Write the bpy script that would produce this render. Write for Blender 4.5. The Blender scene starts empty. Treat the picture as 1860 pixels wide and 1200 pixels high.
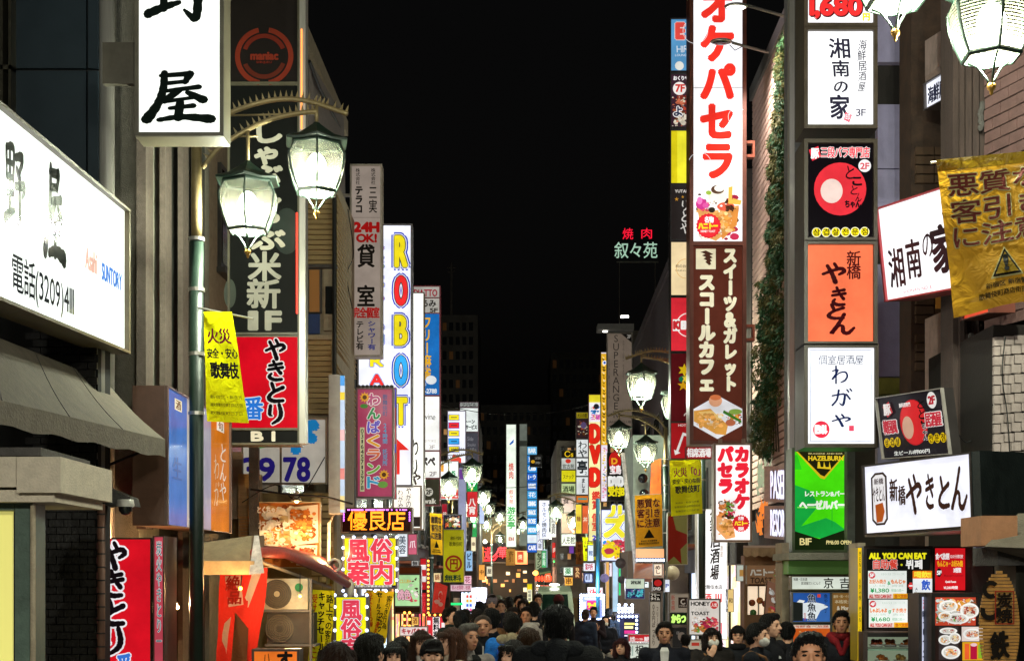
import bpy, math, random
from mathutils import Vector, Matrix
R = math.radians
scene = bpy.context.scene
COL = scene.collection
F = 2583.0; HY = 1050.0; EZ = 1.85          # 50 mm lens on a 1860 px wide frame, eye height above the road

# ---------------- camera ----------------
cam = bpy.data.cameras.new('camera'); cam_o = bpy.data.objects.new('camera', cam); COL.objects.link(cam_o)
cam.lens = 50; cam.sensor_width = 36; cam.sensor_fit = 'HORIZONTAL'
cam.shift_y = (HY - 600) / 1860.0
cam.clip_start = 0.1; cam.clip_end = 2000
cam_o.location = (0, 0, EZ); cam_o.rotation_euler = (R(90), 0, 0)
scene.camera = cam_o

# ---------------- night sky ----------------
world = bpy.data.worlds.new('World'); scene.world = world; world.use_nodes = True
wn = world.node_tree; bgn = wn.nodes['Background']
sky = wn.nodes.new('ShaderNodeTexSky'); sky.sky_type = 'NISHITA'; sky.sun_disc = False
sky.sun_elevation = R(-3.3); sky.sun_rotation = R(160)
hs = wn.nodes.new('ShaderNodeHueSaturation'); hs.inputs['Saturation'].default_value = 0.15
wn.links.new(sky.outputs[0], hs.inputs['Color']); wn.links.new(hs.outputs[0], bgn.inputs[0])
bgn.inputs[1].default_value = 0.055
scene.view_settings.view_transform = 'Standard'; scene.view_settings.look = 'None'
scene.view_settings.exposure = 0.0; scene.view_settings.gamma = 1.0
scene.view_settings.use_curve_mapping = False
scene.cycles.use_denoising = True
scene.cycles.max_bounces = 6; scene.cycles.transparent_max_bounces = 8
scene.cycles.sample_clamp_indirect = 4.0
scene.cycles.caustics_reflective = False; scene.cycles.caustics_refractive = False

# ---------------- colour / material helpers ----------------
def lin(h):
    if isinstance(h, (tuple, list)): return tuple(h[:3])
    h = h.lstrip('#')
    if len(h) == 3: h = ''.join(c * 2 for c in h)
    o = []
    for i in (0, 2, 4):
        c = int(h[i:i + 2], 16) / 255
        o.append(c / 12.92 if c <= .04045 else ((c + .055) / 1.055) ** 2.4)
    return tuple(o)

MC = {}
def matte(name, col, rough=.7, metal=0, scale=8, var=.25, bump=.15, stretch=(1, 1, 1), spec=.4, coat=0):
    """Surface with noise-varied colour, roughness and fine relief."""
    if name in MC: return MC[name]
    m = bpy.data.materials.new(name); m.use_nodes = True; nt = m.node_tree
    b = nt.nodes['Principled BSDF']; c = lin(col)
    tc = nt.nodes.new('ShaderNodeTexCoord'); mp = nt.nodes.new('ShaderNodeMapping'); mp.inputs['Scale'].default_value = stretch
    nt.links.new(tc.outputs['Object'], mp.inputs[0])
    n = nt.nodes.new('ShaderNodeTexNoise'); n.inputs['Scale'].default_value = scale; n.inputs['Detail'].default_value = 6
    n.inputs['Roughness'].default_value = .65
    nt.links.new(mp.outputs[0], n.inputs['Vector'])
    r = nt.nodes.new('ShaderNodeValToRGB')
    r.color_ramp.elements[0].position = .3; r.color_ramp.elements[1].position = .72
    r.color_ramp.elements[0].color = tuple(x * (1 - var) for x in c) + (1,)
    r.color_ramp.elements[1].color = tuple(min(1, x * (1 + var)) for x in c) + (1,)
    nt.links.new(n.outputs[0], r.inputs[0]); nt.links.new(r.outputs[0], b.inputs['Base Color'])
    mr = nt.nodes.new('ShaderNodeMapRange'); mr.inputs[3].default_value = max(.03, rough - .12); mr.inputs[4].default_value = min(1, rough + .12)
    nt.links.new(n.outputs[0], mr.inputs[0]); nt.links.new(mr.outputs[0], b.inputs['Roughness'])
    b.inputs['Metallic'].default_value = metal; b.inputs['Specular IOR Level'].default_value = spec
    b.inputs['Coat Weight'].default_value = coat
    if bump:
        bp = nt.nodes.new('ShaderNodeBump'); bp.inputs['Strength'].default_value = bump; bp.inputs['Distance'].default_value = .02
        n2 = nt.nodes.new('ShaderNodeTexNoise'); n2.inputs['Scale'].default_value = scale * 6; n2.inputs['Detail'].default_value = 4
        nt.links.new(mp.outputs[0], n2.inputs['Vector'])
        nt.links.new(n2.outputs[0], bp.inputs['Height']); nt.links.new(bp.outputs[0], b.inputs['Normal'])
    MC[name] = m; return m

def printed(strength, rough=.35):
    """Flat print: colour from the mesh's print colours; lit from behind when strength > 0."""
    k = 'print_%s_%s' % (strength, rough)
    if k in MC: return MC[k]
    m = bpy.data.materials.new(k.replace('.', '_')); m.use_nodes = True; nt = m.node_tree
    b = nt.nodes['Principled BSDF']
    a = nt.nodes.new('ShaderNodeAttribute'); a.attribute_name = 'Col'
    tc = nt.nodes.new('ShaderNodeTexCoord'); n = nt.nodes.new('ShaderNodeTexNoise')
    n.inputs['Scale'].default_value = 2.2; n.inputs['Detail'].default_value = 5; n.inputs['Roughness'].default_value = .6
    nt.links.new(tc.outputs['Object'], n.inputs['Vector'])
    mr = nt.nodes.new('ShaderNodeMapRange'); mr.inputs[1].default_value = .3; mr.inputs[2].default_value = .7
    if strength:
        mr.inputs[3].default_value = strength * .74; mr.inputs[4].default_value = strength * 1.16
        mx = nt.nodes.new('ShaderNodeMix'); mx.data_type = 'RGBA'; mx.blend_type = 'MULTIPLY'; mx.inputs[0].default_value = 1
        mx.inputs[7].default_value = (.22, .22, .22, 1)
        nt.links.new(a.outputs['Color'], mx.inputs[6]); nt.links.new(mx.outputs[2], b.inputs['Base Color'])
        nt.links.new(a.outputs['Color'], b.inputs['Emission Color']); nt.links.new(n.outputs[0], mr.inputs[0])
        nt.links.new(mr.outputs[0], b.inputs['Emission Strength'])
    else:
        mr.inputs[3].default_value = .75; mr.inputs[4].default_value = 1.1
        nt.links.new(n.outputs[0], mr.inputs[0])
        hs_ = nt.nodes.new('ShaderNodeHueSaturation'); nt.links.new(mr.outputs[0], hs_.inputs['Value'])
        nt.links.new(a.outputs['Color'], hs_.inputs['Color']); nt.links.new(hs_.outputs[0], b.inputs['Base Color'])
    b.inputs['Roughness'].default_value = .16 if strength else max(rough, .6)
    b.inputs['Specular IOR Level'].default_value = .05 if strength else .12
    MC[k] = m; return m

def cloth_print():
    k = 'print_cloth'
    if k in MC: return MC[k]
    m = printed(0, .61).copy(); m.name = k; nt = m.node_tree; b = nt.nodes['Principled BSDF']; out = nt.nodes['Material Output']
    tl = nt.nodes.new('ShaderNodeBsdfTranslucent'); mx = nt.nodes.new('ShaderNodeMixShader'); mx.inputs[0].default_value = .5
    n3 = nt.nodes.new('ShaderNodeTexNoise'); n3.inputs['Scale'].default_value = 7; n3.inputs['Detail'].default_value = 5; n3.inputs['Distortion'].default_value = 1.5; bp = nt.nodes.new('ShaderNodeBump'); bp.inputs['Strength'].default_value = .8; bp.inputs['Distance'].default_value = .04
    nt.links.new(nt.nodes['Texture Coordinate'].outputs['Object'], n3.inputs['Vector']); nt.links.new(n3.outputs[0], bp.inputs['Height']); nt.links.new(bp.outputs[0], b.inputs['Normal']); nt.links.new(bp.outputs[0], tl.inputs['Normal'])
    nt.links.new(nt.nodes['Attribute'].outputs['Color'], tl.inputs[0]); nt.links.new(b.outputs[0], mx.inputs[1]); nt.links.new(tl.outputs[0], mx.inputs[2]); nt.links.new(mx.outputs[0], out.inputs[0])
    MC[k] = m; return m

def shop_glow(name, col, s):
    """lit shop window: blocks of goods and posters of differing brightness behind the glass"""
    if name in MC: return MC[name]
    m = bpy.data.materials.new(name); m.use_nodes = True; nt = m.node_tree; b = nt.nodes['Principled BSDF']
    tc = nt.nodes.new('ShaderNodeTexCoord'); mp = nt.nodes.new('ShaderNodeMapping'); mp.inputs['Scale'].default_value = (1, 1.3, 2.4); vo = nt.nodes.new('ShaderNodeTexVoronoi'); vo.distance = 'CHEBYCHEV'; vo.inputs['Scale'].default_value = 1.6
    nt.links.new(tc.outputs['Object'], mp.inputs[0]); nt.links.new(mp.outputs[0], vo.inputs['Vector'])
    mx = nt.nodes.new('ShaderNodeMix'); mx.data_type = 'RGBA'; mx.blend_type = 'OVERLAY'; mx.inputs[0].default_value = .75; mx.inputs[6].default_value = lin(col) + (1,)
    nt.links.new(vo.outputs['Color'], mx.inputs[7]); nt.links.new(mx.outputs[2], b.inputs['Emission Color']); b.inputs['Emission Strength'].default_value = s; b.inputs['Base Color'].default_value = (.05, .05, .05, 1)
    MC[name] = m; return m
def glow(name, col, s):
    if name in MC: return MC[name]
    m = bpy.data.materials.new(name); m.use_nodes = True; b = m.node_tree.nodes['Principled BSDF']
    b.inputs['Base Color'].default_value = lin(col) + (1,); b.inputs['Emission Color'].default_value = lin(col) + (1,)
    b.inputs['Emission Strength'].default_value = s; MC[name] = m; return m

# ---------------- geometry helpers ----------------
def W(px, py, d):
    return Vector(((px - 930) / F * d, d, EZ + (HY - py) / F * d))
def gz(y):
    return 0.0 if y < 8 else (-.025 * (y - 8) if y < 50 else -1.05)
def fx_left(y): return -4.6 + .019 * y
def fx_right(y): return 4.2 + .019 * y

def origin(p):
    v = Vector((0, 0, 0))
    while p is not None: v += Vector(p.location); p = p.parent
    return v

class MB:
    def __init__(s): s.v = []; s.f = []; s.c = []
    def add(s, vs, fs, col=(1, 1, 1)):
        n = len(s.v); s.v += [tuple(v) for v in vs]; c = lin(col)
        for f in fs: s.f.append(tuple(i + n for i in f)); s.c.append(c)
        return s
    def hexa(s, p, col=(1, 1, 1)):
        """p: 4 front corners then 4 back corners."""
        return s.add(p, [(0, 1, 2, 3), (7, 6, 5, 4), (0, 4, 5, 1), (1, 5, 6, 2), (2, 6, 7, 3), (3, 7, 4, 0)], col)
    def box(s, a, b, col=(1, 1, 1)):
        x0, y0, z0 = a; x1, y1, z1 = b
        return s.hexa([(x0, y0, z0), (x1, y0, z0), (x1, y0, z1), (x0, y0, z1), (x0, y1, z0), (x1, y1, z0), (x1, y1, z1), (x0, y1, z1)], col)
    def pbox(s, x0, y0, x1, y1, d, dep, col=(1, 1, 1)):
        """box whose front face, at depth d, spans the given extents measured in the photograph"""
        a = W(x0, y1, d); b = W(x1, y0, d)
        return s.box((a.x, d, a.z), (b.x, d + dep, b.z), col)
    def tube(s, pts, r, n=8, col=(1, 1, 1), caps=True):
        pts = [Vector(p) for p in pts]; rs = r if isinstance(r, (list, tuple)) else [r] * len(pts)
        vs = []; fs = []
        for i, p in enumerate(pts):
            t = (pts[min(i + 1, len(pts) - 1)] - pts[max(i - 1, 0)]).normalized()
            u = t.cross(Vector((0, 0, 1)) if abs(t.z) < .95 else Vector((1, 0, 0))).normalized(); w = t.cross(u)
            for k in range(n):
                a = 2 * math.pi * k / n; vs.append(p + (u * math.cos(a) + w * math.sin(a)) * rs[i])
        for i in range(len(pts) - 1):
            for k in range(n):
                k2 = (k + 1) % n; fs.append((i * n + k, i * n + k2, (i + 1) * n + k2, (i + 1) * n + k))
        if caps: fs.append(tuple(range(n))[::-1]); fs.append(tuple((len(pts) - 1) * n + k for k in range(n)))
        return s.add(vs, fs, col)
    def lathe(s, c, prof, n=16, col=(1, 1, 1), ax='z', rot=0):
        vs = []; fs = []; c = Vector(c)
        for (r, z) in prof:
            for k in range(n):
                a = 2 * math.pi * k / n + rot
                if ax == 'z': vs.append(c + Vector((r * math.cos(a), r * math.sin(a), z)))
                elif ax == 'y': vs.append(c + Vector((r * math.cos(a), z, r * math.sin(a))))
                else: vs.append(c + Vector((z, r * math.cos(a), r * math.sin(a))))
        for i in range(len(prof) - 1):
            for k in range(n):
                k2 = (k + 1) % n; fs.append((i * n + k, i * n + k2, (i + 1) * n + k2, (i + 1) * n + k))
        return s.add(vs, fs, col)
    def ball(s, c, r, n=10, m=6, col=(1, 1, 1)):
        rx, ry, rz = (r, r, r) if not isinstance(r, (tuple, list)) else r
        vs = []; fs = []; c = Vector(c)
        for i in range(m + 1):
            t = math.pi * i / m
            for k in range(n):
                a = 2 * math.pi * k / n; vs.append(c + Vector((rx * math.sin(t) * math.cos(a), ry * math.sin(t) * math.sin(a), rz * math.cos(t))))
        for i in range(m):
            for k in range(n):
                k2 = (k + 1) % n; fs.append((i * n + k, (i + 1) * n + k, (i + 1) * n + k2, i * n + k2))
        return s.add(vs, fs, col)
    def mesh(s, name, o=Vector((0, 0, 0))):
        me = bpy.data.meshes.new(name); me.from_pydata([(v[0] - o.x, v[1] - o.y, v[2] - o.z) for v in s.v], [], s.f)
        at = me.color_attributes.new('Col', 'FLOAT_COLOR', 'CORNER'); buf = []
        for f, c in zip(s.f, s.c): buf += [c[0], c[1], c[2], 1.0] * len(f)
        at.data.foreach_set('color', buf); me.update(); return me
    def build(s, name, mat, parent=None, smooth=False, fix=True):
        if not s.f: return None
        me = s.mesh(name, origin(parent)); me.materials.append(mat)
        o = bpy.data.objects.new(name, me); COL.objects.link(o); o.parent = parent
        if smooth: me.shade_smooth()
        return o

def tag(o, label=None, cat=None, group=None, kind=None):
    if label: o['label'] = label
    if cat: o['category'] = cat
    if group: o['group'] = group
    if kind: o['kind'] = kind
    return o
def empty(name, loc, label, cat, group=None):
    o = bpy.data.objects.new(name, None); COL.objects.link(o); o.location = loc; o.empty_display_size = .2
    return tag(o, label, cat, group)
def part(name, mb, mat, parent, smooth=False): return mb.build(name, mat, parent, smooth)
def copy_part(o, parent, delta=(0, 0, 0)):
    c = o.copy(); COL.objects.link(c); c.parent = parent; c.location = Vector(o.location) + Vector(delta); return c

# ---------------- lettering ----------------
GC = {}
_fc = bpy.data.curves.new('glyph_source', 'FONT'); _fc.resolution_u = 3
_fo = bpy.data.objects.new('glyph_source', _fc)
work = bpy.data.scenes.new('workbench'); work.collection.objects.link(_fo)   # glyphs and figures are evaluated apart from the street
def glyph(ch):
    if ch in GC: return GC[ch]
    _fc.body = ch; work.view_layers[0].update(); dg = work.view_layers[0].depsgraph
    me = bpy.data.meshes.new_from_object(_fo.evaluated_get(dg))
    vs = [(v.co.x, v.co.y) for v in me.vertices]; fs = [tuple(p.vertices) for p in me.polygons]
    bpy.data.meshes.remove(me)
    bb = (min(v[0] for v in vs), min(v[1] for v in vs), max(v[0] for v in vs), max(v[1] for v in vs)) if vs else (0, 0, .3, 0)
    GC[ch] = (vs, fs, bb); return GC[ch]
_g = glyph('国')[2]; EM = (_g[2] - _g[0]) / .86; CXG = (_g[0] + _g[2]) / 2; CYG = (_g[1] + _g[3]) / 2
def wide(ch): return ord(ch) > 0x2e80

def place_text(txt, x0, y0, x1, y1, vertical=False, brush=0, seed=1):
    """-> (list of (verts, faces)), the text fitted into the box; y runs down."""
    out = []; rnd = random.Random(seed)
    if vertical:
        n = len(txt); ch_ = (y1 - y0) / n
        for i, ch in enumerate(txt):
            if ch in ' 　': continue
            vs, fs, bb = glyph(ch); cx = (x0 + x1) / 2; cy = y0 + ch_ * (i + .5)
            sx = (x1 - x0) / EM; sy = ch_ / EM * .98
            if not wide(ch): gx = (bb[0] + bb[2]) / 2; gy = (bb[1] + bb[3]) / 2; k = EM * .86 / max(bb[3] - bb[1], .3); sy *= k; sx = min(sx * k, sx * .9 * EM / max(bb[2] - bb[0], .2))
            else: gx, gy = CXG, CYG
            rot = ch in 'ー…～-('
            if brush: j = rnd.uniform(.9, 1.12); sx *= j; sy *= rnd.uniform(.92, 1.1); cx += rnd.uniform(-.06, .06) * (x1 - x0); sh = rnd.uniform(-.12, .18)
            else: sh = 0
            P = []
            for (a, b) in vs:
                a -= gx; b -= gy
                if rot: a, b = b, -a
                if brush: a += sh * b; b += .1 * a
                P.append((cx + a * sx, cy - b * sy))
            out.append((P, fs))
        return out
    L = []; x = 0
    for ch in txt:
        if ch in ' 　': x += .32 if ch == ' ' else EM; continue
        vs, fs, bb = glyph(ch)
        if wide(ch): ox = x + EM / 2 - CXG; x += EM
        else: ox = x - bb[0]; x += bb[2] - bb[0] + .07
        L.append((vs, fs, ox, wide(ch), bb))
    mnx = min(l[2] + l[4][0] for l in L); mxx = max(l[2] + l[4][2] for l in L)
    if any(l[3] for l in L): mny, mxy = CYG - .43 * EM, CYG + .43 * EM
    else: mny = min(l[4][1] for l in L); mxy = max(l[4][3] for l in L)
    if mxy - mny < .05: mny -= .3; mxy += .3
    sx = (x1 - x0) / max(mxx - mnx, .01); sy = (y1 - y0) / (mxy - mny)
    for i, (vs, fs, ox, w_, bb) in enumerate(L):
        k = 1; sh = 0; dy = 0
        if brush: sh = rnd.uniform(-.1, .15); dy = rnd.uniform(-.05, .05) * (y1 - y0)
        out.append(([(x0 + (a + ox - mnx + sh * (b - CYG)) * sx, y1 - (b - mny) * sy + dy) for (a, b) in vs], fs))
    return out

STROKES = {
 '屋': [[(.25, .09, .05), (.68, .05, .08)], [(.67, .05, .09), (.60, .22, .06)], [(.27, .25, .05), (.62, .20, .06)],
       [(.30, .03, .07), (.28, .35, .08), (.20, .65, .09), (.04, .95, .12)], [(.33, .39, .05), (.80, .31, .07)], [(.52, .37, .07), (.30, .58, .09)],
       [(.30, .60, .05), (.72, .52, .05)], [(.64, .42, .06), (.86, .56, .11)], [(.38, .73, .05), (.72, .68, .07)], [(.53, .60, .08), (.50, .92, .10)],
       [(.22, .96, .06), (.55, .90, .08), (.97, .94, .12)]],
 '野': [[(.07, .08, .06), (.09, .42, .06)], [(.07, .08, .05), (.42, .05, .07), (.40, .42, .06)], [(.08, .25, .04), (.40, .23, .05)], [(.08, .42, .05), (.40, .40, .05)],
       [(.24, .08, .06), (.24, .85, .08)], [(.08, .62, .05), (.41, .58, .06)], [(.0, .93, .08), (.25, .84, .07), (.47, .78, .04)],
       [(.52, .13, .06), (.87, .08, .08), (.70, .30, .06)], [(.58, .26, .06), (.74, .38, .09)], [(.50, .48, .06), (.97, .42, .08), (.86, .56, .04)],
       [(.73, .45, .08), (.74, .75, .09), (.70, .98, .08), (.54, .88, .03)]],
 'や': [[(.04, .56, .09), (.45, .38, .10), (.80, .28, .12), (.93, .42, .12), (.72, .58, .08)], [(.52, .03, .09), (.62, .22, .10)], [(.22, .13, .10), (.42, .55, .12), (.56, .97, .14)]],
 'き': [[(.20, .24, .09), (.80, .14, .11)], [(.15, .44, .09), (.85, .33, .11)], [(.40, .02, .10), (.55, .35, .10), (.76, .62, .12)], [(.30, .64, .08), (.20, .80, .12), (.45, .94, .12), (.80, .92, .10)]],
 'と': [[(.32, .05, .11), (.45, .44, .12)], [(.87, .26, .13), (.35, .52, .11), (.18, .78, .14), (.42, .93, .13), (.87, .91, .11)]],
 'り': [[(.26, .10, .11), (.22, .50, .12), (.34, .60, .04)], [(.68, .04, .11), (.77, .45, .14), (.68, .75, .13), (.36, .98, .08)]],
 'ん': [[(.58, .03, .11), (.35, .50, .11), (.08, .95, .12), (.36, .60, .08), (.52, .62, .11), (.55, .88, .12), (.74, .93, .12), (.97, .68, .08)]],
 'わ': [[(.28, .03, .08), (.28, .97, .08)], [(.08, .30, .06), (.40, .25, .07), (.06, .76, .07), (.45, .42, .06), (.80, .36, .08), (.92, .58, .09), (.78, .82, .08), (.56, .92, .05)]],
 'が': [[(.08, .40, .07), (.60, .30, .08), (.66, .45, .09), (.58, .92, .09), (.42, .82, .04)], [(.38, .08, .08), (.30, .60, .08), (.08, .94, .08)], [(.74, .32, .07), (.9, .58, .08)], [(.76, .05, .06), (.84, .18, .07)], [(.90, .0, .06), (.98, .12, .07)]],
 'の': [[(.55, .10, .09), (.48, .45, .09), (.28, .82, .10), (.08, .70, .09), (.18, .30, .08), (.55, .10, .08), (.88, .32, .10), (.85, .70, .11), (.60, .95, .07)]],
}
def catmull(pts, k=6):
    P = [pts[0]] + list(pts) + [pts[-1]]; o = []
    for i in range(1, len(P) - 2):
        for j in range(k):
            t = j / k; o.append(tuple(.5 * ((2 * P[i][q]) + (-P[i-1][q] + P[i+1][q]) * t + (2*P[i-1][q] - 5*P[i][q] + 4*P[i+1][q] - P[i+2][q]) * t*t + (-P[i-1][q] + 3*P[i][q] - 3*P[i+1][q] + P[i+2][q]) * t**3) for q in range(len(pts[0]))))
    o.append(tuple(pts[-1])); return o
def brush_shapes(ch, x0, y0, x1, y1, w=1.0):
    out = []
    for st in STROKES[ch]:
        p = catmull(st, 7 if len(st) > 2 else 3); n = len(p); vs = []; fs = []
        for i in range(n):
            a = p[max(i - 1, 0)]; b = p[min(i + 1, n - 1)]; dx, dy = b[0] - a[0], b[1] - a[1]; l = math.hypot(dx, dy) or 1
            r = p[i][2] * .5 * w * (1 + .08 * math.sin(i * 2.1)); vs += [(p[i][0] - dy / l * r, p[i][1] + dx / l * r), (p[i][0] + dy / l * r, p[i][1] - dx / l * r)]
        for i in range(n - 1): fs.append((2 * i, 2 * i + 1, 2 * i + 3, 2 * i + 2))
        for e in (0, n - 1):
            b = len(vs); r = p[e][2] * .5 * w
            vs += [(p[e][0] + r * math.cos(q * math.pi / 4), p[e][1] + r * math.sin(q * math.pi / 4)) for q in range(8)]; fs.append(tuple(range(b, b + 8)))
        out.append(([(x0 + a * (x1 - x0), y0 + b * (y1 - y0)) for a, b in vs], fs))
    return out

class Sheet:
    """A flat printed face. virtual pixel coordinates -> world; every layer lies 2 mm above the last."""
    def __init__(s, O, U, V, N, x0, y0): s.O, s.U, s.V, s.N, s.x0, s.y0, s.k = O, U, V, N, x0, y0, 0; s.lk = .0015
    def P(s, x, y, k=0.0): return s.O + s.U * (x - s.x0) + s.V * (y - s.y0) + s.N * (k * s.lk)
    def poly(s, mb, pts, col, fs=None, hop=True, k=None):
        if hop: s.k += 1
        kk = s.k if k is None else k
        pw = [s.P(x, y, kk) for x, y in pts]
        mb.add(pw, fs or [tuple(range(len(pts)))], col)

FOODS = {
 'meat': ['#a8402c', '#c66a4a', '#8a2f22', '#e0a070', '#d8c8a8', '#6b3a20', '#e8ddc8'],
 'fried': ['#d08a3c', '#b86a28', '#e8b870', '#f0d8a0', '#8c4a20', '#e8e0d0'],
 'sweet': ['#f0b070', '#f8f0e8', '#e05060', '#fff4e8', '#d08040', '#70a040', '#c03050', '#503020'],
 'mix': ['#e8e4dc', '#d86030', '#c0c8c0', '#f0c090', '#b03028', '#708848', '#e8a040', '#6a4a30', '#f4f0e8'],
 'crepe': ['#e8a858', '#f0c080', '#d89040', '#f8e8d0'],
 'flower': ['#f5d020', '#f0e040', '#e04860', '#f090b0', '#2878c8', '#208860', '#f8f8ff', '#e02848'],
 'night': ['#202848', '#8858a8', '#48a8b8', '#304878', '#a8d8d0'],
}
def draw(sh, items, let, pic):
    """items -> lettering builder / picture builder"""
    for it in items:
        t = it[0]
        if t in 'tvb':
            _, txt, x0, y0, x1, y1, col = it[:7]; o = it[7] if len(it) > 7 else {}
            shapes = []
            if t == 'b':
                n = len(txt); hz = o.get('h', 0)
                for i, ch in enumerate(txt):
                    q = (x0 + (x1 - x0) * i / n, y0, x0 + (x1 - x0) * (i + .92) / n, y1) if hz else (x0, y0 + (y1 - y0) * i / n, x1, y0 + (y1 - y0) * (i + .94) / n)
                    if ch in STROKES: shapes += brush_shapes(ch, *q, w=o.get('w', 1))
                    elif ch not in ' 　': shapes += place_text(ch, q[0], q[1], q[2], q[3], False, 0)
            else: shapes = place_text(txt, x0, y0, x1, y1, t == 'v', o.get('brush', 0), len(txt))
            size = min(x1 - x0, y1 - y0) if t == 'v' or t == 'b' else (y1 - y0)
            if t == 'v' or (t == 'b' and not o.get('h')): size = min(x1 - x0, (y1 - y0) / max(1, len(txt)))
            kf = .5 if any(0x4e00 <= ord(q_) <= 0xd7a3 for q_ in txt) and t != 'b' else 1
            def lay(rad, c):
                sh.k += 1
                k0 = sh.k; copies = [(0, 0)]
                if rad > .01 * size:
                    nn = 8 if rad > .03 * size else 4
                    rings = [1.0] if rad < .09 * size else [.5, 1.0]
                    for rr in rings: copies += [(rad * rr * math.cos(q * 2 * math.pi / nn + .4), rad * rr * math.sin(q * 2 * math.pi / nn + .4)) for q in range(nn)]
                for ci, (dx, dy) in enumerate(copies):
                    for (vs, fs) in shapes:
                        sh.poly(let, [(x + dx, y + dy) for x, y in vs], c, fs, hop=False, k=k0 + ci * .06)
                sh.k += .6
            b = o.get('bold', .0) * size * kf; size *= (.7 if kf < 1 else 1)
            if o.get('sh'): # drop shadow print
                s_ = o['sh']; old = shapes; shapes = [([(x + s_[1] * size, y + s_[1] * size) for x, y in vs], fs) for vs, fs in old]; lay(b + o.get('ow', 0) * size, s_[0]); shapes = old
            if o.get('out2'): lay(b + (o.get('ow', .06) + o.get('ow2', .06)) * size, o['out2'])
            if o.get('out'): lay(b + o.get('ow', .06) * size, o['out'])
            lay(b, col)
        elif t == 'r':
            _, x0, y0, x1, y1, col = it; sh.poly(pic, [(x0, y0), (x1, y0), (x1, y1), (x0, y1)], col)
        elif t == 'e':
            _, cx, cy, rx, ry, col = it; sh.poly(pic, [(cx + rx * math.cos(q * math.pi / 14), cy + ry * math.sin(q * math.pi / 14)) for q in range(28)], col)
        elif t == 'ring':
            _, cx, cy, r0, r1, a0, a1, col = it; n = 24; vs = []
            for q in range(n + 1):
                a = R(a0 + (a1 - a0) * q / n); vs += [(cx + r0 * math.cos(a), cy + r0 * math.sin(a)), (cx + r1 * math.cos(a), cy + r1 * math.sin(a))]
            sh.poly(pic, vs, col, [(2 * q, 2 * q + 1, 2 * q + 3, 2 * q + 2) for q in range(n)])
        elif t == 'p':
            sh.poly(pic, it[1], it[2])
        elif t == 'star':
            _, cx, cy, r, col, n, r2 = it
            pts = [(cx + (r if q % 2 == 0 else r * r2) * math.sin(q * math.pi / n), cy - (r if q % 2 == 0 else r * r2) * math.cos(q * math.pi / n)) for q in range(2 * n)]
            sh.poly(pic, [(cx, cy)] + pts, col, [(0, 1 + q, 1 + (q + 1) % (2 * n)) for q in range(2 * n)])
        elif t == 'food':
            _, x0, y0, x1, y1, pal, seed, cnt = it; rnd = random.Random(seed); pal = FOODS[pal]; w, h = x1 - x0, y1 - y0
            cnt = cnt if cnt < 3 else int(cnt * 2.6)
            cen = [(rnd.uniform(x0, x1), rnd.uniform(y0, y1), rnd.choice(pal)) for _ in range(7)]
            for q in range(cnt):
                r = min(w, h) * rnd.uniform(.035, .2) * (1.3 - 1.0 * q / cnt) * (1 if cnt > 3 else 2.2); ry = r * rnd.uniform(.5, .95)
                cx = rnd.uniform(x0 + r, x1 - r); cy = rnd.uniform(y0 + r, y1 - r); m = 9
                ph = rnd.uniform(0, 6); sh.k -= .85
                sh.poly(pic, [(cx + r * math.cos(a * 2 * math.pi / m) * rnd.uniform(.75, 1), cy + ry * math.sin(a * 2 * math.pi / m) * rnd.uniform(.75, 1)) for a in range(m)], tuple(min(1, v_ * sv_) for v_, sv_ in zip(lin(min(cen, key=lambda c_: (c_[0] - cx) ** 2 + (c_[1] - cy) ** 2)[2] if rnd.random() < .72 else rnd.choice(pal)), [rnd.uniform(.6, 1.3)] * 3)))
        elif t == 'plate':
            _, cx, cy, rx, ry, seed, pal = it; rnd = random.Random(seed)
            draw(sh, [('e', cx, cy, rx, ry, '#f4f2ee'), ('e', cx, cy, rx * .78, ry * .74, '#d9d5cc')], let, pic)
            draw(sh, [('food', cx - rx * .68, cy - ry * .62, cx + rx * .68, cy + ry * .6, pal, seed, 26)], let, pic)

FRM = {}
def frame_mat(col, metal=.0):
    k = 'sign_casing_' + (col if isinstance(col, str) else str(col)).lstrip('#') + ('_m' if metal else '')
    return matte(k, col, rough=.4, metal=metal, scale=5, var=.22, bump=.05)

def bright(c, lit):
    """white opal faces of lit boxes are far brighter than their coloured prints"""
    l = lin(c); return tuple(x * 1.14 for x in l) if lit >= .85 and min(l) > .6 else c

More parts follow.
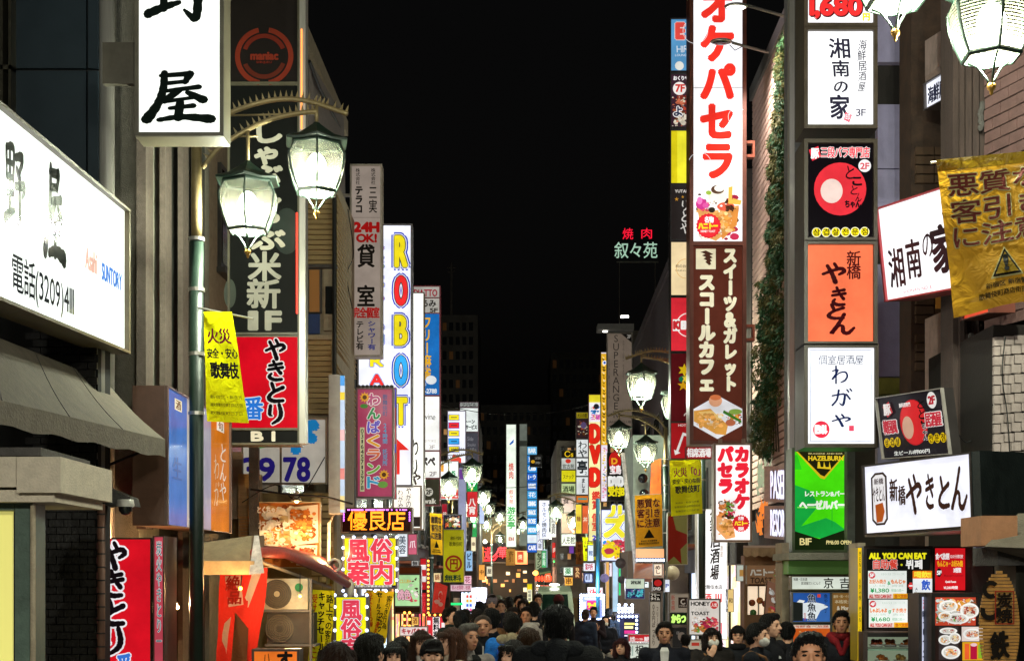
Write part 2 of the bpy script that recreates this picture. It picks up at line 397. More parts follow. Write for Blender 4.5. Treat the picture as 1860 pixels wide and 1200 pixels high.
def sign(name, label, cat, rect, d, dep=.25, frame='#3a3632', fw=4, bg='#fff', items=(), panels=None, lit=1.0, group=None, quad=None, brackets=(), metal=0, rim=.03, round_=False, extra=None, case=None):
    """rect: face extents. quad=((px,py,d) top-left, top-right, bottom-left) for faces not square to the lens; then rect is the print's own grid."""
    x0, y0, x1, y1 = rect
    if quad is None:
        O = W(x0, y0, d); U = Vector((d / F, 0, 0)); V = Vector((0, 0, -d / F)); N = Vector((0, -1, 0))
    else:
        O, B, D_ = (W(*q) for q in quad); U = (B - O) / (x1 - x0); V = (D_ - O) / (y1 - y0); N = V.cross(U).normalized()
        if N.dot(Vector((0, 0, EZ)) - O) < 0: N = -N
    sh = Sheet(O, U, V, N, x0, y0)
    base = O + U * ((x1 - x0) / 2) + V * (y1 - y0) - N * (dep / 2)
    root = empty(name, base, label, cat, group)
    def bx(mb, a0, b0, a1, b1, n0, n1, col=(1, 1, 1)):
        q = [sh.P(a0, b0), sh.P(a1, b0), sh.P(a1, b1), sh.P(a0, b1)]
        mb.hexa([p + N * n1 for p in q] + [p + N * n0 for p in q], col)
    fm = frame_mat(frame, metal)
    pxw = U.length; g = min(.012 / pxw, 1)
    if dep > 0:
        mb = MB(); bx(mb, x0 - fw, y0 - fw, x1 + fw, y1 + fw, -dep, -.004); part('casing', mb, frame_mat(case, metal) if case else fm, root)
    if fw > 0:
        mb = MB()
        bx(mb, x0 - fw, y0 - fw, x1 + fw, y0, -.003, rim); bx(mb, x0 - fw, y1, x1 + fw, y1 + fw, -.003, rim)
        bx(mb, x0 - fw, y0, x0, y1, -.003, rim - .003); bx(mb, x1, y0, x1 + fw, y1, -.003, rim - .003); part('frame', mb, fm, root)
    pm = printed(lit)
    for pn in (panels or [(x0, y0, x1, y1, bg, items)]):
        a0, b0, a1, b1, c_, its = pn[:6]; pl = printed(pn[6]) if len(pn) > 6 else pm
        sh.k = 0; mb = MB(); lv = pn[6] if len(pn) > 6 else lit; sh.poly(mb, [(a0, b0), (a1, b0), (a1, b1), (a0, b1)], bright(c_, lv))
        fp = part('face_panel', mb, pl, root)
        let, pic = MB(), MB(); draw(sh, its, let, pic)
        if quad is None and dep >= .2 and lv >= .6:   # projecting boxes are lit on both faces
            mb = MB(); mb.add([sh.P(x, y) - N * (dep + .012) for x, y in ((a0 + 1, b0 + 1), (a1 - 1, b0 + 1), (a1 - 1, b1 - 1), (a0 + 1, b1 - 1))], [(0, 1, 2, 3)], bright(c_, lv)); part('rear_face', mb, pl, root)
        if pic.f: part('printed_picture', pic, pl, fp)
        if let.f: part('lettering', let, pl, fp)
        if panels and len(panels) > 1 and fw > 0 and b1 < y1 - 1:
            mb = MB(); bx(mb, x0, b1 - fw * .5, x1, b1 + fw * .5, -.003, rim - .005); part('divider', mb, fm, root)
    for (bx0, by0, bx1, by1) in brackets:
        mb = MB(); mb.pbox(bx0, by0, bx1, by1, d + dep * .3, .08); part('bracket', mb, fm, root)
    if extra: extra(root, sh, bx)
    return root
# ================= ground and buildings =================
asphalt = matte('asphalt', (.05, .05, .052), rough=.55, scale=3, var=.3, bump=.4)
mb = MB(); ys = [-40, 8, 50, 400, 1500]
for a, b in zip(ys, ys[1:]): mb.add([(-600, a, gz(a)), (600, a, gz(a)), (600, b, gz(b)), (-600, b, gz(b))], [(0, 1, 2, 3)])
tag(mb.build('ground', matte('ground_paving', (.08, .075, .07), scale=2), None), kind='structure')
mb = MB()
for a, b in zip([-20, 8, 50], [8, 50, 110]): mb.add([(-2.9 + .019 * a, a, gz(a) + .006), (2.9 + .019 * a, a, gz(a) + .006), (2.9 + .019 * b, b, gz(b) + .006), (-2.9 + .019 * b, b, gz(b) + .006)], [(0, 1, 2, 3)])
tag(mb.build('road', asphalt, None), kind='structure')
for sgn in (-1, 1):
    mb = MB()
    for a, b in zip([-20, 8, 50], [8, 50, 110]):
        x0, x1 = sorted((sgn * 2.92, sgn * 4.7)); q = lambda x, y, z: (x + .019 * y, y, gz(y) + z)
        mb.hexa([q(x0, a, 0.0), q(x1, a, 0.0), q(x1, a, .12), q(x0, a, .12), q(x0, b, 0.0), q(x1, b, 0.0), q(x1, b, .12), q(x0, b, .12)])
    tag(mb.build('pavement', matte('pavement_stone', (.16, .15, .14), rough=.6, scale=6), None), kind='structure')

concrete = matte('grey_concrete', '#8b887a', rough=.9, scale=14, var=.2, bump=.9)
concrete_dk = matte('dark_concrete', '#4d4a48', rough=.9, scale=9, var=.25, bump=.6)
black_tile = matte('black_tile', '#100c0a', rough=.45, scale=6, var=.4, bump=.2)
dark_metal = matte('dark_panel_metal', '#16232b', rough=.5, scale=4, var=.12, bump=.03, metal=.2)
steel = matte('brushed_steel', '#a8a49c', rough=.35, metal=.55, scale=10, var=.12, bump=.05, stretch=(8, 8, .3))
timber_tan = matte('tan_siding', '#ae9468', rough=.7, scale=6, var=.22, bump=.3, stretch=(.4, 1, 4))
beige_wall = matte('beige_render', '#9c8f7a', rough=.85, scale=9, var=.2, bump=.4)
night_wall = matte('far_wall', '#5c5650', rough=.9, scale=2, var=.3, bump=.3)
glass_dk = matte('dark_glass', '#0c1014', rough=.12, scale=2, var=.2, bump=0, spec=.8)
amber_glass = glow('amber_window', '#8a5a20', .22)
pipe_grey = matte('grey_pipe', '#5e5c58', rough=.5)
wire_blk = matte('black_cable', '#101010', rough=.6, bump=0)

def run_wall(y0, y1, z0, z1, side, off=0, thick=.3, mb=None):
    """a slab in a facade plane from depth y0 to y1"""
    fx = fx_left if side < 0 else fx_right; mb = mb or MB()
    xa, xb = fx(y0) + side * off, fx(y1) + side * off; t = side * thick
    mb.hexa([(xa, y0, z0), (xb, y1, z0), (xb, y1, z1), (xa, y0, z1), (xa + t, y0, z0), (xb + t, y1, z0), (xb + t, y1, z1), (xa + t, y0, z1)])
    return mb

def facade_building(name, label, side, y0, y1, top, mat, win, deep=9, winmat=None, lit=(), storey=3.0, rows=None, seed=0):
    """building along the street: walls, roof parapet, windows with frames in the street face"""
    root = empty(name, (fx_left(y0) if side < 0 else fx_right(y0), (y0 + y1) / 2, gz(y0)), label, 'building')
    fx = fx_left if side < 0 else fx_right; g = gz(y1) - .3
    part('wall', run_wall(y0, y1, g, top, side, 0, deep), mat, root)
    part('parapet', run_wall(y0 - .05, y1 + .05, top + .003, top + .35, side, -.08, .3), mat, root)
    rnd = random.Random(seed); n = max(1, int((y1 - y0) / win)); sp = (y1 - y0) / n
    nr = rows or int((top - 1) / storey); fm = matte('window_frame_grey', '#4a4a4a', rough=.5, bump=0)
    for r_ in range(1, nr + 1):
        zb = 1.0 + r_ * storey - .9
        if zb + 1.6 > top: break
        for k in range(n):
            a = y0 + sp * (k + .2); b = y0 + sp * (k + .8)
            fr = part('window', run_wall(a, b, zb, zb + 1.5, side, -.05, .1), fm, root)
            lt = rnd.random() < (lit[0] if lit else 0)
            part('pane', run_wall(a + .08, b - .08, zb + .08, zb + 1.42, side, -.06, .02), glow('lit_window', '#c8a878', .25) if lt else glass_dk, fr)
            part('sill', run_wall(a - .05, b + .05, zb - .08, zb - .003, side, -.12, .15), fm, fr)
    return root

# ---- left, nearest: dark panelled building ----
r = empty('panelled_building', W(90, 1100, 14.5), 'dark building of large smooth panels behind the white diner signs on the left', 'building')
for (x0, y0, x1, y1) in [(24, -60, 156, 124), (160, -60, 178, 124), (24, 129, 156, 360), (160, 129, 178, 360), (24, 365, 156, 640), (160, 365, 178, 640)]:
    part('panel', MB().pbox(x0, y0, x1, y1, 14.5, .05), dark_metal, r)
part('wall', MB().pbox(-700, -300, 179, 1300, 14.56, 5), matte('joint_dark', '#0a0d10', rough=.8), r)
fr = part('window', MB().pbox(0, -60, 5, 640, 14.35, .15).pbox(15, -60, 20, 640, 14.35, .15).pbox(-300, 118, 20, 126, 14.35, .15), matte('bronze_frame', '#3d3a30', rough=.4, metal=.6), r)
part('pane', MB().pbox(-300, -60, 0, 117, 14.45, .02).pbox(-300, 127, 0, 640, 14.45, .02), glass_dk, fr)
part('steel_column', MB().tube([W(193, -60, 14.62), W(193, 1250, 14.62)], .085, 14), steel, r, True)

r = empty('ribbed_building', W(280, 1100, 15.5), 'grey roughcast building with vertical ribs beside the first green lamp post', 'building')
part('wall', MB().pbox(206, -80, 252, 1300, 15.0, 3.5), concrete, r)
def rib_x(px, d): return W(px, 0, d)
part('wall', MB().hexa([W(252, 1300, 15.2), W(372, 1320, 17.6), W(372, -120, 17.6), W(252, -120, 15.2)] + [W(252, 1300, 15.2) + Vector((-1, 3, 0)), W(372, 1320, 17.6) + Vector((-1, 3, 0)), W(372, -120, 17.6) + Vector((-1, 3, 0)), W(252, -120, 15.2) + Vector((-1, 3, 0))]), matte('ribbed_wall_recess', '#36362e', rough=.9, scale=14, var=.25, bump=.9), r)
for px, wd in [(248, 17), (290, 10), (323, 9), (350, 7)]:
    d = 15.0 + (px - 252) / 120 * 2.4 - .05
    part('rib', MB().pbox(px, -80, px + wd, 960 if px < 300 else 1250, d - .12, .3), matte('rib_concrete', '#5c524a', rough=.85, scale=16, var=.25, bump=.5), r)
for k, y in enumerate([432, 507, 583, 655]):
    mb = MB(); rnd = random.Random(k)
    for q in range(7): mb.ball(W(258 + rnd.uniform(-2, 2), y + 8 + q * 5.5, 14.86), (.025, .02, .03), 7, 5)
    part('letter_scar', mb, concrete_dk, r)
# black tiled wall lower left, with separate courses of tiles
r = empty('black_tiled_wall', W(120, 1250, 12.9), 'near black tiled wall under the grey awning at the left edge', 'wall')
part('backing', MB().pbox(-60, 560, 178, 1400, 13.0, .4), matte('tile_joint', '#060505', rough=.9), r)
y = 590; tile_mesh = None; row = 0
while y < 1215:
    x = 60 + (row % 2) * -14
    while x < 172:
        if x > 45: part('tile', MB().pbox(x, y, min(x + 27, 176), y + 12, 12.97 - random.Random(x * 7 + y).uniform(0, .008), .03), black_tile, r)
        x += 28.5
    y += 13.6; row += 1
# near left shop with yellow lit window
r = empty('corner_kiosk', W(40, 1300, 9.3), 'shop corner with concrete canopy over a yellow lit window at lower left', 'building')
cc = matte('pale_concrete', '#cfc2ae', rough=.85, scale=10, var=.15, bump=.4)
part('canopy_slab', MB().pbox(-120, 829, 29, 884, 9.3, 1.2), cc, r); part('canopy_slab', MB().pbox(30, 829, 110, 894, 9.3, 1.2), cc, r)
part('canopy_slab', MB().pbox(-120, 889, 99, 911, 9.36, 1.1), cc, r)
part('flashing', MB().pbox(-120, 812, 74, 827, 9.4, 1.1), concrete_dk, r)
part('window_frame', MB().pbox(27, 912, 60, 1330, 9.5, .25).pbox(-120, 912, 26, 926, 9.5, .25), matte('grey_green_frame', '#4a5c52', rough=.5), r)
part('pipe', MB().tube([W(60, 915, 9.45), W(60, 1330, 9.45)], .018, 10), beige_wall, r, True)
part('window_pane', MB().pbox(-120, 928, 23, 1330, 9.6, .02), glow('yellow_window', '#e0d878', .62), r)
# awning, left
r = empty('grey_awning', W(150, 830, 12), 'weathered grey canvas awning sloping over the shop at left', 'awning')
canvas = matte('grey_canvas', '#5e564b', rough=.9, scale=7, var=.25, bump=.5)
A, B, C_, D_ = W(-60, 712, 9.0), W(300, 798, 13.5), W(190, 690, 14.0), W(-60, 590, 10.2)
n_ = 24; vs = []; fs = []
for i in range(n_ + 1):
    t = i / n_
    for j in range(7):
        s_ = j / 6; p = A.lerp(B, t) * (1 - s_) + D_.lerp(C_, t) * s_; vs.append(p - Vector((0, 0, .025 * math.sin(s_ * math.pi) * (1 + .5 * math.sin(t * 20)))))
for i in range(n_):
    for j in range(6): fs.append((i * 7 + j, (i + 1) * 7 + j, (i + 1) * 7 + j + 1, i * 7 + j + 1))
part('canopy', MB().add(vs, fs), canvas, r, True)
vs = []; fs = []
for i in range(n_ + 1):
    p = A.lerp(B, i / n_); vs += [p, p + Vector((.0, .0, -.17 - .012 * math.sin(i * 1.3)))]
for i in range(n_): fs.append((2 * i, 2 * i + 1, 2 * i + 3, 2 * i + 2))
part('valance', MB().add(vs, fs), canvas, r)
for i in range(3, n_, 7):
    t = i / n_; part('seam', MB().tube([A.lerp(B, t) * (1 - j / 6) + D_.lerp(C_, t) * (j / 6) - Vector((0, 0, .025 * math.sin(j / 6 * math.pi) * (1 + .5 * math.sin(t * 20)) - .002)) for j in range(7)], .005, 4), wire_blk if False else concrete_dk, r)
part('arm', MB().tube([W(188, 848, 13.9), W(262, 818, 13.3)], .014, 6), wire_blk, r)
r = empty('down_pipe', W(184, 1200, 12.9), 'brown down pipe with black bands left of the tall red grill sign', 'pipe')
part('pipe', MB().tube([W(184, 915, 12.7), W(184, 1300, 12.7)], .035, 12), matte('brown_pipe', '#6a4a3c', rough=.6), r, True)
mb = MB()
for k in range(14): mb.tube([W(184, 932 + k * 24, 12.7), W(184, 934.5 + k * 24, 12.7)], .041, 12)
part('band', mb, wire_blk, r)
r = empty('steel_stanchion', W(178, 910, 13.2), 'grey steel stanchion holding the awning above the brown down pipe', 'post')
part('post', MB().pbox(170, 560, 184, 908, 13.1, .12), pipe_grey, r)
part('hood', MB().hexa([W(180, 915, 12.9), W(240, 918, 12.9), W(236, 902, 12.9), W(182, 880, 12.9)] + [p + Vector((0, .3, 0)) for p in (W(180, 915, 12.9), W(240, 918, 12.9), W(236, 902, 12.9), W(182, 880, 12.9))]), concrete_dk, r)
# dome camera
r = empty('dome_camera', W(228, 932, 12.8), 'white dome security camera on a bracket above the tall red grill sign', 'camera')
part('housing', MB().lathe(W(228, 916, 12.8), [(.001, .05), (.07, .045), (.08, .0), (.075, -.02)], 18), matte('white_plastic', '#b8b4ac', rough=.4), r, True)
part('dome', MB().lathe(W(228, 920, 12.8), [(.062, .0), (.058, -.035), (.035, -.065), (.001, -.075)], 18), glass_dk, r, True)
part('arm', MB().tube([W(188, 912, 12.9), W(205, 918, 12.85), W(222, 914, 12.8)], .018, 8), pipe_grey, r, True)

# ---- left second: siding house, 19..34 m ----
r = facade_building('siding_house', 'tan clapboard and grey building behind the rooms for rent sign', -1, 19.4, 33.6, 12.3, beige_wall, 3.6, storey=3.1, seed=3)
def siding(x0, y0, x1, y1, d, pitch, root, mat, d1=None):
    y = y0; n = 0
    while y < y1 - 1:
        yy = min(y + pitch - 1.2, y1)
        if d1 is None:
            a, b = W(x0, yy, d), W(x1, y, d)
            part('clapboard', MB().hexa([(a.x, d - .03, a.z), (b.x, d - .03, a.z), (b.x, d, b.z), (a.x, d, b.z), (a.x, d + .05, a.z), (b.x, d + .05, a.z), (b.x, d + .05, b.z), (a.x, d + .05, b.z)]), mat, root)
        else:
            za, zb = W(0, yy, d).z, W(0, y, d).z; xa = W(x0, 0, d).x; xb = W(x1, 0, d1).x
            part('clapboard', MB().hexa([(xa + .03, d, za), (xb + .03, d1, za), (xb, d1, zb), (xa, d, zb), (xa - .06, d, za), (xb - .06, d1, za), (xb - .06, d1, zb), (xa - .06, d, zb)]), mat, root)
        y += pitch; n += 1
r2 = empty('siding_bay', W(590, 900, 21.5), 'projecting bay with tan clapboards and small window right of the black restaurant sign', 'building')
part('wall', MB().pbox(552, 320, 607, 1230, 21.6, 2.4), beige_wall, r2)
siding(560, 362, 606, 480, 21.52, 9.3, r2, timber_tan); siding(560, 618, 602, 752, 21.52, 9.6, r2, timber_tan)
part('wall', MB().pbox(607, 330, 612, 1230, 21.6, 2.4), beige_wall, r2)
siding(612, 352, 645, 640, 21.6, 9.5, r2, timber_tan, 24.5)
siding(612, 660, 645, 760, 21.6, 9.5, r2, timber_tan, 24.5)
part('trim', MB().pbox(556, 480, 612, 486, 21.4, .1), concrete_dk, r2); part('trim', MB().pbox(556, 608, 606, 616, 21.4, .1), beige_wall, r2)
fr = part('window', MB().pbox(560, 488, 584, 568, 21.5, .08), concrete_dk, r2); part('pane', MB().pbox(562, 490, 580, 566, 21.46, .02), amber_glass, fr)
part('blue_plate', MB().pbox(560, 570, 581, 606, 21.45, .03), matte('blue_plate', '#14306a', rough=.4), r2)
fr = part('window', MB().pbox(588, 488, 606, 600, 21.5, .08), beige_wall, r2); part('pane', MB().pbox(591, 520, 604, 570, 21.46, .02), glass_dk, fr)
part('pipe', MB().tube([W(607, 350, 21.35), W(607, 900, 21.35)], .028, 8), wire_blk, r2)
part('brick_pier', MB().pbox(433, 860, 470, 1010, 20.4, .3), timber_tan, r2)
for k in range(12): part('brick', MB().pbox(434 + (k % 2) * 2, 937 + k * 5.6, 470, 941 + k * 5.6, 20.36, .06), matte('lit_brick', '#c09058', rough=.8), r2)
for k in range(20):
    for q in range(2): part('brick', MB().pbox(566 + q * 20 - (k % 2) * 6, 904 + k * 13, 584 + q * 20 - (k % 2) * 6, 914 + k * 13, 20.9, .06), timber_tan, r2)
part('wall', MB().pbox(418, 895, 606, 1240, 20.96, .4), matte('warm_plaster', '#8a7248', rough=.8), r2)
part('post', MB().pbox(452, 812, 469, 1010, 20.1, .12), concrete_dk, r2)
part('shutter_panel', MB().pbox(416, 820, 440, 942, 20.6, .1), beige_wall, r2)
r = empty('grey_gable_building', W(600, 1000, 27), 'pale grey sloping gable rising above the double lantern on the left', 'building')
mb = MB(); P_ = [(556, 400, 24), (628, 400, 33), (625, 215, 33), (562, 108, 24)]
q = [W(*p) for p in P_]; mb.hexa(q + [p + Vector((-1.5, .5, 0)) for p in q]); part('wall', mb, matte('grey_gable', '#7d7470', rough=.8), r)
part('downpipe', MB().tube([W(562, 112, 23.9), W(580, 160, 25), W(617, 232, 32)], .03, 8), wire_blk, r)

# far left buildings
facade_building('dark_tower_block', 'tall dark block with few windows behind the ROBOT sign', -1, 34.5, 46, 8.8, night_wall, 3.0, lit=(.1,), seed=4)
facade_building('purple_lit_block', 'dim violet grey block behind the small robot sign', -1, 46.3, 62, 9.2, matte('violet_wall', '#4a4450', rough=.85), 2.6, lit=(.12,), seed=5)
facade_building('left_far_block', 'unlit block at the far end of the left side of the street', -1, 62.5, 85, 7.4, night_wall, 2.6, lit=(.15,), seed=6)
facade_building('roof_gable_block', 'black block standing beyond the rooftop neon on the right', 1, 64, 88, 9.5, night_wall, 2.6, lit=(.08,), seed=9)
facade_building('violet_facade', 'dark violet grey block left of the stacked shop directory on the right', 1, 44.6, 63.5, 11.7, matte('violet_wall_b', '#4e444c', rough=.85), 3.5, lit=(.0,), seed=8, rows=2)
facade_building('dark_link_block', 'black block behind the tall karaoke tower sign', 1, 28.2, 44.3, 9.6, night_wall, 3.2, seed=10, rows=3)

# slatted building with hanging greenery
r = empty('slatted_building', (fx_right(24), 26, gz(26)), 'building clad in pale timber slats behind the hanging greenery', 'building')
part('wall', run_wall(23.6, 28.0, -.8, 11.2, 1, .06, 8), matte('slat_backing', '#1a1410', rough=.9), r)
slat_m = matte('pale_slat', '#c4a496', rough=.6, scale=5, var=.25, bump=.3, stretch=(1, .4, 3))
z = 3.2; k = 0
while z < 11.2:
    part('slat', run_wall(23.6, 28.0, z, z + .105, 1, 0, .045), slat_m, r); z += .135; k += 1
part('parapet', run_wall(23.55, 28.05, 11.25, 11.5, 1, -.05, .3), pipe_grey, r)
# creeper hanging on it : many leaf clumps
rnd = random.Random(11); LEAFM = [matte('leaf_green', '#1e4420', rough=.8, scale=30, var=.5, bump=0), matte('leaf_olive', '#4c4818', rough=.8, scale=30, var=.5, bump=0)]
root = empty('hanging_greenery', (fx_right(25) - .15, 25.5, 2.6), 'long green and olive creeper hanging down the slatted wall', 'plant')
def edge_l(y):  # left outline of the creeper
    pts = [(60, 1425), (110, 1412), (200, 1408), (260, 1398), (320, 1395), (420, 1392), (520, 1376), (600, 1376), (680, 1366), (760, 1362), (800, 1362), (840, 1372)]
    for (a, b), (c, d_) in zip(pts, pts[1:]):
        if a <= y <= c: return b + (d_ - b) * (y - a) / (c - a)
    return 1400
CL = []
for k in range(330):
    y = rnd.uniform(75, 828); xl = edge_l(y) + 5; xr = 1431 if y < 620 else 1428 - (y - 620) * .12
    CL.append((xl + 7 + (xr - xl - 6) * rnd.random(), y, rnd.uniform(6, 14), rnd.uniform(.05, .16), rnd.random() < .38))
for mi, m in enumerate(LEAFM):
    mb = MB()
    for (cx, cy, cr, bul, ol) in CL:
        for k in range(115 if ol == (mi == 1) else 9):
            a_, r_ = rnd.uniform(0, 6.28), cr * rnd.random() ** .6; px = min(cx + r_ * math.cos(a_) * .8, 1434); y = cy + r_ * math.sin(a_) * 1.5
            Y = 10849 / (px - 979); p = W(px, y, Y); p.x -= .03 + bul * (1.05 - (r_ / cr) ** 2) * rnd.uniform(.6, 1); L = rnd.uniform(.035, .10)
            a = Vector((rnd.uniform(-1, .3), rnd.uniform(-1, .6), rnd.uniform(-1.4, .1))).normalized() * L; b_ = Vector((rnd.uniform(-1, 1), rnd.uniform(-1, 1), rnd.uniform(-.5, .5))).normalized() * L * .2
            mb.add([p - b_, p + b_, p + a], [(0, 1, 2)])
    o = part('leaves', mb, m, root); o['kind'] = 'stuff'
mb = MB()
for k in range(5): mb.tube([W(1425 - k * 5, 100 + k * 40, 10849 / (446 - k * 5) - .1), W(1415 - k * 5, 500, 10849 / (436 - k * 5) - .1), W(1395 + k * 5, 820, 10849 / (416 + k * 5) - .1)], .012, 5)
part('stem', mb, matte('stem_brown', '#3a2c1c'), root)

# ---- right near: tiled corner building ----
r = empty('tiled_corner_building', W(1820, 1250, 13.6), 'brown brick and tile building at the right edge with dark pilaster', 'building')
brick_b = matte('brown_brick', '#634a47', rough=.7, scale=9, var=.22, bump=.35); tile_w = matte('pale_tile', '#9a8c88', rough=.5, scale=9, var=.18, bump=.2)
joint = matte('mortar_dark', '#1c1614', rough=.9)
# upper wall: turned towards the street
du = Vector((.306, -.952, 0)); nu = Vector((-.952, -.306, 0)); P0 = W(1789, 1050, 13.7); P0.z = 0
def up(t, z, n): return P0 + du * t + nu * n + Vector((0, 0, z))
zt, zb = W(0, -120, 13).z, W(0, 600, 13.7).z
part('wall', MB().hexa([up(0, zb, -.02), up(3, zb, -.02), up(3, zt, -.02), up(0, zt, -.02), up(0, zb, -.4), up(3, zb, -.4), up(3, zt, -.4), up(0, zt, -.4)]), joint, r)
z = zb; row = 0; rnd = random.Random(5)
while z < zt:
    t = -.12 if row % 2 else 0
    while t < 2.2:
        a, b = max(t, 0), t + .235
        if b > .05: pr = rnd.uniform(0, .012); part('brick', MB().hexa([up(a, z, pr), up(b, z, pr), up(b, z + .098, pr), up(a, z + .098, pr), up(a, z, -.018), up(b, z, -.018), up(b, z + .098, -.018), up(a, z + .098, -.018)]), brick_b, r)
        t += .247
    z += .112; row += 1
part('wall', MB().pbox(1804, 590, 2400, 1400, 12.9, 2), joint, r)
y = 612; row = 0
while y < 1000:
    x = 1806
    for k in range(5):
        w_ = 17 if k else (11 if row % 2 else 17)
        yy = y - (k * 1.6); part('tile', MB().pbox(x, yy, x + w_, yy + 15.5, 12.86 - rnd.uniform(0, .008), .05), tile_w, r); x += w_ + 1.6
    y += 17.6; row += 1
pil = matte('dark_fluted_stone', '#4a3c38', rough=.75, scale=12, var=.35, bump=.6, stretch=(3, 3, .25))
for k, (a, b) in enumerate([(1731, 1742), (1743.5, 1752), (1753.5, 1766), (1767.5, 1778), (1779.5, 1790)]):
    part('pilaster_flute', MB().pbox(a, -40, b, 812, 13.9 - (k % 2) * .05, .4), pil, r)
part('wall', MB().pbox(1655, -40, 1731, 1300, 16.5, .5), matte('recess_brown', '#3a2a20', rough=.8, scale=8, var=.5), r)
panelm = matte('beige_panel', '#8d7b76', rough=.75)
for (a, b, c, e, f_) in [(1680, 75, 1731, 42, 103), (1680, 580, 1731, 556, 598)]:
    q = [W(a, b + f_ - 40 if f_ == 598 else 140, 15.6), W(c, e + 60 if f_ != 598 else 596, 14.2), W(c, e, 14.2), W(a, b, 15.6)]
    part('spandrel_panel', MB().hexa(q + [p + Vector((.1, .3, 0)) for p in q]), panelm, r)
for k in range(26):
    for q in range(2): part('brick', MB().pbox(1664 + q * 34, 250 + k * 17, 1696 + q * 34, 264 + k * 17, 16.44, .06), matte('dim_brick', '#4a3626', rough=.8), r) if k % 5 else None
part('window_pane', MB().pbox(1700, 410, 1728, 560, 16.4, .02), amber_glass, r)
for k, y in enumerate([190, 610, 670, 720]):
    mb = MB(); rr = random.Random(k)
    for q in range(8): mb.ball(W(1782 + rr.uniform(-3, 3) - (20 if k else 0) + k * 4, y + q * 6, 13.72), (.03, .02, .035), 7, 5)
    part('letter_scar', mb, concrete_dk, r)

# grey lit wall behind the stacked signs
r = empty('grey_panel_building', W(1620, 1250, 17.6), 'building with smooth blue grey panels behind the column of stacked signs', 'building')
part('wall', MB().pbox(1590, -60, 1668, 1300, 17.75, 3.5), matte('dark_recess', '#2a2624', rough=.8), r)
bl = matte('blue_grey_panel', '#a29cc0', rough=.6, scale=6, var=.1, bump=.2)
for (a, b, c, e) in [(1594, -50, 1656, 113), (1594, 190, 1656, 306), (1594, 308, 1656, 390), (1594, 480, 1656, 684), (1594, 735, 1656, 960)]:
    part('panel', MB().pbox(a, b, c, e, 17.6, .12), bl, r)
part('green_fascia', MB().pbox(1590, 686, 1670, 715, 17.4, .3), matte('olive_fascia', '#7a7a38', rough=.5), r)
part('side_strip', MB().pbox(1662, -40, 1672, 700, 17.2, .2), beige_wall, r)
part('downpipe', MB().tube([W(1670, 0, 17), W(1670, 300, 17), W(1662, 310, 17)], .02, 8), pipe_grey, r)
part('wall', MB().pbox(1440, -60, 1590, 1040, 18.8, .6), matte('dim_grey_wall', '#6a6a6c', rough=.8), r)
r = empty('steel_sign_mast', W(1440, 1000, 17.0), 'tall steel mast edging the column of stacked restaurant signs', 'post')
part('mast', MB().pbox(1434, -60, 1443, 1003, 17.0, .12), steel, r)

# lower right shop fronts
r = empty('green_fascia_shop', W(1490, 1230, 16.6), 'narrow bar entrance with green fascia under the HAZELBURN sign', 'building')
part('wall', MB().pbox(1425, 1000, 1566, 1330, 17.1, .25), beige_wall, r)
part('fascia', MB().pbox(1432, 1018, 1557, 1042, 16.4, .4), glow('green_fascia', '#56803c', .18), r)  # weak glow added to brighten the fascia under its soffit
part('pillar', MB().pbox(1420, 985, 1433, 1330, 16.7, .4), beige_wall, r)
part('pillar', MB().pbox(1558, 985, 1572, 1330, 14.9, .4), beige_wall, r)
part('soffit', MB().pbox(1433, 1003, 1572, 1016, 16.0, 1.0), concrete, r)
# cross street end
r = empty('street_end_building', (0.5, 96, -1), 'beige building closing the street behind the red neon script', 'building')
part('wall', MB().box((-9, 96, -1.2), (9, 106, 6.0)), matte('greenish_wall', '#8a8468', rough=.8), r)
part('canopy', MB().pbox(850, 1016, 1010, 1022, 94.5, 1.4), concrete_dk, r)
rnd = random.Random(3)
part('arcade_recess', MB().pbox(846, 1022, 1000, 1084, 95.6, .3), matte('arcade_dark', '#201812'), r)
for k in range(26):
    x_, y_ = rnd.uniform(850, 990), rnd.uniform(1026, 1072); w_ = rnd.choice((2, 3, 7)); part('window', MB().pbox(x_, y_, x_ + w_, y_ + rnd.uniform(3, 9), 95.5 - k * .002, .06), [glow('warm_window', '#e0a050', .8), glow('dull_window', '#8a5a30', .4), glow('cream_window', '#f0e0b8', .9)][k % 3], r)
for nm, lb, px0, px1, y0, d in [('far_tower', 'faint dark tower with two aerials above the end of the street', 800, 868, 572, 120), ('far_tower', 'black mass of buildings below the night sky in the street gap', 868, 1000, 735, 135), ('far_tower', 'dark office block seen left of the grey vertical banner', 1000, 1110, 640, 150)]:
    r = empty(nm, W((px0 + px1) / 2, 1060, d), lb, 'building'); part('wall', MB().pbox(px0, y0, px1, 1062, d, 12), matte('night_tower', '#55524c', rough=.9, scale=1), r)
    for k in range(int((px1 - px0) / 12)):
        for q in range(7): part('window', MB().pbox(px0 + 4 + k * 12, y0 + 14 + q * 26, px0 + 11 + k * 12, y0 + 28 + q * 26, d - .1, .09), glow('dim_far_window', '#8a5a28', .035) if (k * 7 + q * 3) % 13 == 0 else glass_dk, r)
    if px0 == 800: part('aerial', MB().tube([W(820, 572, d), W(820, 478, d)], .12, 5).tube([W(812, 486, d), W(829, 486, d)], .07, 4).tube([W(814, 494, d), W(826, 492, d)], .07, 4), night_wall, r)
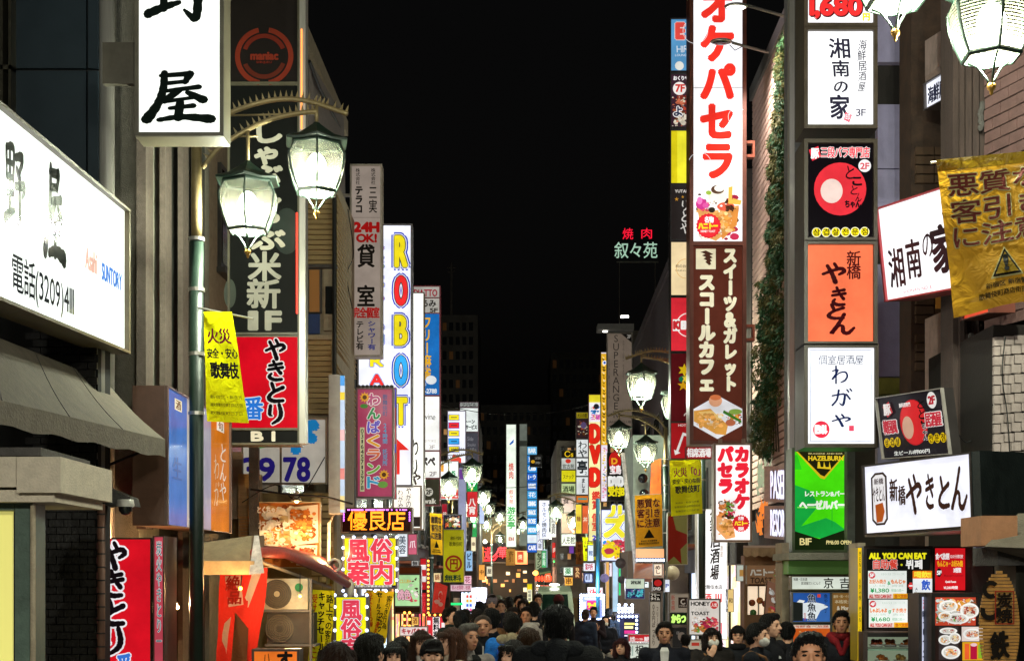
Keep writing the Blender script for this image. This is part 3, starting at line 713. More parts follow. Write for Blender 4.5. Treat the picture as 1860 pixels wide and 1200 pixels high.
# ================= street lamps =================
green_metal = matte('dark_green_paint', '#14261d', rough=.45, scale=9, var=.25, bump=.08, spec=.5)
bronze = matte('weathered_bronze_paint', '#7a6a48', rough=.42, scale=8, var=.25, bump=.1, metal=.3)
brass = matte('brass_finial', '#a07838', rough=.35, metal=.8)
def frosted():
    m = bpy.data.materials.new('frosted_ribbed_glass'); m.use_nodes = True; nt = m.node_tree
    nt.nodes.remove(nt.nodes['Principled BSDF']); out = nt.nodes['Material Output']
    tl = nt.nodes.new('ShaderNodeBsdfTranslucent'); tl.inputs[0].default_value = (.05, .05, .034, 1)
    tr = nt.nodes.new('ShaderNodeBsdfTransparent'); tr.inputs[0].default_value = (.93, .97, .84, 1)
    gl = nt.nodes.new('ShaderNodeBsdfGlossy'); gl.inputs['Roughness'].default_value = .25
    m1 = nt.nodes.new('ShaderNodeMixShader'); m1.inputs[0].default_value = .38
    m2 = nt.nodes.new('ShaderNodeMixShader'); m2.inputs[0].default_value = .06
    tc = nt.nodes.new('ShaderNodeTexCoord'); wv = nt.nodes.new('ShaderNodeTexWave'); wv.bands_direction = 'Z'; wv.inputs['Scale'].default_value = 14
    nt.links.new(tc.outputs['Object'], wv.inputs[0]); bp = nt.nodes.new('ShaderNodeBump'); bp.inputs['Strength'].default_value = .9; bp.inputs['Distance'].default_value = .05
    nt.links.new(wv.outputs[1], bp.inputs['Height'])
    mr = nt.nodes.new('ShaderNodeMapRange'); mr.inputs[3].default_value = .45; mr.inputs[4].default_value = .65
    nt.links.new(wv.outputs[1], mr.inputs[0]); nt.links.new(mr.outputs[0], m1.inputs[0])
    for n in (tl, gl): nt.links.new(bp.outputs[0], n.inputs['Normal'])
    nt.links.new(tl.outputs[0], m1.inputs[1]); nt.links.new(tr.outputs[0], m1.inputs[2])
    nt.links.new(m1.outputs[0], m2.inputs[1]); nt.links.new(gl.outputs[0], m2.inputs[2]); nt.links.new(m2.outputs[0], out.inputs[0])
    return m
glassm = frosted(); bulbm = glow('lamp_bulb', '#f4fff0', 30)

def hexp(r, z, k): a = R(60 * k - 90); return (r * math.cos(a), r * math.sin(a), z)
def make_lantern():
    """meshes of one lantern about the middle of its glass"""
    prof = [(.255, .23), (.315, .12), (.30, .0), (.26, -.12), (.205, -.235)]
    M = {}
    panes = []
    for k in range(6):
        mb = MB(); vs = []
        for i in range(9):
            t = i / 8 * 4; j = min(int(t), 3); f_ = t - j; r0 = prof[j][0] * (1 - f_) + prof[j + 1][0] * f_; z0 = prof[j][1] * (1 - f_) + prof[j + 1][1] * f_
            a, b = Vector(hexp(r0, z0, k)), Vector(hexp(r0, z0, k + 1)); mid = (a + b) / 2
            for q in range(5): u = q / 4; p = a.lerp(b, u); bul = 1 + .08 * math.sin(u * math.pi); vs.append((p.x * bul * .985, p.y * bul * .985, p.z))
        fs = [(i * 5 + q, (i + 1) * 5 + q, (i + 1) * 5 + q + 1, i * 5 + q + 1) for i in range(8) for q in range(4)]
        mb.add(vs, fs); panes.append(mb.mesh('pane'))
    M['panes'] = panes
    mb = MB()
    for k in range(6): mb.tube([hexp(r * 1.01, z, k) for r, z in prof], .013, 6)
    for r, z in ((.262, .24), (.208, -.238)):
        for k in range(6): mb.tube([hexp(r, z, k), hexp(r, z, k + 1)], .017, 6)
    M['frame'] = mb.mesh('frame')
    mb = MB(); vs = []; rings = [(.345, .235), (.35, .255), (.20, .335), (.11, .40), (.045, .45), (.03, .47)]
    for i, (r, z) in enumerate(rings):
        for k in range(12):
            kk = k / 2; a = R(60 * kk - 90); even = k % 2 == 0; rr = r if even else r * .87; zz = z + (.022 if even and i < 2 else 0)
            vs.append((rr * math.cos(a), rr * math.sin(a), zz))
    fs = [(i * 12 + k, i * 12 + (k + 1) % 12, (i + 1) * 12 + (k + 1) % 12, (i + 1) * 12 + k) for i in range(5) for k in range(12)] + [tuple(range(12))[::-1]]
    mb.add(vs, fs); M['roof'] = mb.mesh('roof')
    mb = MB()
    for k in range(3): a = R(120 * k - 90); mb.tube([(.17 * math.cos(a), .17 * math.sin(a), -.25), (.10 * math.cos(a), .10 * math.sin(a), -.29), (.045 * math.cos(a), .045 * math.sin(a), -.37), (.012 * math.cos(a), .012 * math.sin(a), -.43)], .009, 6)
    M['stay'] = mb.mesh('stay')
    M['bottom_glass'] = MB().add([hexp(.2, -.245, k) for k in range(6)], [tuple(range(6))]).mesh('bottom_glass')
    M['finial'] = MB().lathe((0, 0, -.455), [(.001, .035), (.022, .03), (.034, .01), (.03, -.01), (.015, -.025), (.012, -.05), (.001, -.06)], 12).mesh('finial')
    M['bulb'] = MB().ball((0, 0, -.01), (.105, .105, .17), 16, 12).mesh('bulb')
    return M
LM = make_lantern()
for me, mt, sm in [(LM['frame'], green_metal, 0), (LM['roof'], green_metal, 0), (LM['stay'], green_metal, 1), (LM['bottom_glass'], glassm, 0), (LM['finial'], brass, 1), (LM['bulb'], bulbm, 1)] + [(p, glassm, 0) for p in LM['panes']]:
    me.materials.append(mt)
    if sm: me.shade_smooth()
def put(name, me, parent, loc, rz=0):
    o = bpy.data.objects.new(name, me); COL.objects.link(o); o.parent = parent; o.location = loc; o.rotation_euler = (0, 0, rz); return o

lower_arc = [(.06, .40), (.25, .62), (.60, .83), (.90, .93), (1.215, .975)]
upper_arc = [(.0, .62), (.18, .86), (.45, 1.0), (.80, 1.09), (1.13, 1.075), (1.53, .945)]
def arc_pts(a, s, n=5): return [(x * s, 0, z) for x, z in catmull(a, n)]
def arm_meshes(s):
    out = []
    for a in (lower_arc, upper_arc):
        out.append(('arm', MB().tube(arc_pts(a, s), .026, 8)))
    sp = MB()
    for a, st in ((lower_arc, 5), (upper_arc, 7)):
        P_ = [Vector(p) for p in arc_pts(a, s, 12)]
        L = 0
        for i in range(st, len(P_) - 1):
            L += (P_[i + 1] - P_[i]).length
            if L < .04: continue
            L = 0; t = (P_[i + 1] - P_[i]).normalized(); n = Vector((-t.z, 0, t.x)) * (1 if t.x > 0 else -1)
            b = P_[i] + n * .02; sp.add([b - t * .015 + Vector((0, .006, 0)), b + t * .015 + Vector((0, .006, 0)), b + n * .075, b - t * .015 - Vector((0, .006, 0)), b + t * .015 - Vector((0, .006, 0))], [(0, 1, 2), (4, 3, 2), (3, 0, 2), (1, 4, 2)])
    out.append(('bird_spikes', sp))
    out.append(('crossbar', MB().tube([(.42 * s, 0, .72), (.62 * s, 0, .72)], .012, 6).tube([(.3 * s, 0, .93), (1.2 * s, 0, .95)], .010, 6)))
    out.append(('hanger', MB().tube([(.52 * s, 0, .80), (.52 * s, 0, .46)], .02, 8)))
    out.append(('hanger', MB().tube([(1.215 * s, 0, 1.05), (1.215 * s, 0, .85)], .02, 8)))
    return out
ARM = {}
for s in (1, -1):
    ARM[s] = []
    for nm, mb in arm_meshes(s):
        me = mb.mesh(nm); me.materials.append(bronze); ARM[s].append((nm, me))
        if nm != 'bird_spikes': me.shade_smooth()
POLE = {}
def lamp_post(x, y, zc, s, label, power=60, lamps=(1, 1), jig=0):
    g = gz(y) + .12; root = empty('street_lamp', (x, y, g), label, 'street lamp', 'twin lantern street lamps along both kerbs')
    zr = zc - g
    part('pole', MB().tube([(x, y, g), (x, y, zc - .35 if zc > 5 else zc - .3)], .072, 14), green_metal, root, True)
    part('pole', MB().tube([(x, y, zc - .32), (x, y, zc + .66)], .054, 14), bronze, root, True)
    part('base', MB().lathe((x, y, g), [(.15, 0), (.15, .25), (.10, .34), (.09, .8), (.075, .85)], 14), green_metal, root, True)
    b = MB()
    for dz in (-.34, -.85, -1.5, -2.1): b.tube([(x, y, zc + dz), (x, y, zc + dz + .035)], .082, 14)
    part('band', b, steel, root)
    for nm, me in ARM[s]:
        o = put(nm, me, root, (0, 0, zr))
        if nm == 'bird_spikes': o['kind'] = 'stuff'
    for i, (dx, dz) in enumerate(((.52, 0), (1.215, .39))):
        if not lamps[i]: continue
        L = bpy.data.objects.new('lantern', None); COL.objects.link(L); L.parent = root; L.location = (dx * s, 0, zr + dz); L.rotation_euler = (0, 0, R(4 + jig + 5 * i))
        for nm in ('frame', 'roof', 'stay', 'bottom_glass', 'finial', 'bulb'): put(nm, LM[nm], L, (0, 0, 0))
        for p in LM['panes']: put('pane', p, L, (0, 0, 0))
        if power:
            ld = bpy.data.lights.new('bulb_light', 'POINT'); ld.energy = power; ld.color = (.98, 1, .9) if power < 2000 else (1, .95, .92); ld.shadow_soft_size = .05
            put('bulb_light', ld, L, (0, 0, -.20))
    return root
def lamp_px(px, py_inner, d, s, label, **k):
    p = W(px, py_inner, d); return lamp_post(p.x, p.y, p.z, s, label, **k)
LP = 480
lamp_px(357, 377, 14.4, 1, 'nearest green twin lantern lamp on the left, its post holding the yellow fire safety banner', power=850)
lamp_px(1931, 45, 10.3, -1, 'lamp at the top right corner whose big lantern is cut by the frame', power=1150, jig=-8)
lamp_px(1275, 737, 28.5, -1, 'twin lantern lamp just left of the tall brown karaoke tower sign', power=950, jig=-4)
lamp_px(1209, 822, 37, -1, 'twin lantern lamp over the orange touting warning banner', power=420)
lamp_px(783, 884, 42, 1, 'twin lantern lamp in front of the small robot sign', power=LP)
lamp_px(820, 921, 54, 1, 'twin lantern lamp beside the tall narrow white barbecue sign', power=LP)
lamp_px(1090, 935, 60, -1, 'twin lantern lamp in front of the DVD sign', power=LP)
lamp_px(1067, 947, 55, -1, 'twin lantern lamp left of the DVD sign, slightly lower than its neighbour', power=LP)
lamp_px(865, 952, 72, 1, 'small distant twin lantern lamp above the red neon script', power=300)
lamp_px(990, 965, 78, -1, 'distant twin lantern lamp below the stack of blue signs', power=300)
lamp_px(893, 979, 88, 1, 'farthest twin lantern lamp near the beige building at the street end', power=0)
lamp_px(1020, 972, 70, -1, 'twin lantern lamp hanging near the green neon roof line', power=0)
lamp_px(838, 940, 63, 1, 'far twin lantern lamp between the violet pillar and the amber square sign', power=150)
lamp_px(905, 985, 98, 1, 'tiny twin lantern lamp just right of the red neon script', power=0)
lamp_px(1052, 958, 66, -1, 'far twin lantern lamp in front of the yellow and orange vertical signs', power=150)
lamp_px(975, 975, 96, -1, 'tiny twin lantern lamp left of the lower offal grill sign', power=0)
# unseen lamp pair added behind the camera to light the near fronts
lamp_post(-3.3, -2.5, 5.6, 1, 'added unseen twin lantern lamp on the left kerb behind the viewpoint', power=4200)
lamp_post(3.7, -3.5, 5.7, -1, 'added unseen twin lantern lamp on the right kerb behind the viewpoint', power=4200)

# ================= cloth banners =================
class Cloth(Sheet):
    def __init__(s, c, x0, y0, x1, y1, amp=.03, ph=0):
        s.c = [W(*q) for q in c]; s.b = (x0, y0, x1, y1); s.k = 0; s.lk = .0015; s.amp = amp; s.ph = ph
        s.N = (s.c[1] - s.c[0]).cross(s.c[0] - s.c[3]).normalized()
        if s.N.dot(Vector((0, 0, EZ)) - s.c[0]) < 0: s.N = -s.N
    def P(s, x, y, k=0.0):
        x0, y0, x1, y1 = s.b; u = (x - x0) / (x1 - x0); v = (y - y0) / (y1 - y0)
        p = s.c[0] * (1 - u) * (1 - v) + s.c[1] * u * (1 - v) + s.c[2] * u * v + s.c[3] * (1 - u) * v
        w = s.amp * (math.sin(u * 5 + v * 3 + s.ph) + .5 * math.sin(v * 9 - u * 4 + s.ph)) * (.25 + v)
        return p + s.N * (w + k * s.lk)
def banner(name, label, corners, rect, col, items, bar=None, amp=.03, ph=0, group=None, rough=.6, cat='banner'):
    x0, y0, x1, y1 = rect; sh = Cloth(corners, x0, y0, x1, y1, amp, ph)
    root = empty(name, (sh.c[2] + sh.c[3]) / 2, label, cat, group)
    nx, ny = 10, 14; vs = [sh.P(x0 + (x1 - x0) * i / nx, y0 + (y1 - y0) * j / ny) for j in range(ny + 1) for i in range(nx + 1)]
    fs = [(j * (nx + 1) + i, (j + 1) * (nx + 1) + i, (j + 1) * (nx + 1) + i + 1, j * (nx + 1) + i + 1) for j in range(ny) for i in range(nx)]
    part('cloth', MB().add(vs, fs, tuple(min(.92, c_ * 1.35) for c_ in lin(col))), cloth_print(), root, True)
    let, pic = MB(), MB(); draw(sh, items, let, pic)
    part('printed_picture', pic, cloth_print(), root); part('lettering', let, cloth_print(), root)
    if bar: part('rod', MB().tube([W(*bar[0]), W(*bar[1])], .011, 6), steel, root)
    return root
FIRE = lambda x, y, w, h: [('t', '火災「0」', x + w * .12, y + h * .16, x + w * .95, y + h * .30, '#b0306a', {'bold': .05}), ('t', '安全・安心な街', x + w * .08, y + h * .35, x + w * .96, y + h * .43, '#2a2a4a', {'bold': .05}),
    ('t', '歌舞伎町', x + w * .16, y + h * .48, x + w * .94, y + h * .60, '#28284a', {'bold': .06}), ('t', '新宿区・新宿消防署', x + w * .15, y + h * .76, x + w * .9, y + h * .79, '#555030'), ('t', '歌舞伎町商店街振興組合', x + w * .12, y + h * .83, x + w * .94, y + h * .865, '#555030'), ('t', '歌舞伎町二丁目町会', x + w * .15, y + h * .91, x + w * .9, y + h * .945, '#555030')]
def FIRE_L(x, y, w, h):
    return [('t', '火災', x + w * .12, y + h * .165, x + w * .82, y + h * .285, '#b0306a', {'bold': .05}), ('t', '安全・安心', x + w * .08, y + h * .34, x + w * .97, y + h * .42, '#2a2a4a', {'bold': .05}),
     ('t', '歌舞伎', x + w * .16, y + h * .47, x + w * .94, y + h * .60, '#28284a', {'bold': .06}), ('t', '新宿区・新宿消', x + w * .12, y + h * .76, x + w * .93, y + h * .79, '#555030'), ('t', '歌舞伎町商店街', x + w * .12, y + h * .83, x + w * .95, y + h * .86, '#555030'), ('t', '歌舞伎町二丁目', x + w * .12, y + h * .905, x + w * .9, y + h * .935, '#555030')]
def WARN(x, y, w, h, c1='#7a2030', oc='#d8c890'):
    o = {'bold': .04, 'out': oc, 'ow': .07}
    return [('t', '悪質な', x + w * .08, y + h * .09, x + w * .92, y + h * .24, c1, o), ('t', '客引き', x + w * .08, y + h * .28, x + w * .92, y + h * .43, c1, o), ('t', 'に注意', x + w * .08, y + h * .47, x + w * .92, y + h * .62, c1, o),
     ('p', [(x + w * .5, y + h * .655), (x + w * .70, y + h * .83), (x + w * .30, y + h * .83)], '#2a2618'), ('p', [(x + w * .5, y + h * .69), (x + w * .645, y + h * .815), (x + w * .355, y + h * .815)], '#c8901c'),
     ('t', '!', x + w * .485, y + h * .72, x + w * .515, y + h * .80, '#1c1a14', {'bold': .08}), ('t', '新宿区 新宿警察署', x + w * .2, y + h * .87, x + w * .8, y + h * .90, '#3a3020', {'bold': .04}), ('t', '歌舞伎町商店街振興組合', x + w * .12, y + h * .915, x + w * .88, y + h * .95, '#3a3020', {'bold': .04})]
banner('yellow_banner', 'bright yellow fire safety banner twisting on the nearest left lamp post', [(370, 566, 14.3), (421, 566, 14.1), (453, 768, 14.0), (377, 765, 14.3)], (370, 565, 425, 766), '#d8e010', FIRE_L(370, 565, 55, 201), ((357, 558, 14.35), (460, 579, 14.15)), amp=.012, group='yellow fire safety banners')
banner('yellow_banner', 'yellow fire safety banner on the lamp post left of the white karaoke sign', [(1216, 836, 28.4), (1273, 832, 28.3), (1276, 932, 28.2), (1219, 937, 28.4)], (1216, 834, 1275, 937), '#c8c414', FIRE(1216, 834, 59, 103), ((1203, 834, 28.45), (1290, 831, 28.4)), amp=.02, ph=1, group='yellow fire safety banners')
banner('warning_banner', 'orange banner warning about touts on the lamp post under the second lantern pair', [(1153, 900, 36.6), (1202, 897, 36.4), (1204, 991, 36.3), (1155, 994, 36.6)], (1153, 898, 1203, 993), '#c88a1c', WARN(1153, 898, 50, 95, oc='#e8b860'), ((1150, 899, 36.8), (1212, 896, 36.8)), amp=.02, group='tout warning banners')
banner('warning_banner', 'large sunlit gold banner warning about touts, crumpled, at the right edge', [(1700, 292, 10.1), (1895, 272, 10.0), (1905, 545, 9.7), (1735, 572, 9.9)], (1700, 290, 1890, 570), '#b88a26',
    [('r', 1700, 290, 1890, 312, '#7a6418')] + [(i[0], i[1]) + tuple(i[2:]) if i[0] == 'p' else i for i in
     [('t', '悪質な', 1716, 322, 1884, 358, '#8a4038', {'bold': .04, 'out': '#cfc890', 'ow': .08}), ('t', '客引き', 1716, 370, 1884, 406, '#8a4038', {'bold': .04, 'out': '#cfc890', 'ow': .08}), ('t', 'に注意', 1716, 416, 1884, 452, '#8a4038', {'bold': .04, 'out': '#cfc890', 'ow': .08}),
      ('p', [(1808, 462), (1840, 520), (1776, 520)], '#c8c890'), ('p', [(1808, 466), (1836, 517), (1780, 517)], '#20201c'), ('p', [(1808, 473), (1830, 513), (1786, 513)], '#a8861a'), ('t', '!', 1805, 480, 1811, 508, '#20201c', {'bold': .08}), ('t', '新宿区 新宿警察署', 1765, 528, 1870, 537, '#2a2414', {'bold': .04}), ('t', '歌舞伎町商店街振興組合', 1750, 544, 1878, 554, '#2a2414', {'bold': .04})]],
    ((1690, 296, 10.2), (1960, 268, 10.2)), amp=.034, ph=2, group='tout warning banners')
banner('warning_banner', 'small gold tout warning banner below the brown cafe sign on the left', [(781, 931, 41), (803, 933, 41), (804, 1008, 41), (783, 1006, 41)], (780, 931, 804, 1008), '#c8981c', WARN(780, 931, 24, 77, '#5a2440'), ((779, 930, 41.2), (810, 932, 41.2)), amp=.02, group='tout warning banners')
banner('yellow_banner', 'dull yellow banner hanging on the distant lamp post under the DVD sign', [(1058, 975, 54), (1080, 975, 54), (1082, 1016, 54), (1060, 1018, 54)], (1058, 975, 1081, 1017), '#c4cc18', FIRE(1058, 975, 23, 42), ((1055, 974, 54.2), (1084, 974, 54.2)), amp=.03, group='yellow fire safety banners')
banner('yellow_banner', 'olive yellow banner on the far lamp post by the green neon line', [(1015, 987, 62), (1033, 987, 62), (1033, 1017, 62), (1016, 1018, 62)], (1015, 987, 1033, 1018), '#8c8c18', FIRE(1015, 987, 18, 31), None, amp=.02, group='yellow fire safety banners')
banner('orange_banner', 'faded brown banner next to the distant yellow banner under the DVD sign', [(1045, 983, 55), (1059, 983, 55), (1059, 1024, 55), (1046, 1024, 55)], (1045, 983, 1059, 1024), '#7a4a24', [('v', '悪質な客', 1048, 988, 1056, 1018, '#4a2020')], None, amp=.02)
banner('orange_banner', 'brown hanging banner left of the red neon script', [(861, 992, 85), (879, 992, 85), (879, 1020, 85), (861, 1020, 85)], (861, 992, 879, 1020), '#8a5428', [('v', '悪質', 866, 996, 876, 1016, '#5a2a1c')], None)
banner('orange_banner', 'dark ochre hanging banner right of the red neon script', [(919, 996, 84), (936, 996, 84), (936, 1026, 84), (919, 1026, 84)], (919, 996, 936, 1026), '#6a4a20', [('v', '客引', 923, 1000, 933, 1020, '#3a1a1c')], None)
BLK = {'bold': .05}
banner('street_banner', 'yellow cloth banner with black vertical writing left of the lower red guide sign', [(568, 1070, 17.6), (607, 1072, 17.4), (600, 1230, 17.4), (562, 1225, 17.6)], (568, 1070, 606, 1230), '#c8c018', [('v', '路上での客引き行為', 592, 1078, 604, 1225, '#1a1a14', BLK), ('v', 'キャッチセールスは', 580, 1074, 591, 1215, '#1a1a14', BLK), ('v', '受けたらすぐに', 569, 1078, 579, 1200, '#c0301c', BLK)], None, amp=.03, group='yellow touting notice banners')
banner('street_banner', 'yellow cloth banner with orange side and black writing right of the lower red guide sign', [(664, 1070, 20.5), (716, 1074, 20.3), (700, 1168, 20.3), (664, 1160, 20.5)], (664, 1070, 714, 1166), '#dcb41c', [('v', '客引き行為', 702, 1078, 712, 1140, '#201c14', BLK), ('v', 'スカウト', 692, 1110, 702, 1160, '#201c14', BLK), ('v', 'セールスは', 684, 1072, 694, 1128, '#201c14', BLK), ('v', '違反', 684, 1128, 694, 1150, '#d83018', BLK), ('v', 'らすぐ110番', 668, 1074, 679, 1140, '#d84018', BLK)], None, amp=.04, ph=1.5, group='yellow touting notice banners')
banner('food_banner', 'red and cream banner with brush lettering beside the air conditioners', [(400, 1035, 15.8), (486, 1030, 15.4), (466, 1230, 15.3), (396, 1225, 15.8)], (400, 1030, 480, 1228), '#b02a22', [('p', [(455, 1036), (470, 1038), (452, 1100), (436, 1125), (430, 1120), (446, 1080)], '#c8b8a8'), ('p', [(412, 1130), (424, 1118), (418, 1150), (413, 1228), (406, 1228), (408, 1150)], '#c8b8a8'), ('p', [(410, 1042), (436, 1042), (444, 1096), (420, 1100)], '#d8c0b0'), ('t', '絶', 413, 1044, 436, 1068, '#a02820', {'bold': .06}), ('t', '品', 419, 1072, 440, 1094, '#a02820', {'bold': .06}), ('p', [(432, 1110), (456, 1140), (462, 1228), (424, 1228)], '#5a4430')], None, amp=.03)
banner('red_flag', 'tilted red flag with white leaf motif behind the marquee lights', [(790, 1055, 33), (813, 1064, 33), (806, 1112, 33), (784, 1112, 33)], (786, 1058, 812, 1112), '#d03c34', [('e', 800, 1080, 4, 9, '#f0e8e4'), ('e', 795, 1092, 6, 4, '#f0e8e4'), ('e', 803, 1096, 5, 4, '#f0e8e4')], None, amp=.04)
# ================= signs =================
B4 = {'bold': .04}; B6 = {'bold': .06}; B8 = {'bold': .085}; B3 = {'bold': .025}
G_STACK = 'stacked restaurant light boxes in the right column'
# ---- left ----
sign('projecting_sign', 'big white hanging light box with black brush characters, top left', 'sign', (253, -420, 400, 242), 13.0, .3, '#565248', 7, '#fbfff8',
     [('b', '野', 268, -105, 392, 45, '#0c120e', {'w': 1.5}), ('b', '屋', 262, 130, 386, 228, '#0c120e', {'w': 1.5})], lit=1.12, brackets=((186, 77, 250, 152),), case='#76705c')
PL = lambda t, x0, y0, x1, y1, c, o={}: ('t', t, x0, y0, x1, y1, c, o)
sign('fascia_sign', 'long white glowing shop fascia with brush name and telephone number at far left', 'sign', (0, 0, 360, 150), 0, .25, '#6a6048', 3, '#f8fff8',
     [('b', '野', 137, 20, 166, 92, '#10140e', {'w': 1.7}), ('b', '屋', 196, 12, 232, 100, '#10140e', {'w': 1.7}), PL('電話(3209)4111', 146, 110, 248, 138, '#181c20', {'bold': .02}), PL('Asahi', 270, 66, 293, 86, '#d8a898', B4), PL('SUNTORY', 304, 71, 350, 88, '#3a78c8', B4)],
     lit=1.1, quad=((-220, 20, 7.9), (226, 384, 13.5), (-220, 452, 7.9)), rim=.05)
sign('vertical_grill_sign', 'tall red glowing sign with black outlined kana at the lower left', 'sign', (176, 979, 274, 1400), 13.9, .3, '#3a3430', 3, '#e01424',
     [('b', 'やきとり', 184, 984, 230, 1190, '#140c10', {'w': 1.7, 'out': '#f4f0f4', 'ow': .07}), ('t', '一番', 184, 1190, 240, 1240, '#3a78d8', {'bold': .06, 'out': '#f0f4ff', 'ow': .06})], lit=.86)
o_ = {'bold': .02, 'out': '#e8f0f0', 'ow': .09}
sign('side_grill_sign', 'narrow pink red sign with small pale outlined kana beside the tall red sign', 'sign', (281, 975, 297, 1400), 13.75, .5, '#5a3c34', 2, '#c84858', [('v', '炭火やきとり一', 284, 982, 294, 1178, '#1a5860', o_)], lit=.8)
sign('street_facing_light_box', 'obliquely seen light box with blue, grey and orange panels behind the nearest lamp post', 'sign', (0, 0, 120, 260), 0, .32, '#6a5248', 2, '#fff',
     panels=[(0, 0, 34, 260, '#3a74c8', [('r', 13, 12, 25, 34, '#f4ecc8'), PL('酒', 15, 15, 23, 31, '#6a4a20', B4), PL('生', 10, 130, 24, 170, '#2858a0', B3)]), (34, 0, 62, 260, '#b8b4b0', []), (62, 0, 80, 260, '#a8a4b8', []),
             (80, 0, 120, 260, '#d87818', [('r', 92, 10, 108, 34, '#f8f0e0'), PL('旬', 95, 14, 105, 30, '#7a5a20', B4), ('b', 'とんや', 98, 60, 112, 190, '#f0e4d0', {'w': .8}), ('b', 'わが', 85, 90, 96, 210, '#e0c8a8', {'w': .8})])],
     lit=.72, quad=((302, 703, 14.1), (416, 765, 17.4), (302, 952, 14.1)), case='#6a4c3c')
def neon_edge(root, sh, bx):
    mb = MB(); bx(mb, 546, -80, 557, 806, -.12, .10); part('edge_post', mb, steel, root)
    mb = MB(); bx(mb, 539, 388, 541.5, 570, .02, .05); part('neon_tube', mb, glow('red_neon_dim', '#ff2a18', 2.2), root)
    mb = MB(); bx(mb, 549, 60, 552, 240, .11, .13); part('neon_tube', mb, glow('amber_neon_dim', '#ff9a50', 1.1), root)
W0 = '#c4c0b0'
sign('tall_black_sign', 'tall black restaurant sign with white kana above a red grill panel', 'sign', (418, -120, 541, 804), 17.5, .3, '#5a5646', 4, '#111',
     panels=[(418, -120, 541, 152, '#1c1715', [('ring', 480, 103, 44, 53, 100, 258, '#7a2c1c'), ('ring', 480, 103, 44, 53, 280, 440, '#7a2c1c'), ('ring', 480, 103, 33, 41, 20, 158, '#5a2418'), ('ring', 480, 103, 33, 41, 200, 338, '#6a2418'),
               PL('maniac', 456, 96, 505, 109, '#7a2c1c', B8), PL('SHINJUKU', 466, 112, 494, 117, '#6a2418', B4)], 0),
             (418, 156, 541, 606, '#0d0f0d', [('e', 521, 420, 26, 42, '#2c3430'), ('e', 418, 533, 11, 26, '#4a5048'), ('v', 'しゃぶしゃぶ', 456, 222, 514, 455, W0, {'bold': .06, 'brush': 1}), PL('米', 452, 462, 510, 508, '#aaa89c', {'bold': .08}), PL('新', 450, 512, 508, 558, '#aaa89c', {'bold': .08}), PL('1', 453, 567, 467, 598, '#aaa89c', {'bold': .09}), PL('F', 484, 567, 510, 598, '#aaa89c', {'bold': .09})], 0),
             (418, 612, 541, 779, '#d80c20', [('b', 'やきとり', 482, 616, 519, 772, '#0e0a0e', {'w': 1.6, 'out': '#e8e0e0', 'ow': .06}), PL('番', 443, 724, 478, 760, '#2878e0', {'bold': .06, 'out': '#d8ecff', 'ow': .07})], .72),
             (418, 782, 541, 804, '#0c0c0c', [PL('B 1', 457, 784, 499, 800, '#d0ccc0', {'bold': .09})], 0)], lit=.8, extra=neon_edge)
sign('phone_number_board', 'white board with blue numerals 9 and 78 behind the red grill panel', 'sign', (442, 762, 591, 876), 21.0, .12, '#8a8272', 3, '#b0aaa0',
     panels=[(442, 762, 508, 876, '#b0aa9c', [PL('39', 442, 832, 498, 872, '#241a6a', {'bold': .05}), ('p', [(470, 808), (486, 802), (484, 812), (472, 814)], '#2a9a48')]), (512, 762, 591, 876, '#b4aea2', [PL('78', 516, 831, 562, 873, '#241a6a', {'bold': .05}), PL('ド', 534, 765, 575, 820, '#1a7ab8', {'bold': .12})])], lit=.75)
sign('grilled_meat_poster', 'food poster of grilled meat dishes lit by a small spotlight', 'poster', (470, 913, 581, 1029), 20.2, .06, '#c8b890', 2, '#c87838',
     [('food', 471, 914, 580, 1028, 'fried', 3, 60), ('p', [(522, 922), (578, 916), (579, 985), (530, 990)], '#e8dcc8'), ('food', 526, 922, 577, 984, 'fried', 5, 50), ('p', [(505, 984), (545, 990), (540, 1015), (497, 1008)], '#f0e4d0'), ('food', 500, 986, 542, 1012, 'meat', 8, 40), ('p', [(545, 990), (578, 990), (576, 1026), (540, 1026)], '#e8dcc8'), ('food', 545, 992, 576, 1024, 'meat', 9, 40), ('p', [(474, 962), (510, 966), (508, 992), (474, 990)], '#f0e4d0'), ('food', 475, 964, 508, 990, 'fried', 6, 30),
      PL('とくちゃん', 471, 921, 512, 932, '#f8f0e8', B6), ('b', 'わやきと', 472, 945, 530, 964, '#f8ece4', {'h': 1, 'w': 1.3})], lit=0)
sign('narrow_side_sign', 'thin pale pillar sign edge on with a coloured strip, left of the pink land sign', 'sign', (618, 682, 626, 930), 19.5, .1, '#8c8880', 0, '#c8d8f0',
     [('r', 618, 682, 626, 700, '#4a9ae0'), ('r', 618, 712, 626, 726, '#f0d040'), ('r', 618, 780, 626, 800, '#f0c0c0'), ('r', 618, 850, 626, 870, '#e89088'), ('r', 618, 900, 626, 925, '#f0dc98')], lit=1.0, extra=lambda r_, s_, b_: part('side_plate', (lambda m: (b_(m, 597, 680, 617.5, 932, -.4, .0), m)[1])(MB()), frame_mat('#9a948c'), r_))
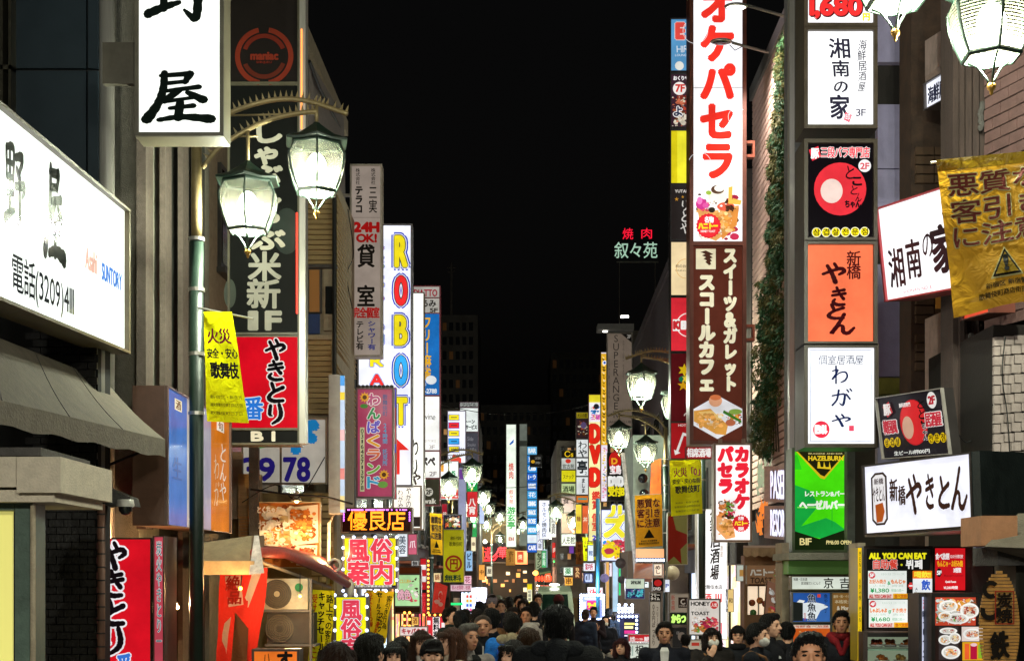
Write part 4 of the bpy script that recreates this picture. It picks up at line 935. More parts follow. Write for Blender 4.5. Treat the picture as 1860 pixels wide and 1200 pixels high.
sign('rooms_for_rent_sign', 'beige vertical board with added glow offering rooms, 24H OK in red', 'sign', (639, 302, 691, 645), 24.0, .28, '#a89c90', 3, '#b4a498',
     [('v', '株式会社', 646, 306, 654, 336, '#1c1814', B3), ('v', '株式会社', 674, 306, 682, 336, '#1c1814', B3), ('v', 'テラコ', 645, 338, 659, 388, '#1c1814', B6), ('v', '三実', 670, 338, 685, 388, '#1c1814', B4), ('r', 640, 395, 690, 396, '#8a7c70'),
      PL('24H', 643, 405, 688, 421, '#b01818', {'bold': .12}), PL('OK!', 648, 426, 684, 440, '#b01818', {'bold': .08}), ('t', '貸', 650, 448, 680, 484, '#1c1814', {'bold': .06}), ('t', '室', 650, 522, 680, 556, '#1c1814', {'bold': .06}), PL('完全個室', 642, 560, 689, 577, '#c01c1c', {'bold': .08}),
      ('v', 'シャワー有', 668, 583, 683, 636, '#2a3488', B6), ('v', 'テレビ有', 647, 583, 661, 636, '#1c1814', B6)], lit=.55, brackets=((606, 560, 638, 575), (600, 352, 638, 356)))  # weak glow put into the unlit board to brighten it
YC, RC, BC, MC_ = '#f4e020', '#f03030', '#38a8f0', '#e030b0'
def rob(t, x0, y0, x1, y1, c): return PL(t, x0, y0, x1, y1, c, {'bold': .05, 'out2': '#2048c0', 'ow2': .05, 'out': '#eef2ff', 'ow': .055})
def robk(t, x0, y0, x1, y1, c):
    h = y1 - y0; return [PL(t, x0, y0, x1, y1, '#1838c0', {'bold': .165}), PL(t, x0, y0, x1, y1, '#f4f6ff', {'bold': .115}), PL(t, x0, y0, x1, y1, '#202028', {'bold': .085}), PL(t, x0, y0, x1, y1, c, {'bold': .055})]
items = []
for t, y0, y1, c in [('R', 430, 483, YC), ('O', 503, 553, RC), ('B', 575, 625, YC), ('O', 648, 698, BC), ('T', 724, 770, YC)]: items += robk(t, 719, y0, 738, y1, c)
for t, y0, y1, c in [('R', 430, 452, MC_), ('E', 468, 486, '#80c840'), ('S', 502, 524, YC), ('T', 542, 562, MC_), ('A', 574, 598, '#3050d0'), ('U', 610, 630, BC), ('R', 648, 666, YC), ('A', 682, 700, RC)]: items += robk(t, 674, y0, 697, y1, c)
sign('robot_show_sign', 'tall white light box reading ROBOT in yellow, red and blue letters', 'sign', (652, 410, 746, 880), 30.0, .35, '#8a8890', 3, '#eef0fc',
     items + [('p', [(700, 778), (744, 818), (727, 818), (727, 862), (700, 862)], '#e83028'), ('e', 716, 826, 5, 9, '#f4f0f4'), ('r', 716, 817, 722, 862, '#e83028')], lit=1.05)
sign('blank_light_box', 'white light box with little on it, between ROBOT and the blue mahjong sign', 'sign', (747, 533, 769, 960), 33.0, .3, '#6a5c50', 2, '#fffef4',
     [('b', 'わ', 746, 792, 760, 830, '#241c18', {'w': 1.6}), ('b', 'り', 747, 834, 760, 862, '#241c18', {'w': 1.5}), ('b', 'や', 744, 858, 764, 880, '#3a2c24', {'w': 1.5})], lit=1.1)
sign('brush_name_sign', 'white light box with small brush writing under the ROBOT sign', 'sign', (716, 884, 763, 958), 31.5, .3, '#9a8878', 3, '#fff8ec',
     [('b', 'わがや', 722, 888, 732, 925, '#2a2420'), ('b', 'やがの', 737, 884, 747, 922, '#2a2420'), ('r', 750, 938, 763, 956, '#2a2420')], lit=1.05)
sign('tenant_directory_sign', 'tall tenant directory with blue mahjong panel and white floors', 'sign', (752, 521, 798, 916), 36.0, .3, '#8a3c48', 2, '#fff',
     panels=[(752, 521, 798, 541, '#b8b4ac', [PL('DIATTO', 752, 526, 794, 538, '#a02838', B4)], .75), (752, 542, 798, 569, '#c0bcb4', [PL('ろみ', 766, 545, 792, 557, '#282420', B4), PL('5F', 781, 560, 795, 567, '#282420', B6)], .75),
             (752, 570, 798, 718, '#1c70c0', [('v', 'フリー麻雀', 768, 574, 783, 690, '#f4b820', {'bold': .09}), ('e', 783, 690, 10, 8, '#f0f4f8'), PL('5-2788', 768, 706, 793, 714, '#e8f0f8', B6), PL('F', 769, 696, 774, 703, '#e8f0f8', B4)], .85),
             (752, 720, 798, 818, '#f0f0ec', [PL('wine', 768, 752, 791, 762, '#383030', {'brush': 1}), PL('SMOKE', 772, 798, 792, 803, '#b0a8a8'), PL('3F', 779, 808, 790, 815, '#b0a8a8', B3)], 1.0),
             (752, 820, 798, 868, '#f0efea', [PL('ペペ', 764, 830, 790, 846, '#3a3434', B6), PL('2F', 780, 856, 793, 864, '#888080', B4)], 1.0),
             (752, 870, 798, 916, '#3a3828', [('e', 779, 893, 7.5, 7.5, '#e0dccc'), PL('2F', 774, 889, 784, 897, '#3a3828', B6), PL('nwalk', 764, 905, 792, 914, '#e0dccc', B4)], .7)], lit=1.0)
pk = {'bold': .05, 'out': '#f4ece8', 'ow': .06}
its = [('r', 654, 776, 662, 892, '#c8c898'), ('v', '03-6457-3978', 653.5, 778, 662.5, 890, '#2a2a28', B3), ('v', '歌舞伎町', 695, 716, 704, 756, '#3a4a80', B4), ('v', '24時間', 695, 768, 704, 806, '#4aa0c8', B4), ('v', '託児所', 695, 815, 704, 846, '#4aa0c8', B4)]
for i, (ch, c) in enumerate(zip('わんぱくランド', ['#b84a78', '#2a8a48', '#6a58c0', '#e8a830', '#e87850', '#78b840', '#3aa0c8'])):
    its.append(PL(ch, 668, 716 + i * 25, 690, 736 + i * 25, c, pk))
for fx_, fy in ((663, 722), (698, 862)): its += [('star', fx_, fy, 10, '#e8a828', 10, .6), ('e', fx_, fy, 4, 4, '#5a3414')]
its += [('e', 662, 738, 7, 4, '#4a8a38'), ('e', 696, 880, 9, 6, '#6a9a40')]
def snow_top(root, sh, bx):
    mb = MB()
    for q in range(9): mb.ball(sh.P(652 + q * 7.4, 702, 0), (.035, .05, .03), 6, 4)
    part('bird_spikes', mb, concrete_dk, root)['kind'] = 'stuff'
sign('nursery_sign', 'pink vertical sign with seven multicoloured kana and sunflowers', 'sign', (650, 707, 712, 901), 22.0, .28, '#6a4a4c', 3, '#b04464', its, lit=.72, extra=snow_top)
sign('led_strip_sign', 'narrow strip of red and violet lamps right of the pink nursery sign', 'sign', (716, 705, 719, 905), 23.0, .1, '#50303c', 1, '#c02838', [('r', 716, 706, 719, 740, '#5040e0'), ('r', 716, 806, 719, 822, '#5040e0')], lit=1.0)
def led_dots(items_text, x0, y0, x1, y1, n, m, col):
    """dot matrix display: lamps set where the characters have ink"""
    import itertools
    shp = place_text(items_text, x0, y0, x1, y1); dots = []
    def inside(px, py):
        for vs, fs in shp:
            for f in fs:
                a, b, c = (vs[i] for i in f[:3]); d1 = (b[0]-a[0])*(py-a[1])-(b[1]-a[1])*(px-a[0]); d2 = (c[0]-b[0])*(py-b[1])-(c[1]-b[1])*(px-b[0]); d3 = (a[0]-c[0])*(py-c[1])-(a[1]-c[1])*(px-c[0])
                if (d1 >= 0) == (d2 >= 0) == (d3 >= 0): return True
        return False
    for i in range(n):
        for j in range(m):
            px = x0 + (x1 - x0) * (i + .5) / n; py = y0 + (y1 - y0) * (j + .5) / m
            if any(inside(px + ex, py + ey) for ex, ey in ((0, 0), (.45, 0), (-.45, 0), (0, .45), (0, -.45))): dots.append((px, py))
    return dots
def led_extra(root, sh, bx):
    mb = MB()
    for (x, y) in led_dots('優良店', 632, 928, 736, 962, 66, 22, 0):
        q = [sh.P(x - .72, y - .72, 3), sh.P(x + .72, y - .72, 3), sh.P(x + .72, y + .72, 3), sh.P(x - .72, y + .72, 3)]; mb.add(q, [(0, 1, 2, 3)])
    part('led_lettering', mb, glow('amber_led', '#ff9410', 1.7), root)
    mb = MB(); rr = random.Random(2)
    for q in range(52):
        if rr.random() < .75: x = 628 + q * 2.2; p = sh.P(x, 925.5, 4); mb.ball(p, .009, 6, 4)
    for q in range(6):
        for x in (624.5, 744): mb.ball(sh.P(x, 930 + q * 3, 4), .009, 6, 4)
    part('violet_led', mb, glow('violet_led', '#d060ff', 6), root)
sign('led_matrix_sign', 'dot matrix sign with three glowing amber characters and violet lamp border', 'sign', (622, 924, 746, 965), 21.0, .3, '#4a2c24', 3, '#301008', [], lit=.5, extra=led_extra)
def bulbs(rect, n, m, mat, r_=.018, nm='bulb_row', off=.05):
    x0, y0, x1, y1 = rect
    def f(root, sh, bx):
        mb = MB()
        for i in range(n):
            for y in (y0, y1): mb.ball(sh.P(x0 + (x1 - x0) * i / (n - 1), y) + sh.N * off, r_, 8, 5)
        for j in range(1, m - 1):
            for x in (x0, x1): mb.ball(sh.P(x, y0 + (y1 - y0) * j / (m - 1)) + sh.N * off, r_, 8, 5)
        part(nm, mb, mat, root)
    return f
coolw = glow('cool_white_led', '#c8d8ff', 4); warmb = glow('warm_bulb', '#ffa040', 5)
GA = {'bold': .085, 'out2': '#2a2430', 'ow2': .035, 'out': '#fbf0f4', 'ow': .055}
sign('guide_office_sign', 'yellow square sign with four large pink red characters ringed by cool lamps', 'sign', (626, 977, 719, 1066), 20.4, .3, '#3c3a44', 3, '#f0e418',
     [PL('風', 632, 981, 670, 1018, '#e04058', GA), PL('俗', 674, 981, 712, 1018, '#e04058', GA), PL('案', 632, 1022, 670, 1059, '#e04058', GA), PL('内', 674, 1022, 712, 1059, '#e04058', GA), ('r', 626, 1062, 719, 1066, '#20202c'), PL('東京都公安委員会届出済', 642, 1062.5, 712, 1065.5, '#f0f0f0', B4)], lit=.92, extra=bulbs((624, 975, 721, 1072), 6, 6, coolw, .022))
sign('guide_office_sign', 'tall yellow sign with red characters behind the dark haired heads, ringed by lamps', 'sign', (611, 1084, 665, 1260), 19.0, .3, '#4a4850', 3, '#f4ec18',
     [PL('風', 620, 1091, 656, 1124, '#e04058', GA), PL('俗', 620, 1126, 656, 1159, '#e04058', GA), PL('案', 620, 1162, 656, 1195, '#e04058', GA), PL('内', 620, 1198, 656, 1230, '#e04058', GA)], lit=.95, extra=bulbs((609, 1080, 667, 1250), 4, 9, coolw, .022))
sign('cover_girl_sign', 'pale green poster light box with brown top and bottom bands', 'sign', (718, 1030, 762, 1111), 26.0, .3, '#4a2c1c', 3, '#c0e8b0',
     panels=[(718, 1030, 762, 1042, '#6a3018', [], .35), (718, 1043, 762, 1101, '#b8e8a8', [('food', 740, 1048, 762, 1095, 'sweet', 8, 14), PL('桃色', 722, 1072, 746, 1088, '#f0b8c8', {'bold': .08, 'out': '#7a3048', 'ow': .07}), PL('CLUB', 726, 1052, 744, 1058, '#d8c060', B4)], .95), (718, 1102, 762, 1111, '#3a2414', [], .3)], lit=.9)
def marquee(x0, y0, x1, y1, d, label, n=0, name='marquee_lights'):
    a, b = W(x0, y0, d), W(x1, y1, d); L = (b - a).length; n = n or max(3, int(L / .085)); c = (a + b) / 2
    root = empty(name, (c.x, c.y + .03, min(a.z, b.z)), label, 'lights'); mb = MB(); mb.tube([a + Vector((0, .03, 0)), b + Vector((0, .03, 0))], .03, 6); part('rail', mb, matte('marquee_rail', '#7a3a14', rough=.5), root)
    for k in range(n): part('bulb', MB().ball(a.lerp(b, k / (n - 1)), .024, 8, 5), warmb, root)
marquee(778, 1018, 778, 1112, 31, 'vertical string of warm bulbs right of the pale green poster box')
marquee(770, 1116, 810, 1116, 29.8, 'row of warm bulbs over the red and white free guide sign')
marquee(811.5, 1119, 811.5, 1138, 29.8, 'short warm bulb string at the right side of the free guide sign')
sign('striped_pillar_sign', 'narrow red white and black sign left of the vertical bulb string', 'sign', (764, 1014, 774, 1112), 31.5, .15, '#3a2020', 1, '#c02028', [('r', 764, 1025, 774, 1034, '#f4ecec'), ('r', 764, 1046, 774, 1056, '#f4ecec'), ('r', 764, 1070, 774, 1076, '#181010'), ('b', 'やとりん', 765, 1078, 773, 1110, '#f03c48', {'w': 1.3})], lit=.9)
sign('free_guide_sign', 'red and white sign with black characters under the warm bulb row', 'sign', (776, 1120, 808, 1215), 30.0, .2, '#501818', 1, '#d82c38', [('r', 776, 1126, 782, 1134, '#f8f0f0'), ('r', 802, 1130, 808, 1140, '#f8f0f0'), ('r', 776, 1150, 782, 1160, '#f8f0f0'), ('r', 786, 1120, 799, 1160, '#fff4f4'), ('v', '無料案', 787, 1120, 798, 1158, '#181418', B8), ('r', 784, 1162, 800, 1210, '#ff7080')], lit=1.0)
sign('cabaret_board', 'small white board with red kana just above the heads on the left', 'sign', (727, 1138, 776, 1153), 24.5, .1, '#8a6a60', 1.5, '#f0dcd8', [PL('キャバクラ', 730, 1141, 772, 1150, '#c02c3c', B6)], lit=.85)
sign('tiny_free_sign', 'tiny black sign with the character for free above the poster box', 'sign', (748, 1018, 760, 1029), 27, .1, '#383030', 1, '#d8d4d0', [PL('無', 749, 1019, 759, 1028, '#181414', B6)], lit=.8)
sign('orange_floor_sign', 'orange light box with black brush strokes at the bottom left', 'sign', (462, 1182, 540, 1290), 14.0, .25, '#4a3a34', 4, '#f07828', [('b', 'しり', 478, 1186, 492, 1230, '#1a1410', {'w': .8}) if False else ('b', 'り', 478, 1186, 492, 1215, '#1a1410', {'w': .8}), ('t', 'す', 505, 1184, 530, 1215, '#1a1410', {'bold': .06})], lit=.95)
# yellow loan sign with red ring
sign('loan_sign', 'olive yellow sign with a red ringed emblem right of the gold banner', 'sign', (806, 962, 842, 1056), 44, .25, '#6a6410', 1, '#b0a818',
     [PL('歌舞伎町', 816, 984, 840, 991, '#4a4610', B4), PL('新宿', 818, 974, 838, 980, '#4a4610', B4), ('ring', 824, 1023, 11.5, 15.5, 0, 360, '#8a2818'), PL('円', 818, 1015, 831, 1031, '#8a2818', B8), PL('無料', 808, 1044, 838, 1054, '#1c3c28', B8)], lit=.55)
# small robot sign etc
its = []
for i, (t, c) in enumerate(zip('ROBOT', [YC, RC, YC, BC, YC])): its += [('r', 814.5, 752 + i * 14.5, 834.5, 763.5 + i * 14.5, '#2048c0'), ('r', 815.5, 753 + i * 14.5, 833.5, 762.5 + i * 14.5, c), ('r', 819, 757 + i * 14.5, 830, 758.5 + i * 14.5, '#283040')]
sign('small_robot_sign', 'smaller white sign with five coloured letter bars and a red arrow, farther down the left', 'sign', (814, 747, 845, 840), 48, .3, '#9a8aa0', 1.5, '#eceffc', its + [('p', [(824, 824), (838, 832), (838, 840), (806 + 10, 840)], '#e04838')], lit=1.0)
sign('building_name_sign', 'pale grey sign with a small name header beside the small robot sign', 'sign', (836, 731, 868, 850), 52, .3, '#8a6a80', 1.5, '#d0d4d0',
     panels=[(836, 731, 868, 739, '#a8aca8', [PL('フジビル', 839, 732, 865, 738, '#383838', B4)], .7), (836, 741, 868, 784, '#e0e8e4', [PL('トーン', 846, 762, 862, 769, '#303438', B6), PL('サービス', 846, 772, 866, 779, '#303438', B6)], .95), (836, 786, 868, 850, '#5c5c66', [PL('Side', 849, 793, 860, 800, '#a8a8b0', {'brush': 1}), PL('Smoke', 849, 804, 864, 810, '#a8a8b0', {'brush': 1}), PL('Hills', 849, 813, 865, 820, '#a8a8b0', {'brush': 1}), PL('diary', 849, 828, 862, 835, '#a8a8b0', {'brush': 1})], .5)])
sign('green_sign', 'green panel with white mark behind the second left lantern', 'sign', (848, 846, 867, 892), 51, .25, '#2c5c40', 1, '#149a48', [('e', 860, 862, 4, 5, '#e8f4ec'), PL('56', 850, 880, 858, 886, '#e8f4ec')], lit=.85)
sign('white_health_sign', 'white sign with green letters and red base by the second left lantern', 'sign', (800, 838, 832, 906), 46, .25, '#a08890', 1, '#e8f0ec', [('r', 800, 843, 806, 856, '#e8a030'), PL('US', 816, 855, 827, 863, '#189858', B6), ('r', 800, 888, 832, 905, '#d83c34'), PL('た・ば・こ', 801, 891, 830, 902, '#f8e0dc', B6)], lit=.95)
sign('red_banner_sign', 'bright red vertical sign with white characters left of the twin lanterns', 'sign', (849, 893, 867, 938), 50, .25, '#6a1c20', 1, '#d01c24', [('v', '八宵', 851, 904, 864, 934, '#f8f0ec', {'bold': .07})], lit=.95)
sign('violet_pillar_sign', 'pale violet vertical panel behind the red sign at left', 'sign', (833, 850, 846, 1000), 49, .25, '#8a84a0', 1, '#b0b4d8', [('r', 834, 852, 845, 870, '#8048a8')], lit=.6)
sign('night_food_board', 'small dark picture board above the olive yellow sign', 'sign', (806, 935, 838, 960), 43.5, .15, '#28242c', 1, '#282430', [('food', 807, 936, 837, 959, 'mix', 12, 30)], lit=.5)
sign('pink_notice_board', 'pink white notice board above the crowd by the green neon strip', 'sign', (819, 1062, 856, 1072), 40, .1, '#b890a0', 1, '#e8c8d0', [PL('飲み放題歌い放題', 821, 1063, 854, 1070, '#b04868', B3)], lit=.9)
sign('green_neon_strip', 'bright green neon strip above the crowd left of centre', 'sign', (819, 1094, 840, 1098), 38, .1, '#104020', .5, '#30ff80', [], lit=1.3)
sign('lamp_framed_menu', 'pale menu sign framed by cool lamps over the crowd left of centre', 'sign', (840, 1077, 860, 1112), 39, .2, '#d0e0e0', 1.5, '#dcf0ec', [('r', 847 + q * 6, 1080 + w_ * 8, 851 + q * 6, 1085 + w_ * 8, c) for q in range(2) for w_, c in enumerate(['#e04838', '#f0b828', '#4868e0', '#e86898'])], lit=1.1, extra=bulbs((840, 1077, 862, 1112), 4, 9, coolw, .03))
sign('white_entrance_sign', 'very bright bluish white box above the crowd left of centre', 'sign', (858, 1068, 883, 1100), 42, .3, '#c0c8e8', 1, '#e8ecff', [('v', 'カラオケ', 868, 1070, 874, 1098, '#e080b0', B6), ('r', 863, 1073, 866, 1098, '#403858')], lit=1.25)
# centre
sign('barbecue_tower_sign', 'tall narrow white sign with a blue leaf and red and green characters', 'sign', (920, 771, 937, 992), 74, .4, '#a8b0a0', 1, '#eaf4e4', [('p', [(925, 806), (933, 797), (933, 803), (927, 808)], '#2860b8'), ('v', '焼肉', 924, 840, 933, 870, '#e04838', B6), ('v', '叙々苑', 924.5, 889, 932.5, 915, '#d87868', B4), ('v', '游玄亭', 921, 920, 936, 960, '#28a848', {'bold': .06}), PL('B1', 924, 975, 933, 981, '#c04838', B4)], lit=1.05)
sign('grey_side_sign', 'dim pale panel just right of the tall white barbecue sign', 'sign', (944, 770, 957, 990), 80, .3, '#5a6058', 1, '#8c9488', [('r', 944, 800, 957, 810, '#40443c')], lit=.5)
its = []; cols = ['#68b8e8', '#2888e0', '#2890e0', '#2068d0', '#2878d8', '#38a0e0', '#2898d8', '#38a0e0', '#3090e0', '#3ab0e8', '#d8f0ff', '#1860d0']
for i, c in enumerate(cols): y = 811 + i * 16; its.append((958, y, 975, y + 15, c, [PL(['BAR', '藍', 'Club', 'I・ウ', 'LOUNGE', '花', 'DINING', 'SNACK', 'ROSE', 'MOON', '居酒屋', 'CAFE'][i], 960, y + 3, 973, y + 11, '#f0f8ff', B6)], .95))
sign('blue_directory_sign', 'stack of bright blue bar signs in the middle distance', 'sign', (958, 811, 975, 1003), 66, .3, '#103058', .8, panels=its)
sign('rainbow_bar_sign', 'small black sign with orange dot overlapping the blue bar signs', 'sign', (963, 826, 983, 847), 64, .2, '#1c1c1c', .8, '#181614', [('e', 968, 838, 3.5, 3, '#f0b020'), PL('LAX BAR', 972, 829, 982, 834, '#a8a8a0'), PL('OPEN', 972, 838, 981, 842, '#a8a8a0')], lit=.7)
sign('offal_grill_sign', 'bluish white vertical sign with kana in the middle distance', 'sign', (980, 909, 997, 978), 58, .25, '#c8d0e8', 1, '#e8ecfc', [('v', 'ホルモン焼肉伝', 984, 911, 993, 976, '#2c3450', B4)], lit=1.1)
sign('offal_grill_sign', 'lower continuation of the bluish white kana sign, set slightly left', 'sign', (976, 966, 985, 998), 59, .2, '#b0b8d0', 1, '#e4e8f8', [('v', '食べ道', 977, 967, 984, 996, '#2c3450', B4)], lit=1.0)
sign('pachinko_sign', 'pale green vertical kana sign with a light blue panel beside it', 'sign', (973, 1000, 994, 1034), 68, .2, '#607058', .8, panels=[(973, 1000, 985, 1034, '#a8b890', [('v', 'セブン', 975, 1003, 983, 1031, '#28381c', B6)], .8), (986, 997, 994, 1034, '#b8d8e8', [], .9)])
sign('yellow_pillar_sign', 'small yellow and white upright sign over the crowd in the middle', 'sign', (958, 1060, 966, 1098), 46, .2, '#a09020', .8, '#f8f4d0', [('r', 958, 1060, 966, 1070, '#f0dc18'), ('r', 958, 1092, 966, 1098, '#f0dc18'), ('v', '相席屋', 959, 1071, 965, 1091, '#4a4430', B4)], lit=1.05)
r = empty('green_neon_roof', W(1028, 1022, 62), 'green neon line along a shop roof edge in the middle distance', 'neon light')
part('neon_tube', MB().tube([W(1005, 1019, 62), W(1046, 1022, 62)], .035, 8), glow('green_neon', '#20ff60', 4), r); part('gutter', MB().pbox(1005, 1024, 1056, 1028, 62, .6), matte('green_roof', '#7a9a78', rough=.5), r)
part('sign_frame', MB().tube([W(1016, 815, 62), W(1016, 1010, 62)], .05, 6), glow('green_edge', '#18c038', 1.2), r)
sign('bar_directory_sign', 'middle distance directory of mixed panels, black G panel at its top', 'sign', (1020, 818, 1045, 990), 56, .3, '#3c3c34', 1,
     panels=[(1020, 818, 1045, 831, '#18160c', [('ring', 1031, 824, 4, 5.5, 20, 330, '#f0c818'), PL('S', 1037, 823, 1041, 829, '#f0c818', B6)], .9), (1020, 832, 1045, 852, '#c8ccc4', [('e', 1032, 837, 5, 4, '#d03828'), PL('宮古苑', 1022, 843, 1043, 850, '#304038', B4)], .9), (1020, 854, 1045, 875, '#d4cc18', [PL('スナック', 1023, 862, 1042, 869, '#6a6410', B3)], .95),
             (1020, 878, 1045, 897, '#b8c890', [PL('酒場', 1022, 883, 1043, 893, '#283820', B6)], .9), (1020, 901, 1045, 930, '#c0a8a0', [PL('食', 1022, 905, 1034, 914, '#403430', B4)], .9), (1020, 932, 1045, 968, '#cca088', [('p', [(1036, 940), (1045, 932), (1045, 966), (1036, 966)], '#e05838')], .9), (1020, 970, 1045, 990, '#d8dcd0', [PL('人形館', 1021, 975, 1044, 987, '#202820', B4)], .95)])
sign('tavern_directory_sign', 'white panels with black brush name and a portrait panel above, left of DVD', 'sign', (1047, 749, 1068, 912), 54, .3, '#3c3830', 1,
     panels=[(1047, 749, 1068, 760, '#988818', [PL('大人の館', 1049, 751, 1066, 758, '#3a3408', B4)], .8), (1047, 761, 1068, 796, '#382428', [('food', 1048, 764, 1068, 795, 'meat', 12, 12), ('e', 1060, 772, 5, 6, '#6a5888')], .6), (1047, 798, 1068, 830, '#d8dcdc', [('b', 'おり' if False else 'わや', 1050, 801, 1066, 830, '#282c30', {'w': 1.2})], .9), (1047, 832, 1068, 864, '#dce0e0', [PL('亭', 1049, 838, 1066, 858, '#282c30', B8), PL('2', 1062, 856, 1066, 862, '#282c30')], .9),
             (1047, 866, 1068, 898, '#dce0e0', [('v', 'ましま', 1056, 868, 1063, 895, '#282c30', B4)], .9), (1047, 900, 1068, 912, '#e07828', [('r', 1050, 904, 1066, 907, '#20a8a0')], .8)])
its = [('r', 1070, 717, 1092, 730, '#e8d830'), ('r', 1070, 731, 1092, 766, '#f4f0f4'), ('food', 1071, 733, 1090, 762, 'flower', 4, 18), ('e', 1083, 738, 5, 5, '#202028'), PL('王様', 1073, 753, 1090, 762, '#d838a0', B6)]
for t, y0, c in [('D', 772, 0), ('V', 810, 0), ('D', 851, 0)]: its += [('r', 1070, y0 - 3, 1092, y0 + 34, '#fff4b8'), PL(t, 1073, y0, 1089, y0 + 31, '#e02818', {'bold': .10, 'out': '#7a1410', 'ow': .015})]
its += [('v', '鑑賞', 1075, 892, 1090, 925, '#d83828', B8), ('v', '個室', 1075, 932, 1090, 964, '#e04030', B8), PL('24', 1076, 972, 1090, 980, '#3838c0', B8)]
sign('dvd_sign', 'tall cream sign with large red letters D, V, D', 'sign', (1070, 717, 1091, 982), 50, .35, '#6a3020', 1, '#f8f0a8', its, lit=1.0)
its = [('r', 1092, 642, 1103, 808, '#f0b828')]
rnd = random.Random(8)
for i in range(34): y = 646 + i * 4.7; its.append(('p', [(1092 + rnd.uniform(0, 3), y), (1098, y + rnd.uniform(1, 4)), (1102 - rnd.uniform(0, 4), y + rnd.uniform(-1, 2)), (1097, y + 5)], '#2a1c10' if i % 3 else '#fff0c8'))
its += [('e', 1098, 659, 4, 4, '#f8f8ff'), ('e', 1098, 659, 2.2, 2.4, '#2858c0')] + [('food', 1093, 812, 1103, 908, 'flower', 7, 60)]
sign('tiger_pattern_sign', 'narrow sign striped like a tiger coat beside the grey vertical banner', 'sign', (1092, 640, 1103, 910), 49, .3, '#6a4820', 1, '#e8e0f0', its, lit=.95)
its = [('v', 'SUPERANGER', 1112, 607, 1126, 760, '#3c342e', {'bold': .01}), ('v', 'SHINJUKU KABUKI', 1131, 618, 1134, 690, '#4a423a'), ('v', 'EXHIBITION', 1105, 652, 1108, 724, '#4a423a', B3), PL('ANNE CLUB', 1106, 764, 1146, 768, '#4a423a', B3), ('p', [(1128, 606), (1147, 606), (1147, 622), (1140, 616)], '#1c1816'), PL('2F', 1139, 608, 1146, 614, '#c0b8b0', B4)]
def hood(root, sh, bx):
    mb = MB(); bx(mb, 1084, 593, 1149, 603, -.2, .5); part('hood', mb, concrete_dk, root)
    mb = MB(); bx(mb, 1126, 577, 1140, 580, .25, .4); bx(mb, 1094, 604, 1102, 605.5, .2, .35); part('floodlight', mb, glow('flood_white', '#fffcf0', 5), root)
sign('grey_vertical_banner', 'grey brown vertical sign with added glow, long outlined lettering and a flat hood', 'sign', (1104, 606, 1147, 800), 43, .35, '#5a5048', 1.5, '#8a7a6c', its, lit=.45, extra=hood)  # even glow added to lift the face of this unlit sign
sign('dvd_reception_sign', 'black sign with white DVD and yellow characters beneath a red disc', 'sign', (1104, 822, 1137, 908), 46, .3, '#202020', 1, '#14120e', [('e', 1117, 838, 11, 19, '#c01c18'), PL('D', 1111, 832, 1121, 842, '#f0a828', B8), PL('宝島', 1108, 846, 1128, 860, '#f4e8e8', {'bold': .1}), PL('DVD', 1106, 866, 1132, 882, '#f4f4f0', {'bold': .13}), PL('受付B', 1105, 884, 1134, 900, '#f0e018', {'bold': .11})], lit=.9)
sign('flower_kana_sign', 'white sign with big yellow outlined kana above bright flowers', 'sign', (1093, 926, 1142, 1017), 44.5, .3, '#5048a0', 1.5, '#e4ecfc',
     [('food', 1093, 978, 1142, 1016, 'flower', 5, 90), ('e', 1105, 1000, 13, 13, '#f0d820'), ('food', 1094, 990, 1117, 1012, 'flower', 9, 1), PL('ル', 1104, 918, 1142, 940, '#f4e838', {'bold': .1, 'out2': '#2040a0', 'ow2': .03, 'out': '#fff', 'ow': .04}), PL('ズ', 1098, 940, 1136, 974, '#f4e838', {'bold': .1, 'out2': '#2040a0', 'ow2': .03, 'out': '#fff', 'ow': .04}), ('e', 1136, 978, 4, 4, '#e8a8b0')], lit=1.0)
# rooftop neon lettering
r = empty('rooftop_neon', W(1155, 472, 68), 'rooftop neon of two red characters above three green ones', 'neon sign')
def neon_text(root, txt, x0, y0, x1, y1, d, mat, nm):
    O = W(x0, y0, d); sh = Sheet(O, Vector((d / F, 0, 0)), Vector((0, 0, -d / F)), Vector((0, -1, 0)), x0, y0); L, P_ = MB(), MB()
    draw(sh, [('t', txt, x0, y0, x1, y1, '#fff', {'bold': .015})], L, P_); part(nm, L, mat, root)
neon_text(r, '焼', 1131, 416, 1150, 434, 68, glow('red_neon', '#ff1838', 1.1), 'neon_character'); neon_text(r, '肉', 1165, 416, 1184, 433, 68, glow('red_neon', '#ff1838', 1.1), 'neon_character')
neon_text(r, '叙々苑', 1116, 442, 1194, 468, 68, glow('mint_neon', '#c4f0d4', .6), 'neon_character')
part('rack', MB().tube([W(1120, 476, 68.3), W(1196, 476, 68.3)], .04, 5).tube([W(1125, 476, 68.3), W(1125, 640, 68.3)], .02, 5).tube([W(1190, 476, 68.3), W(1190, 640, 68.3)], .02, 5), night_wall, r)
part('rack', MB().pbox(1140, 600, 1170, 1000, 68.4, 6), night_wall, r)
r = empty('red_neon_script', W(905, 1015, 92), 'large red neon script on the dark arcade at the end of the street', 'neon sign')
for ch, x in (('遊', 880), ('ノ', 893), ('華', 906)): neon_text(r, ch, x, 994, x + 14, 1013, 92, glow('crimson_neon', '#ff3038', 1.7), 'neon_character')
part('board', MB().pbox(876, 985, 924, 1020, 92.3, .3), matte('arcade_dark', '#201812'), r)
part('neon_underline', MB().tube([W(879, 1017, 91.9), W(898, 1016, 91.9), W(904, 1008, 91.9)], .07, 6), glow('crimson_neon', '#ff3038', 1.7), r)

